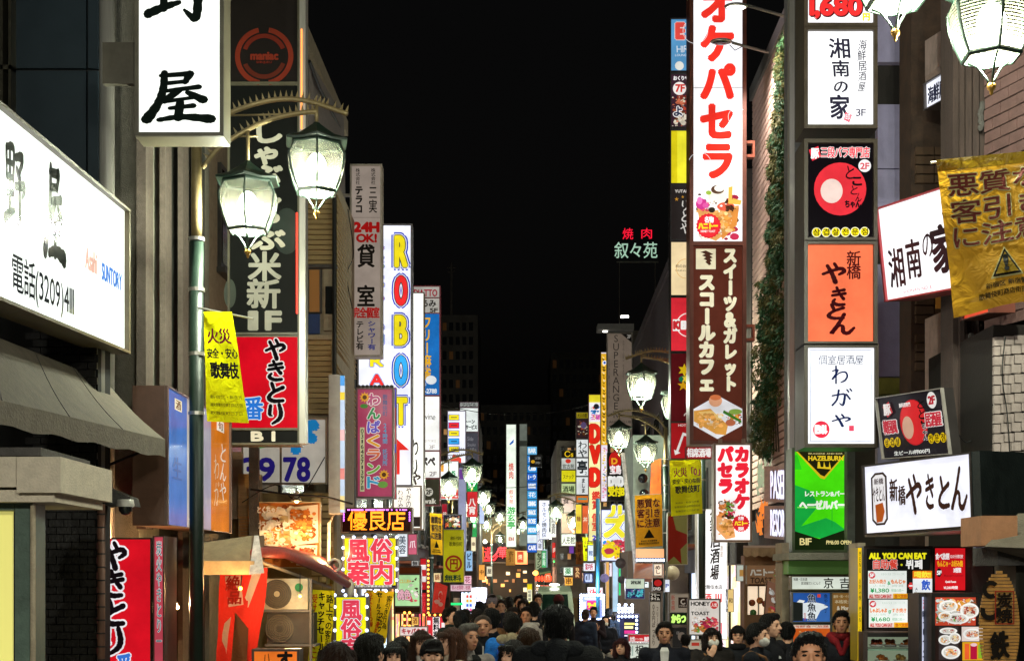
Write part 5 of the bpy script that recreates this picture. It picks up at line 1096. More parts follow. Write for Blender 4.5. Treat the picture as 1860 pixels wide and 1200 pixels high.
# ---- right middle ----
y = 35; cream = '#f0d8a8'
sign('stacked_floor_directory', 'tall stack of colourful floor panels left of the karaoke tower sign', 'sign', (1219, 36, 1252, 832), 27.5, .3, '#181210', 1.6,
     panels=[(1219, 36, 1252, 130, '#5898c8', [('e', 1234, 120, 8, 8, '#e8e8e0'), PL('E', 1229, 44, 1242, 70, '#e04840', {'bold': .12, 'out': '#f0d8d0', 'ow': .04}), PL('HIR', 1229, 84, 1250, 96, '#e8f0f8', {'brush': 1}), PL('LOUNGE', 1226, 99, 1250, 103, '#e8f0f8')], .9),
             (1219, 136, 1252, 232, '#3c2430', [('food', 1220, 170, 1251, 231, 'meat', 4, 40), ('e', 1234, 162, 12, 12, '#f4ece8'), PL('7F', 1227, 155, 1243, 168, '#d03830', B6), PL('おくりや', 1223, 140, 1250, 147, '#f4f0f0', B6), PL('よ', 1224, 196, 1238, 212, '#28304a', {'bold': .05, 'out': '#f8f4f4', 'ow': .1})], .8),
             (1219, 238, 1252, 334, '#ece430', [('r', 1219, 238, 1230, 334, '#d8c818')], 1.0), (1219, 338, 1252, 436, '#2c2624', [PL('YUTAKA', 1226, 345, 1256, 350, '#e8e0d8', B6), ('star', 1229, 362, 4, '#d89830', 5, .4), ('star', 1240, 358, 3, '#d89830', 5, .4), ('b', 'りとや', 1236, 364, 1252, 425, '#ece8e0', {'w': 1.1})], .7),
             (1219, 440, 1252, 537, cream, [('ring', 1246, 488, 17, 18, 90, 270, '#d8a858'), PL('和の台', 1227, 481, 1246, 486, '#6a5848', B3), PL('DINING', 1226, 490, 1246, 493, '#8a7858')], .98),
             (1219, 541, 1252, 638, '#d82c38', [('ring', 1250, 590, 20, 22, 90, 270, '#f4dcd8'), ('r', 1222, 580, 1235, 601, '#e8f0ec'), PL('KEN', 1224, 584, 1252, 597, '#c02830', {'bold': .14}), PL('EN', 1238, 584, 1252, 597, '#f4f0ec', {'bold': .14})], .95),
             (1219, 642, 1252, 766, '#5a1418', [('food', 1230, 655, 1251, 712, 'flower', 30, 1), ('star', 1243, 672, 12, '#e8c018', 6, .5), ('star', 1241, 700, 11, '#e0a818', 5, .4), ('star', 1246, 688, 8, '#f0d840', 6, .5), ('ring', 1248, 755, 4, 6, 180, 360, '#d8c8c0')], .7),
             (1219, 768, 1252, 832, '#b01c20', [PL('HOT', 1232, 770, 1246, 774, '#f0e0d8', B4), ('p', [(1228, 818), (1240, 785), (1250, 788), (1249, 792), (1242, 791), (1232, 820)], '#f4ece8'), ('p', [(1224, 816), (1236, 822), (1226, 826)], '#f4ece8'), PL('相席', 1248, 817, 1252, 826, '#f4ece8')], .8)], lit=.9)
sign('shared_table_sign', 'dark red strip with white characters under the brown tower sign', 'sign', (1247, 812, 1292, 832), 27.2, .2, '#5a1418', 1, '#a81c24', [PL('相席酒場', 1248, 815, 1291, 829, '#f8f4f0', B8)], lit=.85)
KB = {'bold': .13}
tower_items = [('v', 'オケパセラ', 1272, -25, 1334, 328, '#f03428', {'bold': .065})]
tower_items += [('food', 1262, 348, 1345, 440, 'sweet', 21, 26), ('p', [(1266, 378), (1342, 374), (1338, 410), (1300, 438), (1276, 430)], '#e8a860'), ('p', [(1300, 396), (1342, 378), (1338, 408), (1312, 436)], '#d88c40'), ('e', 1303, 358, 17, 15, '#faf2e0'), ('e', 1294, 376, 24, 7, '#fdf6ee'), ('e', 1318, 376, 16, 8, '#e06048'), ('e', 1303, 345, 12, 8, '#5a4030'), ('e', 1306, 343, 9, 6, '#f8f0e0'),
   ('food', 1280, 384, 1336, 428, 'crepe', 5, 26), ('food', 1270, 366, 1340, 388, 'sweet', 8, 22), ('e', 1273, 372, 10, 10, '#c83888'), ('e', 1270, 366, 5, 7, '#e878b8'), ('e', 1281, 375, 6, 5, '#d858a0'), ('p', [(1322, 342), (1330, 340), (1328, 372), (1322, 372)], '#f0b850'), ('p', [(1330, 362), (1346, 366), (1344, 374), (1326, 372)], '#f0b850'), ('e', 1292, 383, 6, 5, '#302820'), ('e', 1286, 352, 5, 4, '#9ab848'),
   ('star', 1286, 412, 23, '#d82030', 22, .92), ('star', 1286, 412, 20, '#e83038', 22, .97), PL('名物', 1279, 396, 1295, 406, '#fff', B8), PL('ハニトー', 1268, 407, 1302, 418, '#f8e030', {'bold': .09}), PL('HONEY TOAST', 1272, 420, 1298, 424, '#ffe8e0', B4)]
for (a, b, c, dd) in [(1335, 110, 10, 60), (1338, 215, 16, 90), (1270, 300, 20, 200), (1262, 60, 22, 0)]: tower_items.append(('ring', a, b, c, c + .9, dd, dd + 220, '#dcdcdc'))
cafe = '#f4ecc8'; CB = {'bold': .095}
cafe_items = [('r', 1264, 452, 1300, 489, '#efe4c0')] + [('p', [(1272 + q * 3, 458 + q * 6), (1282 + q * 2, 455 + q * 5), (1296 - q * 1.5, 462 + q * 6), (1288, 464 + q * 6)], '#4a2c20') for q in range(4)] + [
   ('v', 'スイーツ&ガレット', 1314, 450, 1338, 712, cafe, CB), ('v', 'スコールカフェ', 1269, 498, 1298, 712, cafe, CB),
   ('p', [(1259, 743), (1303, 718), (1349, 743), (1349, 772), (1303, 797), (1259, 772)], '#ececf0'), ('p', [(1260, 746), (1290, 742), (1322, 772), (1318, 790), (1300, 788), (1260, 765)], '#e0a048'), ('p', [(1268, 748), (1294, 746), (1312, 762), (1290, 766)], '#f0c878'),
   ('food', 1264, 748, 1316, 780, 'crepe', 7, 30), ('e', 1299, 728, 12, 11, '#e8a880'), ('e', 1299, 722, 10, 5, '#d87848'), ('food', 1316, 745, 1348, 772, 'mix', 3, 20), ('p', [(1314, 745), (1346, 764), (1346, 769), (1312, 750)], '#3c7828'), ('e', 1335, 748, 12, 5, '#88a848'), ('e', 1326, 768, 9, 6, '#b86848')]
def tower_extra(root, sh, bx):
    for y0, y1 in ((254, 284), (588, 618)):
        mb = MB(); bx(mb, 1356, y0, 1372, y0 + 5, -.2, -.05); bx(mb, 1356, y1 - 5, 1372, y1, -.2, -.05); bx(mb, 1368, y0 + 5, 1372, y1 - 5, -.2, -.05); part('bracket', mb, frame_mat('#7a3c28'), root)
    mb = MB(); bx(mb, 1259, 159.5, 1348, 160.5, 0, .003); part('seam', mb, matte('seam_grey', '#b0b0b0', bump=0), root)
sign('karaoke_tower_sign', 'huge tall sign, white with red kana above and brown cafe half below', 'sign', (1259, -200, 1348, 800), 26.0, .45, '#5c3428', 7,
     panels=[(1259, -200, 1348, 443, '#f8f8fc', tower_items, 1.05), (1259, 447, 1348, 800, '#5a2c20', cafe_items, .82)], extra=tower_extra, rim=.06)
sign('karaoke_sign', 'white sign with six red kana and a honey toast badge hanging below the tower sign', 'sign', (1300, 808, 1362, 980), 25.0, .3, '#8c7868', 3.5, '#fcf4f2',
     [('v', 'カラオケ', 1334, 811, 1361, 925, '#e82438', {'bold': .10}), ('v', 'パセラ', 1304, 811, 1331, 897, '#e82438', {'bold': .10}), ('p', [(1301, 935), (1330, 945), (1336, 975), (1318, 979), (1301, 960)], '#eca868'), ('food', 1303, 940, 1334, 974, 'crepe', 4, 16), ('food', 1303, 905, 1338, 945, 'sweet', 6, 34), ('star', 1345, 950, 16, '#d82030', 20, .9), PL('ハニトー', 1334, 946, 1357, 954, '#f8e030', {'bold': .09}), PL('名物', 1340, 938, 1350, 944, '#fff', B6), PL('発祥', 1340, 957, 1350, 963, '#fff', B6)], lit=1.0, brackets=((1306, 796, 1312, 806), (1348, 796, 1354, 806)))
sign('popular_tavern_sign', 'tall white vertical tavern sign with black brush characters partly hidden by a post', 'sign', (1267, 925, 1320, 1160), 29.5, .3, '#c8c4c0', 1.5, '#faf8f8',
     [('v', '大衆居酒場', 1290, 905, 1307, 1054, '#2a2220', {'bold': .07, 'brush': 1}), ('v', '新宿歌舞伎町', 1272, 930, 1277, 990, '#a8a098', B3), ('v', '酒蔵', 1308, 990, 1313, 1012, '#b8a898', B3), PL('歌舞伎本店', 1275, 1062, 1312, 1069, '#383430', B4), PL('酒', 1279, 1078, 1292, 1092, '#e04040', B6), PL('川', 1298, 1078, 1310, 1092, '#e04040', {'bold': .1}), ('r', 1309, 1130, 1311, 1150, '#e04858')], lit=1.05)
sign('honey_toast_poster', 'framed poster reading HONEY TOAST above the crowd', 'poster', (1252, 1089, 1306, 1151), 21.0, .12, '#5a5450', 2.5, '#ece4dc',
     [PL('HONEY', 1255, 1092, 1289, 1099, '#383430', B6), PL('Pasela', 1256, 1100, 1284, 1108, '#d8d0c8', {'brush': 1}), PL('TOAST', 1255, 1110, 1288, 1116, '#383430', B6), ('e', 1297, 1098, 7, 7, '#d83838'), PL('人気', 1292, 1095, 1302, 1101, '#fff0e8', B6), ('food', 1254, 1118, 1305, 1150, 'sweet', 14, 70)], lit=.7)
sign('grey_notice_board', 'beige notice board with small emblem left of the HONEY TOAST poster', 'sign', (1217, 1078, 1250, 1112), 22.5, .12, '#6a5c50', 1.5, '#b8a894', [('v', '新食感', 1219, 1080, 1226, 1108, '#c06858', B4), ('r', 1232, 1084, 1249, 1103, '#3a2c24'), ('ring', 1241, 1092, 3, 5, 30, 300, '#d8c8b8'), PL('PASELA', 1234, 1098, 1248, 1101, '#d8c8b8')], lit=.4)
sign('green_led_sign', 'small black sign with lime neon kana left of the HONEY TOAST poster', 'sign', (1218, 1113, 1247, 1132), 22.0, .15, '#1c281c', 1.5, '#101c10', [PL('からつ', 1220, 1116, 1245, 1130, '#c8f878', {'bold': .09})], lit=1.1)
sign('grey_lower_board', 'grey lower board with round picture beneath the lime kana sign', 'sign', (1222, 1140, 1247, 1175), 22.2, .12, '#3c3834', 1.5, '#3c3a38', [('e', 1238, 1155, 7, 8, '#a89888'), PL('EF', 1229, 1146, 1234, 1151, '#c8c0b8')], lit=.3)
sign('menu_card_board', 'cream menu board with a red square at the foot of the HONEY TOAST poster', 'sign', (1250, 1162, 1290, 1230), 20.5, .12, '#8a7c68', 1.5, '#d8ccb4', [('r', 1256, 1166, 1270, 1172, '#d84838'), PL('ロ', 1262, 1178, 1270, 1186, '#4a3c34', B6), PL('スイート', 1255, 1188, 1285, 1193, '#4a3c34', B6)], lit=.5)
sign('pink_free_sign', 'red and white board with women free offer above the lower right crowd', 'sign', (1142, 1152, 1182, 1168), 27, .15, '#9a8c84', 1, '#f0ecec', [('r', 1142, 1152, 1182, 1164, '#c82830'), PL('女性', 1144, 1156, 1153, 1163, '#f8f0f0', B8), PL('ドリンク飲み', 1154, 1158, 1168, 1162, '#f8d8d0', B4), PL('無料', 1170, 1156, 1181, 1163, '#f8f0f0', B8), PL('19:00-5,000円', 1144, 1165, 1181, 1168, '#282424', B6)], lit=.85)
sign('shared_table_board', 'pale board with a large black brush character at the lower right crowd', 'sign', (1143, 1169, 1178, 1230), 26.8, .15, '#9a9c94', 1, '#d4dcd0', [PL('相', 1154, 1172, 1168, 1186, '#20201c', B4), PL('席', 1154, 1190, 1168, 1206, '#20201c', B4), ('r', 1148, 1172, 1150, 1190, '#98b0a8')], lit=.85)
def crown(root, sh, bx):
    mb = MB()
    for i in range(5):
        for j in range(3 - abs(i - 2) % 2): mb.ball(sh.P(1124 + i * 6, 1110 - j * 6) + sh.N * .05, .034, 8, 5)
    for (x, y) in [(1123 + k * 6.5, 1119) for k in range(6)] + [(1123, 1119 + k * 7) for k in range(6)] + [(1156, 1119 + k * 7) for k in range(6)]: mb.ball(sh.P(x, y) + sh.N * .05, .03, 8, 5)
    part('bulb_row', mb, coolw, root)
sign('crown_bulb_sign', 'dark gateway board ringed by blue white lamps with a lamp crown on top', 'sign', (1120, 1115, 1160, 1166), 33, .2, '#28283a', 1, '#2c2c48', [('r', 1133, 1124, 1156, 1158, '#1c1c30'), ('r', 1134, 1130, 1153, 1134, '#d8c868'), ('r', 1134, 1136, 1150, 1141, '#f0e0a0'), ('r', 1134, 1144, 1155, 1150, '#d03880'), ('r', 1134, 1152, 1150, 1155, '#e8d8e8')], lit=.9, extra=crown)
sign('concert_screen_sign', 'pale sign with a violet and teal crowd picture, right of the flower sign', 'sign', (1137, 1051, 1170, 1086), 32, .2, '#586070', 1.2, '#c8d4c0', [PL('SAPALUNE', 1146, 1054, 1164, 1060, '#303430', B6), ('r', 1137, 1068, 1170, 1086, '#302858'), ('food', 1138, 1068, 1169, 1085, 'night', 4, 60)], lit=.9)
its = [('r', 1066, 1090, 1090, 1106, '#d8206c'), PL('ワールド', 1068, 1094, 1088, 1103, '#f8e020', {'bold': .09}), ('r', 1062, 1084, 1094, 1088, '#e8f0ff'), ('r', 1056, 1092, 1064, 1120, '#e0e8ff')]
sign('arcade_lamp_sign', 'dazzling white lamp covered sign with a pink and yellow name panel', 'sign', (1055, 1082, 1095, 1124), 38, .3, '#c8d0e8', 1.5, '#8c9ad0', its, lit=1.0, extra=bulbs((1055, 1080, 1096, 1124), 9, 10, coolw, .035))
sign('red_logo_sign', 'white board with red oval writing above the dazzling lamp sign', 'sign', (1069, 1067, 1094, 1079), 38.4, .2, '#d0c0c8', 1, '#f4e4e8', [PL('マルハン', 1070, 1069, 1092, 1077, '#d83038', B8)], lit=1.1)
for nm, lb, rc, c, d in [('light_column', 'tall pale blue lamp column right of the blue pole', (1113, 1020, 1122, 1110), '#b8d8f0', 40), ('light_column', 'amber and white edge lamp column at the shop corner', (1101, 1020, 1106, 1105), '#e8b060', 40.5), ('light_column', 'thin green lit column left of the concert picture sign', (1124, 1032, 1127, 1080), '#38d878', 39)]:
    sign(nm, lb, 'light column', rc, d, .15, '#707888', .8, c, [], lit=1.0)
sign('free_time_board', 'narrow slanting board with vertical kana beside the small red panel', 'sign', (1181, 1092, 1199, 1180), 24.5, .1, '#5c5044', 1.2, '#c8bca8', [('v', '00円ぽっきり', 1184, 1096, 1190, 1172, '#3c2c24', B4), ('v', 'フリータイム', 1192, 1100, 1196, 1160, '#5a4438', B3)], lit=.5)
sign('free_time_header', 'black header board with white kana over the narrow slanting board', 'sign', (1181, 1076, 1200, 1090), 24.4, .1, '#3a342c', 1, '#1c1814', [PL('フリー', 1182, 1077, 1198, 1083, '#e8e0d0', B6), PL('タイム', 1182, 1084, 1198, 1089, '#e8e0d0', B6)], lit=.6)
sign('small_red_dvd_sign', 'small black and red DVD panel below the orange awning', 'sign', (1186, 1050, 1204, 1072), 25.5, .1, '#302420', 1, '#201410', [('e', 1195, 1058, 7, 6, '#c82828'), PL('DVD', 1187, 1066, 1200, 1071, '#e8e0d8', B6)], lit=.7)
# star wall
sign('red_star_board', 'cream board with a big dark red star behind the lamp post', 'sign', (1213, 931, 1248, 1024), 31, .2, '#6a5c48', 1, '#8a8048', [('p', [(1228, 962), (1248, 970), (1248, 985), (1236, 997), (1238, 1024), (1224, 1010), (1213, 1020), (1213, 938), (1221, 933)], '#8c2418')], lit=.12)
# slat wall letters
r = empty('resort_letter_sign', W(1408, 980, 23.2), 'white lit letters PASELA RESORTS standing off the pale slatted wall', 'sign')
def wall_text(root, txt, y0, y1, pa, pb, col, mat, nm, dpt=.07):
    A, B, D_ = W(*pa), W(*pb), None
    O = A; U = (B - A) / 100; V = Vector((0, 0, -1)) * ((A.z - W(pa[0], y1, pa[2]).z) / 100); N = V.cross(U).normalized()
    if N.x > 0: N = -N
    sh = Sheet(O, U, V, N, 0, 0); L, P_ = MB(), MB(); draw(sh, [('t', txt, 0, 0, 100, 100, col, {'bold': .016, 'out': '#283070', 'ow': .012})], L, P_); part(nm, L, mat, root)
wall_text(r, 'PASELA', 858, 905, (1400, 855, 23.4), (1436, 852, 21.6), '#e8ecff', printed(1.25), 'letters')
wall_text(r, 'RESORTS', 925, 972, (1400, 925, 23.4), (1436, 925, 21.6), '#e8ecff', printed(1.25), 'letters')
for k, (a, b) in enumerate([(846, 910), (918, 976)]):
    q = [W(1388, b, 24.1), W(1437, b + (b - 850) * .04, 21.65), W(1437, a, 21.65), W(1388, a, 24.1)]; part('backing_tray', MB().hexa(q + [p + Vector((.08, .15, 0)) for p in q]), slat_m, r)
r = empty('lit_flower_relief', W(1381, 975, 24.3), 'orange and green lit plant relief beside the PASELA letters', 'sign')
rnd = random.Random(9); mbs = [MB(), MB()]
for q in range(60):
    x = rnd.uniform(1375, 1396); top_ = rnd.random() < .5; y = rnd.uniform(850, 905) if top_ else rnd.uniform(925, 972); p = W(x, y, 24.2)
    mbs[0 if not top_ else 1].add([p, p + Vector((.05, 0, .02)), p + Vector((rnd.uniform(-.05, .1), -.03, .22))], [(0, 1, 2)])
part('petals', mbs[0], glow('orange_relief', '#e88838', .8), r); part('leaves', mbs[1], glow('pale_relief', '#b8c8a8', .5), r)

# ---- right column of stacked light boxes ----
def boxed(label, rect, bg, items, lit, d=14.4, panels=None):
    return sign('stacked_light_box', label, 'sign', rect, d, .42, '#3c3228', 7, bg, items, lit=lit, group=G_STACK, rim=.05, case='#3c362e')
boxed('top stacked box, white with big red price 1,680', (1466, -140, 1585, 45), '#f6f4fa', [PL('1,680', 1472, -4, 1564, 33, '#e83030', {'bold': .06, 'out': '#481014', 'ow': .025, 'sh': ('#481014', .04)}), PL('円', 1567, 26, 1579, 38, '#f0e020', {'bold': .08, 'out': '#404010', 'ow': .06})], 1.08)
boxed('white stacked box with black brush name and small side column, marked 3F', (1466, 58, 1585, 229), '#fbfbff',
      [PL('湘', 1506, 72, 1543, 104, '#2a2838', {'bold': .045, 'brush': 1}), PL('南', 1512, 112, 1542, 138, '#2a2838', {'bold': .05, 'brush': 1}), ('b', 'の', 1514, 148, 1540, 170, '#2a2838', {'w': 1.5}), PL('家', 1508, 176, 1543, 214, '#2a2838', {'bold': .06, 'brush': 1}), ('v', '海鮮居酒屋', 1558, 74, 1573, 168, '#2a2838', {'bold': .02, 'brush': 1}), PL('3F', 1554, 199, 1572, 212, '#4a4858', B3), ('p', [(1535, 205), (1547, 210), (1542, 224), (1532, 219)], '#e86878'), PL('印', 1535, 209, 1543, 219, '#fff0f4', B3)], 1.12)
pig = [PL('三段バラ専門店', 1491, 269, 1579, 286, '#f04858', {'bold': .06, 'out': '#fff', 'ow': .07}), ('p', [(1469, 273), (1486, 266), (1491, 285), (1475, 293)], '#e83848'), PL('豚', 1473, 271, 1487, 288, '#fff', B8), ('e', 1525.5, 344, 47.5, 48, '#e83440'), ('e', 1570, 302, 11.5, 11.5, '#f8f4f8'), PL('2F', 1562, 297, 1578, 308, '#d84858', B4),
       ('b', 'と', 1533, 302, 1552, 328, '#141014', {'w': .95}), PL('こ', 1548, 322, 1564, 338, '#141014', {'bold': .07}), ('b', 'と', 1542, 338, 1558, 356, '#141014', {'w': .9}), ('b', 'ん', 1552, 352, 1564, 368, '#141014', {'w': .9}), PL('ちゃん', 1534, 366, 1562, 378, '#141014', B6)]
for i, ch in enumerate('삼겹살전문점'): pig += [('e', 1482 + i * 17.2, 423.5, 8.6, 8.8, '#fbf8e8'), ('e', 1482 + i * 17.2, 423.5, 7.6, 7.8, '#f4e010'), PL(ch, 1476.5 + i * 17.2, 418, 1487.5 + i * 17.2, 429, '#302810', B4)]
pig += [('e', 1508, 350, 20, 22, '#f4d8d0')]
boxed('black stacked box with a red disc and six yellow discs below', (1466, 262, 1585, 433), '#100c10', pig, .95)
boxed('salmon orange stacked box with dark brush kana', (1466, 445, 1585, 621), '#fc7850', [PL('新', 1538, 458, 1563, 482, '#4a1414', B4), PL('橋', 1538, 481, 1563, 506, '#4a1414', B4), ('b', 'や', 1493, 478, 1536, 516, '#3c0c10', {'w': 1.6}), ('b', 'き', 1506, 522, 1540, 558, '#3c0c10', {'w': 1.6}), ('b', 'と', 1498, 552, 1536, 582, '#3c0c10', {'w': 1.6}), ('b', 'ん', 1506, 570, 1552, 610, '#3c0c10', {'w': 1.5})], .98)
boxed('lowest stacked box, white with thin brush kana and a red B1 badge', (1466, 632, 1587, 806), '#f8faff',
      [('r', 1471, 635, 1582, 636, '#5a6890'), ('r', 1471, 800, 1582, 801, '#5a6890'), ('r', 1471, 637, 1472, 800, '#5a6890'), ('r', 1581.5, 637, 1582.5, 800, '#8a98b8'), ('ring', 1526, 722, 32, 33.5, 0, 360, '#e4e4ec'), PL('個室居酒屋', 1486, 646, 1568, 661, '#283050', {'bold': .0, 'brush': 1}),
       ('b', 'わ', 1509, 664, 1541, 699, '#182450', {'w': 1.25}), ('b', 'が', 1508, 706, 1547, 740, '#182450', {'w': 1.25}), ('b', 'や', 1510, 752, 1545, 776, '#182450', {'w': 1.2}), ('e', 1491, 780, 15, 15.5, '#e03048'), PL('B1', 1480, 773, 1495, 787, '#fff', {'bold': .1}), ('p', [(1497, 772), (1500, 772), (1500, 783), (1503, 783), (1498.5, 789), (1494.5, 783), (1497, 783)], '#fff'), ('r', 1541, 773, 1550, 783, '#d84860'), PL('WAGAYA', 1514, 789, 1550, 793, '#c8a8b0')], 1.1)
# sign stack seen behind (other tenant column)
sign('rear_directory_sign', 'second column of floor signs showing behind the stacked boxes, with an orange strip', 'sign', (1444, 30, 1500, 780), 19.5, .3, '#7a7268', 2,
     panels=[(1444, 30, 1500, 70, '#5870c0', [], .8), (1444, 72, 1500, 96, '#b8bca8', [('food', 1445, 74, 1460, 94, 'mix', 2, 8)], .6), (1444, 118, 1500, 240, '#e8ece8', [], .95), (1444, 242, 1500, 262, '#f0f0ec', [PL('TAGA', 1462, 247, 1500, 262, '#302c2c', {'brush': 1})], .95), (1444, 364, 1456, 546, '#f09028', [('r', 1444, 364, 1447, 546, '#d83818')], .95), (1444, 590, 1500, 640, '#f4f0d8', [], 1.0), (1444, 641, 1500, 706, '#a02838', [], .7), (1444, 707, 1500, 780, '#e8e8dc', [('food', 1445, 720, 1465, 775, 'mix', 5, 12)], .8)])
sign('bar_green_sign', 'bright green sign reading HAZELBURN with a black triangle crest', 'sign', (1443, 818, 1533, 998), 16.8, .35, '#5a6a4c', 5, '#48e010',
     [('p', [(1443, 826), (1448, 826), (1456, 852), (1443, 852)], '#30c820'), ('p', [(1443, 880), (1470, 890), (1500, 935), (1533, 960), (1533, 985), (1443, 968)], '#18a840'), ('p', [(1455, 955), (1498, 905), (1533, 905), (1533, 955), (1500, 940)], '#48e010'), ('r', 1448, 920, 1533, 922, '#88f060'), ('p', [(1443, 964), (1488, 978), (1533, 962), (1533, 998), (1443, 998)], '#16220c'),
      ('p', [(1444, 818), (1533, 818), (1533, 828), (1497, 870), (1490, 868)], '#d8b820'), ('p', [(1447, 818), (1533, 818), (1533, 825), (1497, 865), (1490, 862)], '#20200c'), PL('BRASSERIE AND BAR', 1468, 822, 1530, 825, '#e8d890'), PL('HAZELBURN', 1468, 828, 1531, 836, '#e8c828', {'bold': .06}), ('p', [(1484, 850), (1485, 838), (1488, 838), (1490, 848), (1495, 848), (1496, 838), (1499, 848), (1505, 848), (1506, 838), (1509, 852)], '#e8c828'),
      PL('レストラン&バー', 1462, 892, 1533, 901, '#f8fff0', B6), PL('ヘーゼルバー', 1452, 910, 1533, 924, '#f8fff0', {'bold': .09}), ('r', 1510, 925, 1510.8, 958, '#189030'), PL('B1F', 1452, 977, 1473, 989, '#e8d890', B3), PL('PM6:00 OPEN', 1500, 981, 1545, 988, '#e8d890', B3)], lit=.95)
sign('diner_strip_sign', 'white strip sign with small characters below the green bar sign', 'sign', (1438, 1047, 1557, 1069), 16.3, .12, '#6a6450', 2, '#d4dcd0', [PL('地鶏・日本酒', 1441, 1049, 1466, 1054, '#484840', B3), PL('居酒屋だいにんぐ', 1455, 1056, 1490, 1061, '#585850', B3), PL('京', 1496, 1050, 1513, 1067, '#202018', {'bold': .04}), PL('吉', 1525, 1050, 1543, 1067, '#202018', {'bold': .04})], lit=.85)
sign('wave_fish_poster', 'blue poster with a white wave and three fish characters', 'poster', (1440, 1076, 1507, 1128), 16.2, .12, '#4a4a44', 2, '#2858a8',
     [('e', 1474, 1108, 34, 15, '#e8f0f4'), ('p', [(1440, 1100), (1452, 1088), (1462, 1090), (1452, 1104), (1440, 1128)], '#f0f4f4'), ('p', [(1480, 1128), (1490, 1108), (1507, 1100), (1507, 1128)], '#3868b0'), ('p', [(1440, 1092), (1458, 1094), (1458, 1127), (1440, 1127)], '#202420'), ('v', '魚魚魚', 1466, 1078, 1482, 1127, '#101820', {'bold': .04, 'out': '#e8f0f8', 'ow': .03}), ('v', '魚や一丁', 1496, 1078, 1503, 1112, '#182030', B3), ('r', 1484, 1078, 1490, 1084, '#d84838'), ('v', '生き', 1459, 1112, 1464, 1126, '#c03c30', B4)], lit=.8)
sign('brown_menu_board', 'brown notice board with pale writing right of the wave poster', 'sign', (1511, 1076, 1556, 1165), 16.2, .12, '#4a4a44', 2, '#9a7038', [PL('創作・和・イタリアン', 1514, 1080, 1555, 1085, '#e8d8b0', B3), PL('本格炭火焼', 1516, 1089, 1554, 1095, '#e8d8b0', B3), PL('& More', 1520, 1100, 1545, 1107, '#f0e8d0', B4), PL('Relax', 1522, 1111, 1554, 1118, '#e8d8b0', B3), PL('50/257', 1530, 1124, 1554, 1130, '#e8d8b0', B3)], lit=.55)
sign('orange_menu_board', 'orange red board under the wave poster behind two heads', 'sign', (1440, 1134, 1507, 1180), 16.2, .12, '#4a4a44', 2, '#d86020', [('r', 1440, 1134, 1507, 1140, '#f8e8d0'), PL('海鮮食べ放題', 1442, 1135, 1505, 1139, '#c03818', B4), ('food', 1445, 1144, 1500, 1178, 'fried', 3, 20)], lit=.7)
sign('beige_toast_sign', 'tan board with kana and TOAST lettering, a toast picture under it', 'sign', (1357, 1026, 1428, 1060), 20.0, .15, '#8a7860', 0, '#a87c58', [PL('ハニトー', 1363, 1033, 1404, 1045, '#f0e4d0', {'bold': .08, 'out': '#7a5434', 'ow': .05}), PL('TOAST', 1363, 1048, 1402, 1058, '#58402c', {'bold': .06, 'brush': 1}), ('food', 1404, 1030, 1427, 1059, 'sweet', 3, 24)], lit=.35)
# big horizontal yakiton sign
def yext(root, sh, bx):
    mb = MB(); bx(mb, 240, -4, 262, 150, -1.0, .02); part('end_box', mb, matte('black_box', '#0e1414', rough=.5), root)
    mb = MB(); bx(mb, -6, 152, 262, 158, -1.0, .0); part('tray', mb, steel, root)
sign('horizontal_grill_sign', 'wide white light box with dark brush name and small lantern emblem at right', 'sign', (0, 0, 240, 150), 0, .9, '#241c1a', 4, '#e8e8f4',
     [('p', [(14, 26), (24, 16), (44, 16), (52, 26), (52, 122), (44, 134), (24, 134), (14, 122)], '#3a2c24'), ('p', [(18, 28), (26, 21), (42, 21), (48, 28), (48, 120), (42, 129), (26, 129), (18, 120)], '#e8e4e8'), PL('新橋', 22, 30, 44, 42, '#3a2420', B4), ('b', 'やきとん', 18, 48, 48, 80, '#3a2420', {'h': 1, 'w': 1.1}), ('p', [(24, 88), (42, 84), (46, 104), (40, 126), (26, 128)], '#a8501c'),
      PL('新', 60, 38, 78, 82, '#38241c', B4), PL('橋', 80, 54, 96, 92, '#38241c', B4), ('b', 'や', 98, 30, 134, 118, '#38221a', {'w': 1.35}), ('b', 'き', 140, 34, 164, 112, '#38221a', {'w': 1.35}), ('b', 'と', 168, 40, 198, 114, '#38221a', {'w': 1.35}), ('b', 'ん', 198, 26, 234, 122, '#38221a', {'w': 1.25})],
     lit=.98, quad=((1571, 848, 13.2), (1763, 824, 12.2), (1575, 968, 13.2)), extra=yext)
# tilted red disc sign with characters
its = [('e', 68, 60, 27, 48, '#c82028'), ('e', 68, 60, 25, 46, '#e02c30'), ('b', 'とこ' if False else 'とと', 78, 14, 94, 56, '#101010', {'w': 1.0}), PL('こ', 84, 52, 94, 66, '#101010', B8), ('v', 'ちゃん', 84, 66, 94, 100, '#101010', {'bold': .05, 'out': '#f8f0f0', 'ow': .05}), ('e', 58, 70, 11, 24, '#d8a890'), PL('豚料理専門', 46, 18, 68, 26, '#f0e8e8', B6),
       ('p', [(12, 20), (26, 10), (32, 34), (20, 44)], '#c83840'), PL('豚', 14, 16, 28, 38, '#f8f0f0', B8), PL('韓国風', 10, 52, 38, 78, '#c83040', {'bold': .07, 'out': '#f4ecec', 'ow': .09}), PL('居酒屋', 96, 46, 126, 72, '#c83040', {'bold': .07, 'out': '#f4ecec', 'ow': .09}), ('e', 113, 20, 9, 17, '#f4f0f0'), PL('2F', 107, 12, 119, 28, '#c02838', B6), PL('生ビール1杯100円', 28, 118, 98, 126, '#f0f0ec', B6)]
for i, ch in enumerate('삼겹살전문점'): cx = 16 + i * 12 + (54 if i > 2 else 0); its += [('e', cx, 98, 5.6, 10, '#e8c010'), PL(ch, cx - 3.6, 91, cx + 3.6, 105, '#302810', B4)]
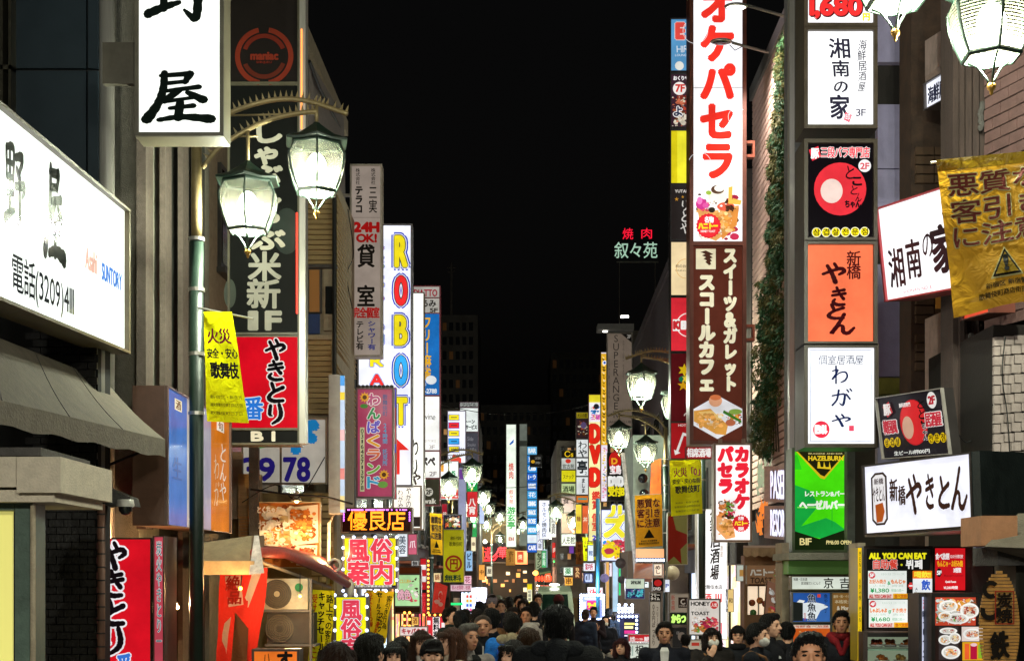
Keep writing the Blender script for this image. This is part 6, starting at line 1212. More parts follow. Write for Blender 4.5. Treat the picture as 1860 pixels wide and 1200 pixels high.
sign('angled_disc_sign', 'black angled sign with a red oval, tilted, resting above the wide grill sign', 'sign', (0, 0, 130, 130), 0, .1, '#8a8480', 2, '#262226', its, lit=.72, case='#2c2828', quad=((1594, 724, 14.2), (1712, 706, 13.1), (1607, 832, 14.1)))
sign('angled_brush_sign', 'white angled sign with black brush name, half hidden by the gold banner', 'sign', (0, 0, 160, 170), 0, .35, '#a83840', 3, '#faf8fc',
     [PL('湘', 10, 84, 42, 148, '#2c1c20', {'bold': .03}), PL('南', 50, 76, 78, 138, '#2c1c20', {'bold': .035}), ('b', 'の', 84, 66, 106, 112, '#2c1c20', {'w': 1.3}), PL('家', 108, 60, 150, 140, '#2c1c20', {'bold': .07, 'brush': 1}) if False else PL('家', 104, 64, 148, 136, '#2c1c20', {'bold': .07, 'brush': 1}), PL('3F', 130, 20, 146, 44, '#4a4040', B3), PL('-SHONAN NO IE-', 34, 158, 100, 164, '#b86870')], lit=1.1, quad=((1596, 381, 14.4), (1738, 335, 12.9), (1613, 545, 14.35)))
def rope(root, sh, bx):
    mb = MB(); mb.tube([sh.P(q * 8, -6 - 4 * abs(math.sin(q * 1.5)), 4) for q in range(20)], .02, 6); part('cable', mb, wire_blk, root)
sign('upper_angled_sign', 'white angled strip sign with seafood tavern characters below the upper windows', 'sign', (0, 0, 70, 60), 0, .2, '#4a4448', 3, '#eaecf8', [PL('海鮮居酒屋', 4, 14, 78, 50, '#1c2038', {'bold': .05})], lit=.95, quad=((1683, 154, 15.6), (1733, 123, 14.2), (1684, 198, 15.6)))
sign('orange_corner_sign', 'sliver of an orange red sign just below the gold banner', 'sign', (0, 0, 40, 20), 0, .2, '#5a2c20', 2, '#e85030', [], lit=.9, quad=((1752, 560, 13.4), (1800, 545, 12.6), (1752, 580, 13.4)))
# all you can eat board etc.
def menu(y, fl, t1, t2, price, cj):
    return [('r', 1576, y, 1646, y + 50, '#eef4ee'), ('e', 1583, y + 8, 6, 6, '#d82838'), PL(fl, 1579, y + 5, 1587, y + 11, '#fff', B6), PL('120分コース', 1600, y + 4, 1642, y + 8, '#c8d8cc'), PL(t1, 1578, y + 16, 1608, y + 23, '#e87828', B6), PL(cj, 1611, y + 19, 1616, y + 25, '#38a868', B4), PL(t2, 1617, y + 16, 1643, y + 23, '#e87828', B6), PL('火鍋 / 壽喜', 1584, y + 25, 1640, y + 29, '#c0d0c4'), PL('¥', 1580, y + 32, 1586, y + 39, '#28a058', B8), PL(price, 1588, y + 32, 1613, y + 40, '#28a058', B3), PL('税抜/2名〜', 1617, y + 33, 1640, y + 38, '#98c8a8', B3), ('r', 1576, y + 42, 1646, y + 50, '#f0d8d0'), PL('ALL YOU CAN EAT', 1577, y + 43, 1617, y + 49, '#c83838', B6), ('r', 1620, y + 41, 1646, y + 50, '#f0b020'), PL('食べ放題', 1622, y + 43, 1645, y + 49, '#c86018', B6)]
ay = [PL('ALL YOU CAN EAT', 1579, 1004, 1682, 1014, '#f4ec20', {'bold': .1}), PL('自助餐', 1586, 1017, 1630, 1032, '#e04838', {'bold': .08, 'out': '#fff0ec', 'ow': .05}), ('e', 1637, 1025, 2, 2, '#d8d820'), PL('뷔페', 1645, 1017, 1674, 1032, '#f4f4f0', {'bold': .09})] + menu(1036, '5F', 'お好み焼き', 'もんじゃ', '1,380', '&') + menu(1088, '4F', 'しゃぶしゃぶ', 'すき焼き', '1,680', 'or')
for y in (1063, 1116): ay += [('r', 1645, y - 2.5, 1655, y + 2.5, '#e04040'), ('r', 1647.5, y - 6, 1652.5, y + 6, '#e04040'), ('r', 1647, y - 1.2, 1653, y + 1.2, '#fff')]
ay += [('r', 1653, 1036, 1688, 1050, '#f08020'), PL('喝飲!!', 1656, 1038, 1686, 1048, '#f8ec40', {'bold': .08}), ('r', 1653, 1050, 1688, 1140, '#f0f4f4'), PL('飲', 1669, 1054, 1684, 1070, '#2858c8', B8), ('v', 'ALL YOU CAN', 1657, 1066, 1662, 1125, '#48505c', B3), ('r', 1654, 1126, 1664, 1142, '#2848c0'), PL('D', 1656, 1134, 1662, 1140, '#f0e040', B8)]
sign('all_you_can_eat_board', 'black framed menu board headed ALL YOU CAN EAT in yellow', 'sign', (1573, 996, 1688, 1142), 13.6, .3, '#382c26', 5, '#12120f', ay, lit=1.0)
sign('red_okonomi_sign', 'red menu panel with white and yellow writing right of the all you can eat board', 'sign', (1697, 995, 1753, 1071), 13.7, .25, '#40302a', 3, '#d01820',
     [PL('食べ放題', 1699, 1005, 1724, 1015, '#f8f0f0', B8), PL('120分飲放', 1726, 1007, 1749, 1013, '#f8e0e0', B4), PL('もんじゃ・お好み焼', 1702, 1018, 1748, 1028, '#f8b820', B6), PL('31種類', 1731, 1031, 1745, 1039, '#f8f0f0', B6), ('e', 1705, 1039, 4.5, 8, '#181010'), PL('5F', 1701, 1036, 1709, 1043, '#fff', B6), PL('Reservation', 1714, 1043, 1748, 1046, '#7a1014'), PL('QuickTown', 1716, 1054, 1735, 1058, '#f8e8e8', B6), PL('¥1,280時間', 1713, 1064, 1738, 1069, '#f8f0f0', B6)], lit=.95)
sign('yellow_edge_strip', 'thin vertical yellow strip sign on the edge of the all you can eat board', 'sign', (1558, 994, 1565, 1200), 13.5, .3, '#a08a20', 0, '#f0c818', [('v', 'MENU お好み焼 MONJA', 1560, 1000, 1564, 1150, '#3a3010', B4)], lit=.9)
def pictures(root, sh, bx): pass
ph = [('r', 1698, 1084, 1772, 1135, '#c84830'), ('food', 1698, 1084, 1772, 1134, 'mix', 2, 60)]
for (cx, cy, rx, ry, sd, pal) in [(1720, 1100, 17, 11, 1, 'mix'), (1757, 1108, 17, 14, 2, 'meat'), (1733, 1122, 22, 10, 3, 'sweet'), (1710, 1118, 12, 8, 9, 'fried')]: ph.append(('plate', cx, cy, rx, ry, sd, pal))
ph += [('r', 1698, 1136, 1733, 1196, '#383030'), ('plate', 1715, 1144, 16, 6, 4, 'mix'), ('plate', 1708, 1160, 12, 9, 5, 'mix'), ('plate', 1724, 1157, 11, 10, 6, 'fried'), ('plate', 1716, 1182, 17, 12, 7, 'sweet'), ('r', 1734, 1136, 1772, 1162, '#e8d8d0'), ('plate', 1753, 1149, 17, 10, 8, 'meat'), ('r', 1734, 1163, 1772, 1196, '#d8a020'), ('r', 1738, 1166, 1746, 1194, '#e86030'), ('r', 1748, 1168, 1760, 1194, '#b01838'), ('r', 1762, 1168, 1770, 1192, '#88b030'), ('e', 1754, 1168, 6, 3, '#e8c0c8')]
sign('photo_menu_stand', 'standing light box of dish photographs in a black frame at lower right', 'sign', (1697, 1083, 1773, 1260), 12.0, .5, '#16120f', 7, '#281c18', ph, lit=.95)
sign('white_side_banner', 'narrow pale blue white sign with black kana left of the dish photograph stand', 'sign', (1673, 1083, 1686, 1260), 12.2, .3, '#26242a', 6, '#ccd0ec', [('v', '酒', 1676, 1088, 1684, 1106, '#e06070', B4), ('v', '鴨せいろん十', 1675, 1108, 1686, 1200, '#1c2038', {'bold': .06, 'brush': 1})], lit=.9)
r = empty('food_display_case', W(1612, 1230, 13.2), 'glass display case with plates of sample dishes under the menu board', 'display case')
part('frame', MB().pbox(1568, 1147, 1576, 1290, 13.3, .5).pbox(1576, 1147, 1668, 1153, 13.3, .5).pbox(1576, 1250, 1668, 1290, 13.3, .5), frame_mat('#382c26'), r)
part('back_panel', MB().pbox(1576, 1147, 1668, 1260, 13.85, .05), glow('case_backlight', '#b8c8a8', .35), r)
part('header', (lambda m: m)(MB().pbox(1577, 1149, 1667, 1156, 13.28, .02, (.05, .05, .05))), frame_mat('#1a1612'), r)
for y in (1178, 1206): part('shelf', MB().pbox(1577, y, 1668, y + 2.5, 13.35, .48), matte('shelf_glass', '#7a9a88', rough=.2), r)
rnd = random.Random(4)
for (x, y) in [(1592, 1176), (1617, 1176), (1644, 1176), (1602, 1204), (1636, 1204)]:
    c = W(x, y, 13.55); pr = part('plate', MB().lathe((c.x, c.y, c.z), [(.0, .012), (.05, .012), (.075, .035), (.07, .035), (.0, .02)], 16), matte('white_porcelain', '#dcdcd4', rough=.2, bump=0), r, True)
    fd = MB()
    for q in range(16): fd.ball((c.x + rnd.uniform(-.04, .04), c.y + rnd.uniform(-.04, .03), c.z + .03 + rnd.uniform(0, .04)), rnd.uniform(.012, .026), 6, 4)
    part('sample_dish', fd, matte('sample_food_%d' % (x % 3), ['#c87838', '#d8a858', '#a85030'][x % 3], rough=.4, scale=30, var=.5), pr)
# round woven charcoal grill sign
r = empty('woven_oval_sign', W(1815, 1290, 10.6), 'oval woven bamboo sign with black brush marks and a red stamp at the right edge', 'sign')
strip = matte('bamboo_strip', '#c08a40', rough=.55, scale=12, var=.3, bump=.3)
y = 1036
while y < 1240:
    hw = 36 * math.sqrt(max(0, 1 - ((1136 - y) / 101.0) ** 2)) if abs(1136 - y) < 101 else 3
    part('slat', MB().pbox(1816 - hw, y, 1816 + hw, y + 5.0, 10.6 - .01 * (int(y) % 2), .03), strip, r); y += 6.2
O = W(1780, 1036, 10.56); sh = Sheet(O, Vector((10.56 / F, 0, 0)), Vector((0, 0, -10.56 / F)), Vector((0, -1, 0)), 1780, 1036); L, P_ = MB(), MB()
draw(sh, [('ring', 1800, 1070, 8, 16, 60, 320, '#1c1610'), ('ring', 1798, 1108, 9, 18, -20, 200, '#1c1610'), ('v', '炭焼', 1810, 1076, 1838, 1132, '#1c1208', {'bold': .07}), ('v', '鉄', 1796, 1148, 1832, 1196, '#181008', {'bold': .1, 'brush': 1})], L, P_)
draw(sh, [('r', 1806, 1072, 1841, 1074, '#a83020'), ('r', 1806, 1131, 1841, 1133, '#a83020'), ('r', 1806, 1074, 1808, 1131, '#a83020'), ('r', 1839, 1074, 1841, 1131, '#a83020')], L, P_)
part('lettering', L, printed(0), r); part('red_stamp', P_, printed(0), r)
r = empty('timber_box', W(1830, 1030, 11), 'tan timber box and dark awning jutting at the right edge', 'awning')
part('box', MB().pbox(1782, 936, 1848, 990, 11.0, .5), matte('warm_timber', '#b4805c', rough=.7, scale=6, var=.2), r)
part('canopy', MB().hexa([W(1788, 992, 10.9), W(1900, 996, 10.6), W(1900, 930, 11.4), W(1849, 932, 11.4), W(1788, 994, 11.6), W(1900, 1024, 11.0), W(1900, 1024, 11.8), W(1849, 990, 11.8)]), canvas, r)
part('under', MB().pbox(1812, 992, 1920, 1026, 11.1, .6), concrete_dk, r)
part('column', MB().pbox(1845, 1026, 1920, 1400, 11.3, .5), matte('dark_column', '#2c2a22', rough=.7), r)
sign('paper_notice', 'small white paper notice with a yellow patch under the wide grill sign', 'sign', (1768, 978, 1798, 1018), 12.6, .02, '#888', 0, '#b0b0c0', [PL('4F', 1772, 990, 1784, 996, '#383850', B6), ('r', 1776, 1004, 1792, 1012, '#d8c030')], lit=.25)

# ---- far part of the street, where it bends: blocks, shop fronts and the crowd of small signs ----
for nm, lb, x0, x1, y0, d, dep in [('bend_block', 'dark block behind the DVD sign where the street bends', 1012, 1165, 800, 58.5, 9), ('bend_block', 'dark block behind the small robot sign on the far left side', 748, 866, 742, 64, 12), ('bend_block', 'low dim block beyond the green neon roof line', 975, 1022, 905, 84, 8)]:
    r = empty(nm, W((x0 + x1) / 2, 1075, d), lb, 'building'); part('wall', MB().pbox(x0, y0, x1, 1085, d, dep), night_wall, r)
    rnd = random.Random(x0); yy = y0 + 12
    while yy < 1030:
        xx = x0 + 5
        while xx < x1 - 8:
            fr = part('window', MB().pbox(xx, yy, xx + 8, yy + 12, d - .12, .1), pipe_grey, r); part('pane', MB().pbox(xx + 1, yy + 1, xx + 7, yy + 11, d - .15, .02), glow('warm_far_pane', '#d8a060', .35) if rnd.random() < .22 else glass_dk, fr); xx += 13
        yy += 24
def shop_front(side, y0, y1, col, s_, label, ztop=2.7):
    fx = fx_left if side < 0 else fx_right; g = gz((y0 + y1) / 2); r = empty('shop_front', (fx((y0 + y1) / 2), (y0 + y1) / 2, g), label, 'shop front', 'lit shop fronts at street level')
    part('glazing', run_wall(y0, y1, g + .3, g + ztop, side, -.1, .05), shop_glow('shop_glow_' + col.lstrip('#'), col, s_ * 1.2), r)
    part('fascia', run_wall(y0 - .1, y1 + .1, g + ztop + .01, g + ztop + .6, side, -.25, .3), concrete_dk, r)
    for k in range(int((y1 - y0) / 1.8) + 1):
        y = y0 + k * 1.8; part('mullion', run_wall(y, y + .07, g + .3, g + ztop, side, -.16, .05), wire_blk, r)
    if y0 > 30: part('canopy', run_wall(y0 - .1, y1 + .1, g + ztop + .62, g + ztop + .70, side, -.8, .7), matte('awning_rust', '#7a4028', rough=.7), r)
for i, (sd, a, b, c, s_, lb) in enumerate([(-1, 24.5, 29, '#ffb870', 1.3, 'warm lit shop front below the pink nursery sign'), (-1, 30, 35, '#ffe0b8', 1.5, 'cream lit shop front behind the marquee bulbs'), (-1, 36.5, 42, '#e8f0ff', 1.4, 'cool lit shop front behind the free guide sign'), (-1, 44, 52, '#ffc080', 1.3, 'amber shop front left of the far crowd'), (-1, 54, 60, '#ff8a60', 1.1, 'orange red shop front far down the left side'),
      (1, 21, 26.8, '#ffd8a8', 1.1, 'cream lit shop front under the toast sign'), (1, 28.5, 33, '#ffe8c8', 1.2, 'pale lit shop front behind the tavern sign'), (1, 34.5, 38.5, '#e0ecff', 1.4, 'cool white shop front near the crown of lamps'), (1, 41, 48, '#ffb070', 1.2, 'amber shop front under the flower sign'), (1, 50, 57, '#ffe0c0', 1.2, 'cream shop front at the right bend')]): shop_front(sd, a, b, c, s_, lb)
FILL = [(871, 884, 879, 950, 63, '#c8d8ff', '酒', '#303860', 'thin bluish white sign left of the beige end building'), (858, 935, 866, 975, 63, '#28a050', '茶', '#f0fff0', 'thin green sign under the bright red vertical sign'), (884, 1028, 894, 1046, 70, '#f0e8c8', '屋', '#403020', 'cream lantern shaped sign below the red neon script'),
 (803, 915, 812, 952, 58, '#a02030', '館', '#ffe8e0', 'deep red thin sign behind the white health sign'), (846, 1000, 858, 1036, 57, '#90b8e0', 'ビル', '#203050', 'pale blue panel on the violet pillar'), (870, 1025, 880, 1052, 60, '#ffb050', '中', '#602010', 'amber square sign over the far left crowd'),
 (843, 1045, 856, 1060, 47, '#f0c0d0', '花', '#902050', 'small pink sign above the pink notice board'), (1000, 925, 1010, 975, 60, '#f4f4e8', '鳥貴', '#302010', 'cream vertical sign left of the bar directory'), (1003, 985, 1013, 1012, 61, '#d83028', '肉', '#fff0e0', 'small red sign below the cream vertical sign'),
 (1046, 916, 1056, 968, 53.5, '#f4d840', '麺', '#802010', 'yellow vertical sign under the white tavern panels'), (1058, 918, 1068, 968, 53.2, '#e86838', '丼', '#fff0d0', 'orange vertical sign beside the yellow noodle sign'), (1024, 1030, 1040, 1044, 57, '#e0f0e0', '薬', '#108040', 'pale green pharmacy sign below the green neon line'),
 (1042, 1028, 1056, 1050, 55, '#603828', 'BAR', '#f0c080', 'brown bar sign left of the blue post'), (1060, 1022, 1080, 1036, 50, '#f0f4ff', '案内所', '#c02040', 'white guide office sign left of the blue post'), (1060, 1040, 1078, 1058, 49, '#384878', 'CLUB', '#d0e0ff', 'dark blue club sign left of the blue post'),
 (1026, 1048, 1040, 1062, 56, '#ffb848', '串', '#501808', 'amber skewer sign under the pharmacy sign'), (1098, 1022, 1111, 1046, 42, '#f0e0f0', 'カフェ', '#703068', 'pale lilac cafe sign below the flowers sign'), (1144, 1024, 1152, 1046, 40.5, '#f8f0d0', '寿司', '#303028', 'cream sushi sign beside the leaning white beam'),
 (1160, 1052, 1178, 1066, 38, '#e0e8e8', '1F', '#405058', 'pale first floor sign under the rust awning'), (990, 1040, 1000, 1056, 66, '#ff7040', '祭', '#fff0d0', 'orange square sign right of the red paper lanterns'), (1006, 1046, 1018, 1060, 64, '#d8e8c8', '緑', '#305030', 'greenish white sign above the van roof'), (788, 1040, 800, 1056, 36, '#f0d8a0', '鍋', '#803010', 'cream hotpot sign above the tilted red flag'),
 (722, 968, 740, 1010, 34, '#d8e0e8', '美容', '#304050', 'pale grey salon sign under the brush name sign'), (1008, 1062, 1016, 1078, 61, '#f0f4e8', '本', '#304030', 'tiny white sign right of the van roof lamp'), (1034, 968, 1042, 1004, 58, '#7040a0', '夜', '#f0e0ff', 'violet upright sign under the bar directory'), (1068, 990, 1078, 1018, 49.5, '#e8f8ff', '館', '#2050a0', 'icy white sign beside the blue post'),
 (856, 975, 864, 1000, 57.5, '#f8e8c0', '串', '#502010', 'cream strip below the thin green tea sign'), (940, 1002, 950, 1020, 80, '#e05030', '焼', '#fff0c0', 'red grill sign on the far orange shop front'), (984, 1000, 992, 1030, 64, '#48b870', '薬局', '#f0fff4', 'green chemist strip next to the pale blue panel'),
 (748, 1120, 760, 1134, 28, '#f8c060', '酒', '#702010', 'amber sake sign behind the cabaret board'), (1188, 1024, 1202, 1044, 33, '#f0d8c0', 'めし', '#503020', 'cream meal sign on the rust awning'), (1208, 1052, 1216, 1074, 29.8, '#d8dce8', 'P', '#2040a0', 'pale parking strip by the slim mirror post'), (1322, 1070, 1332, 1110, 26.8, '#e8c880', '和', '#402818', 'ochre strip between the tavern sign and the toast kiosk'),
 (742, 970, 757, 1006, 34.2, '#c86078', '爪', '#fff0f4', 'rose nail sign beside the pale grey salon sign')]
for (x0, y0, x1, y1, d, bg_, tx, tc_, lb) in FILL:
    w_, h_ = x1 - x0, y1 - y0; v_ = h_ > w_ * 1.4 and len(tx) > 1
    sign('small_shop_sign', lb, 'sign', (x0, y0, x1, y1), d, .22, '#4a443c', .8, bg_, [('v' if v_ else 't', tx, x0 + w_ * .15, y0 + h_ * (.1 if v_ else max(.12, .5 - w_ * .4 / h_)), x1 - w_ * .15, y1 - h_ * (.1 if v_ else max(.12, .5 - w_ * .4 / h_)), tc_, B4)], lit=1.0, group='small shop signs crowding the far part of the street')
for k, (pts, lb) in enumerate([([(800, 735, 50), (900, 752, 52), (1010, 748, 54), (1085, 730, 50)], 'thin cable crossing the street high in the middle distance'), ([(830, 870, 60), (900, 885, 60), (990, 880, 60), (1020, 868, 58)], 'low cable sagging across the far street')]):
    c = empty('overhead_cable', W(*pts[1]), lb, 'cable'); part('wire', MB().tube([W(*p) for p in catmull(pts, 6)], .014, 5), wire_blk, c)

# ================= awnings, machines, cables =================
r = empty('red_awning', W(560, 1060, 16.5), 'dull red rolled awning slanting down above the air conditioners', 'awning')
mb = MB(); A = [W(462, 1003, 15.6), W(520, 1005, 17), W(590, 1035, 18.2), W(640, 1066, 19)]; mb.tube(A, [.05, .06, .065, .045], 12); part('roller', mb, matte('dull_red', '#8a3830', rough=.55, scale=9, var=.3), r, True)
part('canopy', MB().add([W(462, 994, 15.6), W(520, 1000, 17), W(590, 1030, 18.2), W(640, 1060, 19), W(640, 1052, 20.2), W(590, 1012, 20.2), W(520, 992, 20.0), W(470, 990, 19)], [(0, 1, 6, 7), (1, 2, 5, 6), (2, 3, 4, 5)]), matte('dull_red', '#8a3830'), r)
part('arm', MB().tube([W(470, 1018, 16), W(560, 1052, 18), W(600, 1066, 19)], .02, 6), beige_wall, r)
part('end_cap', MB().ball(W(636, 1068, 18.9), (.06, .06, .12), 10, 6), cc, r, True)
r = empty('canvas_awning', W(410, 1040, 15.5), 'khaki box awning behind the nearest left post', 'awning')
part('canopy', MB().hexa([W(366, 1040, 15.2), W(452, 1040, 15.5), W(458, 972, 16.0), W(366, 985, 15.8), W(366, 1040, 17), W(480, 1040, 17), W(480, 972, 17.2), W(366, 985, 17)]), matte('khaki_canvas', '#7a6a50', rough=.9, scale=9, var=.25, bump=.4), r)
part('valance', MB().pbox(368, 1018, 462, 1043, 15.15, .04), matte('khaki_canvas2', '#94805c', rough=.9), r)
part('end_panel', MB().hexa([W(452, 1043, 15.1), W(480, 1040, 15.1), W(470, 972, 15.3), W(462, 972, 15.3), W(452, 1043, 15.2), W(480, 1040, 15.2), W(470, 972, 15.4), W(462, 972, 15.4)]), matte('white_cloth', '#b0aca8', rough=.8, var=.35, scale=20), r)
for (x0, y0, x1, y1, lb, dk) in [(480, 1050, 559, 1106, 'beige air conditioner with round fan grille, upper of the two', 0), (485, 1112, 570, 1168, 'air conditioner with shade in its colour and round fan grille, lower of the two', 1)]:
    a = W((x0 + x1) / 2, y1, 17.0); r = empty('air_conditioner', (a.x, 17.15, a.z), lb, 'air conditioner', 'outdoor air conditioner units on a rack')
    body = matte('aircon_shaded' if dk else 'aircon_cream', '#3a3630' if dk else '#b0a890', rough=.6); part('housing', MB().pbox(x0, y0, x1, y1, 17.0, .3), body, r)  # lower housing is a darker copy, its shade put into the colour
    c = W(x0 + 23, (y0 + y1) / 2, 16.99); gr = MB()
    for q in range(6): gr.lathe(c, [(.04 + q * .025, -.005), (.045 + q * .025, -.012), (.05 + q * .025, -.005)], 24, ax='y')
    part('fan_grille', gr, concrete_dk, r); part('fan', MB().lathe(c, [(.0, -.004), (.165, -.003)], 24, ax='y'), matte('fan_shade', '#56503f', rough=.6), r); part('hub', MB().lathe(c, [(.0, -.02), (.034, -.018), (.036, 0)], 14, ax='y'), body, r)
    if not dk: part('badge', MB().lathe(W(x0 + 63, y0 + 16, 16.99), [(0, -.004), (.05, -.003)], 16, ax='y'), matte('green_badge', '#2c7a48'), r)
    part('rack_rail', MB().pbox(x0 - 4, y1 + 1, x1 + 4, y1 + 5, 16.95, .35), pipe_grey, r)
part('rack_post', MB().pbox(562, 1050, 566, 1240, 16.9, .06), pipe_grey, r)
r = empty('spot_lamp', W(539, 912, 19.6), 'small cone spotlight shining down on the meat poster', 'lamp')
part('shade', MB().lathe(W(539, 903, 19.6), [(.02, .09), (.035, .06), (.04, .0), (.075, -.05)], 16), matte('white_enamel', '#c8c0a8', rough=.4), r, True)
part('arm', MB().tube([W(539, 890, 19.6), W(539, 886, 19.9), W(540, 886, 20.9)], .01, 6), pipe_grey, r)
part('bulb', MB().ball(W(539, 909, 19.6), .03, 10, 6), glow('warm_spot', '#ffd890', 20), r)
ld = bpy.data.lights.new('spot_light', 'SPOT'); ld.energy = 55; ld.spot_size = R(120); ld.color = (1, .72, .36); ld.shadow_soft_size = .04; sp = bpy.data.objects.new('spot_light', ld); COL.objects.link(sp); sp.location = W(539, 915, 19.4); sp.rotation_euler = (R(-18), 0, 0)
sp.rotation_euler = (R(18), 0, 0)
r = empty('wall_bulb', W(322, 1104, 14.6), 'small bare warm bulb glowing left of the nearest lamp post', 'lamp')
part('bulb', MB().ball(W(322, 1102, 14.6), .022, 10, 6), glow('warm_bulb2', '#ffd080', 30), r); part('holder', MB().tube([W(322, 1096, 14.6), W(316, 1092, 14.8)], .012, 6), pipe_grey, r)
ld = bpy.data.lights.new('bare_bulb', 'POINT'); ld.energy = 70; ld.color = (1, .62, .28); lo = bpy.data.objects.new('bare_bulb', ld); COL.objects.link(lo); lo.location = W(322, 1102, 14.5)
r = empty('stall_bulb', W(437, 1072, 15.2), 'small orange stall bulb shining in front of the red and cream banner', 'lamp')
part('bulb', MB().ball(W(437, 1068, 15.2), .02, 10, 6), glow('warm_bulb3', '#ffa030', 25), r); part('flex', MB().tube([W(437, 1065, 15.2), W(440, 1040, 15.3)], .005, 5), wire_blk, r)
for (x, y, d, e) in [(437, 1068, 15.05, 14), (545, 1085, 16.2, 45), (600, 1000, 19.4, 60)]:
    ld = bpy.data.lights.new('stall_and_fill_light', 'POINT'); ld.energy = e; ld.color = (1, .58, .24); ld.shadow_soft_size = .03; lo = bpy.data.objects.new('stall_and_fill_light', ld); COL.objects.link(lo); lo.location = W(x, y, d)  # first matches the stall bulb; the others are added warm fill
r = empty('stall_bulb', W(545, 1082, 16.2), 'added warm bulb hanging under the red awning beside the yellow banner', 'lamp')  # bulb added for the warm fill under the awning
part('bulb', MB().ball(W(545, 1082, 16.3), .018, 10, 6), glow('warm_bulb3', '#ffa030', 25), r); part('flex', MB().tube([W(545, 1079, 16.3), W(545, 1040, 17.2)], .005, 5), wire_blk, r)
r = empty('rain_pipe', W(598, 1060, 19.8), 'bent cream conduit with a round horn beside the yellow guide sign', 'pipe')
part('pipe', MB().tube([W(610, 905, 20), W(612, 925, 19.9), W(598, 950, 19.8), W(596, 1060, 19.8)], .025, 8), cc, r, True); part('horn', MB().lathe(W(607, 1026, 19.3), [(.05, .3), (.09, .25), (.10, .0), (.07, -.01), (.06, .05)], 18, ax='y'), cc, r, True)
def cable(label, pts, rr=.008):
    c = empty('overhead_cable', W(*pts[len(pts) // 2]), label, 'cable'); part('wire', MB().tube([W(*p) for p in catmull(pts, 6)], rr, 5), wire_blk, c)
cable('slack black cable crossing the number board on the left', [(440, 912, 19.5), (500, 880, 19.5), (540, 905, 19.5), (590, 830, 20)])
cable('black cable bundle looping above the meat poster', [(455, 888, 19.3), (530, 898, 19.3), (590, 902, 19.3), (640, 915, 19.5)], .014)
cable('thin cable dropping beside the rooms for rent sign', [(632, 380, 23), (642, 460, 23), (630, 500, 23), (640, 560, 23)])
cable('curly cable hanging on the right pilaster', [(1733, 765, 13.5), (1745, 795, 13.5), (1760, 802, 13.5), (1778, 780, 13.5), (1800, 700, 13.2)], .006)
cable('thin wire running down the pale tiles at right', [(1826, 612, 12.7), (1820, 680, 12.7), (1830, 760, 12.7), (1835, 860, 12.7), (1832, 925, 12.7)], .006)
r = empty('flood_lamp', W(1330, 12, 22), 'lit floodlight on a boom at the top of the white karaoke tower', 'lamp', 'floodlights on booms above the tower sign')
def flood(root, x, y, d, lit_):
    c = W(x, y, d); mb = MB(); mb.ball(c, (.20, .12, .05), 14, 8); part('head', mb, steel, root, True)
    part('lens', MB().ball(c - Vector((0, .02, .03)), (.16, .09, .025), 14, 6), glow('flood_white', '#fffcf0', 5) if lit_ else glass_dk, root, True)
flood(r, 1337, 12, 23.6, True); part('boom', MB().tube([W(1356, 10, 23.6), W(1425, 30, 23.9)], .025, 8), pipe_grey, r)
for q_, (x_, y_, d_) in enumerate([(1352, 24, 23.5), (1340, 96, 24.9)]):
    ld = bpy.data.lights.new('flood_light', 'SPOT'); ld.energy = 720; ld.spot_size = R(125); ld.spot_blend = .7; ld.color = (1, .93, .86); ld.shadow_soft_size = .12
    fo = bpy.data.objects.new('flood_light', ld); COL.objects.link(fo); fo.location = W(x_, y_, d_); fo.rotation_euler = Vector((1.0, .25, -1.5)).to_track_quat('-Z', 'Y').to_euler()
r = empty('flood_lamp', W(1318, 80, 24), 'dark floodlight on a boom across the second kana of the tower', 'lamp', 'floodlights on booms above the tower sign')
flood(r, 1310, 76, 25.2, False); part('boom', MB().tube([W(1330, 78, 25.2), W(1396, 96, 25.4)], .025, 8), pipe_grey, r)
part('wire', MB().tube([W(1325, 82, 25.1), W(1335, 92, 25.1), W(1350, 84, 25.1)], .008, 5), wire_blk, r)
r = empty('white_corner_post', W(1150, 1060, 39), 'peeling white slanting corner beam beside the grey banner building', 'beam')
part('beam', MB().tube([W(1131, 822, 39), W(1140, 905, 39), W(1153, 1010, 39), W(1156, 1060, 39)], .06, 8), matte('peeling_white', '#a8a09c', rough=.8, scale=14, var=.45), r)
r = empty('pale_shop_building', W(1185, 1060, 40), 'pale green shop building behind the orange tout banner', 'building')
part('wall', MB().pbox(1150, 790, 1216, 1040, 39.5, 3), matte('pale_green_wall', '#8a948a', rough=.8, scale=3), r)
part('wall', MB().pbox(1140, 1000, 1250, 1300, 39.2, 3), matte('brown_dim_wall', '#5a4a3c', rough=.8, scale=3), r)
part('orange_tarp', MB().hexa([W(1180, 900, 38.6), W(1201, 900, 38.6), W(1201, 832, 38.6), (W(1183, 838, 38.6)), W(1180, 900, 39), W(1201, 900, 39), W(1201, 832, 39), W(1183, 838, 39)]), matte('orange_tarp', '#e86a14', rough=.5), r)
for (x, y) in [(1168, 868), (1170, 896)]: part('speaker', MB().lathe(W(x, y, 38.8), [(0, -.05), (.09, -.04), (.13, .0), (.13, .1)], 16, ax='y'), glass_dk, r, True)
r = empty('orange_awning', W(1175, 1050, 35), 'brown orange shop awning with a lamp row above it on the right', 'awning')
part('canopy', MB().hexa([W(1150, 1050, 34), W(1206, 1050, 33), W(1206, 1024, 34.5), W(1153, 1022, 35.5), W(1150, 1056, 36), W(1206, 1056, 36), W(1206, 1024, 36), W(1153, 1022, 36)]), matte('rust_awning', '#a85a34', rough=.6, scale=7, var=.3), r)
part('backlit_panel', MB().pbox(1156, 996, 1206, 1012, 35.0, .2), glow('peach_panel', '#d89a68', .8), r)
mb = MB()
for k in range(11): mb.pbox(1156 + k * 4.8, 1014, 1159 + k * 4.8, 1019, 34.8, .06)
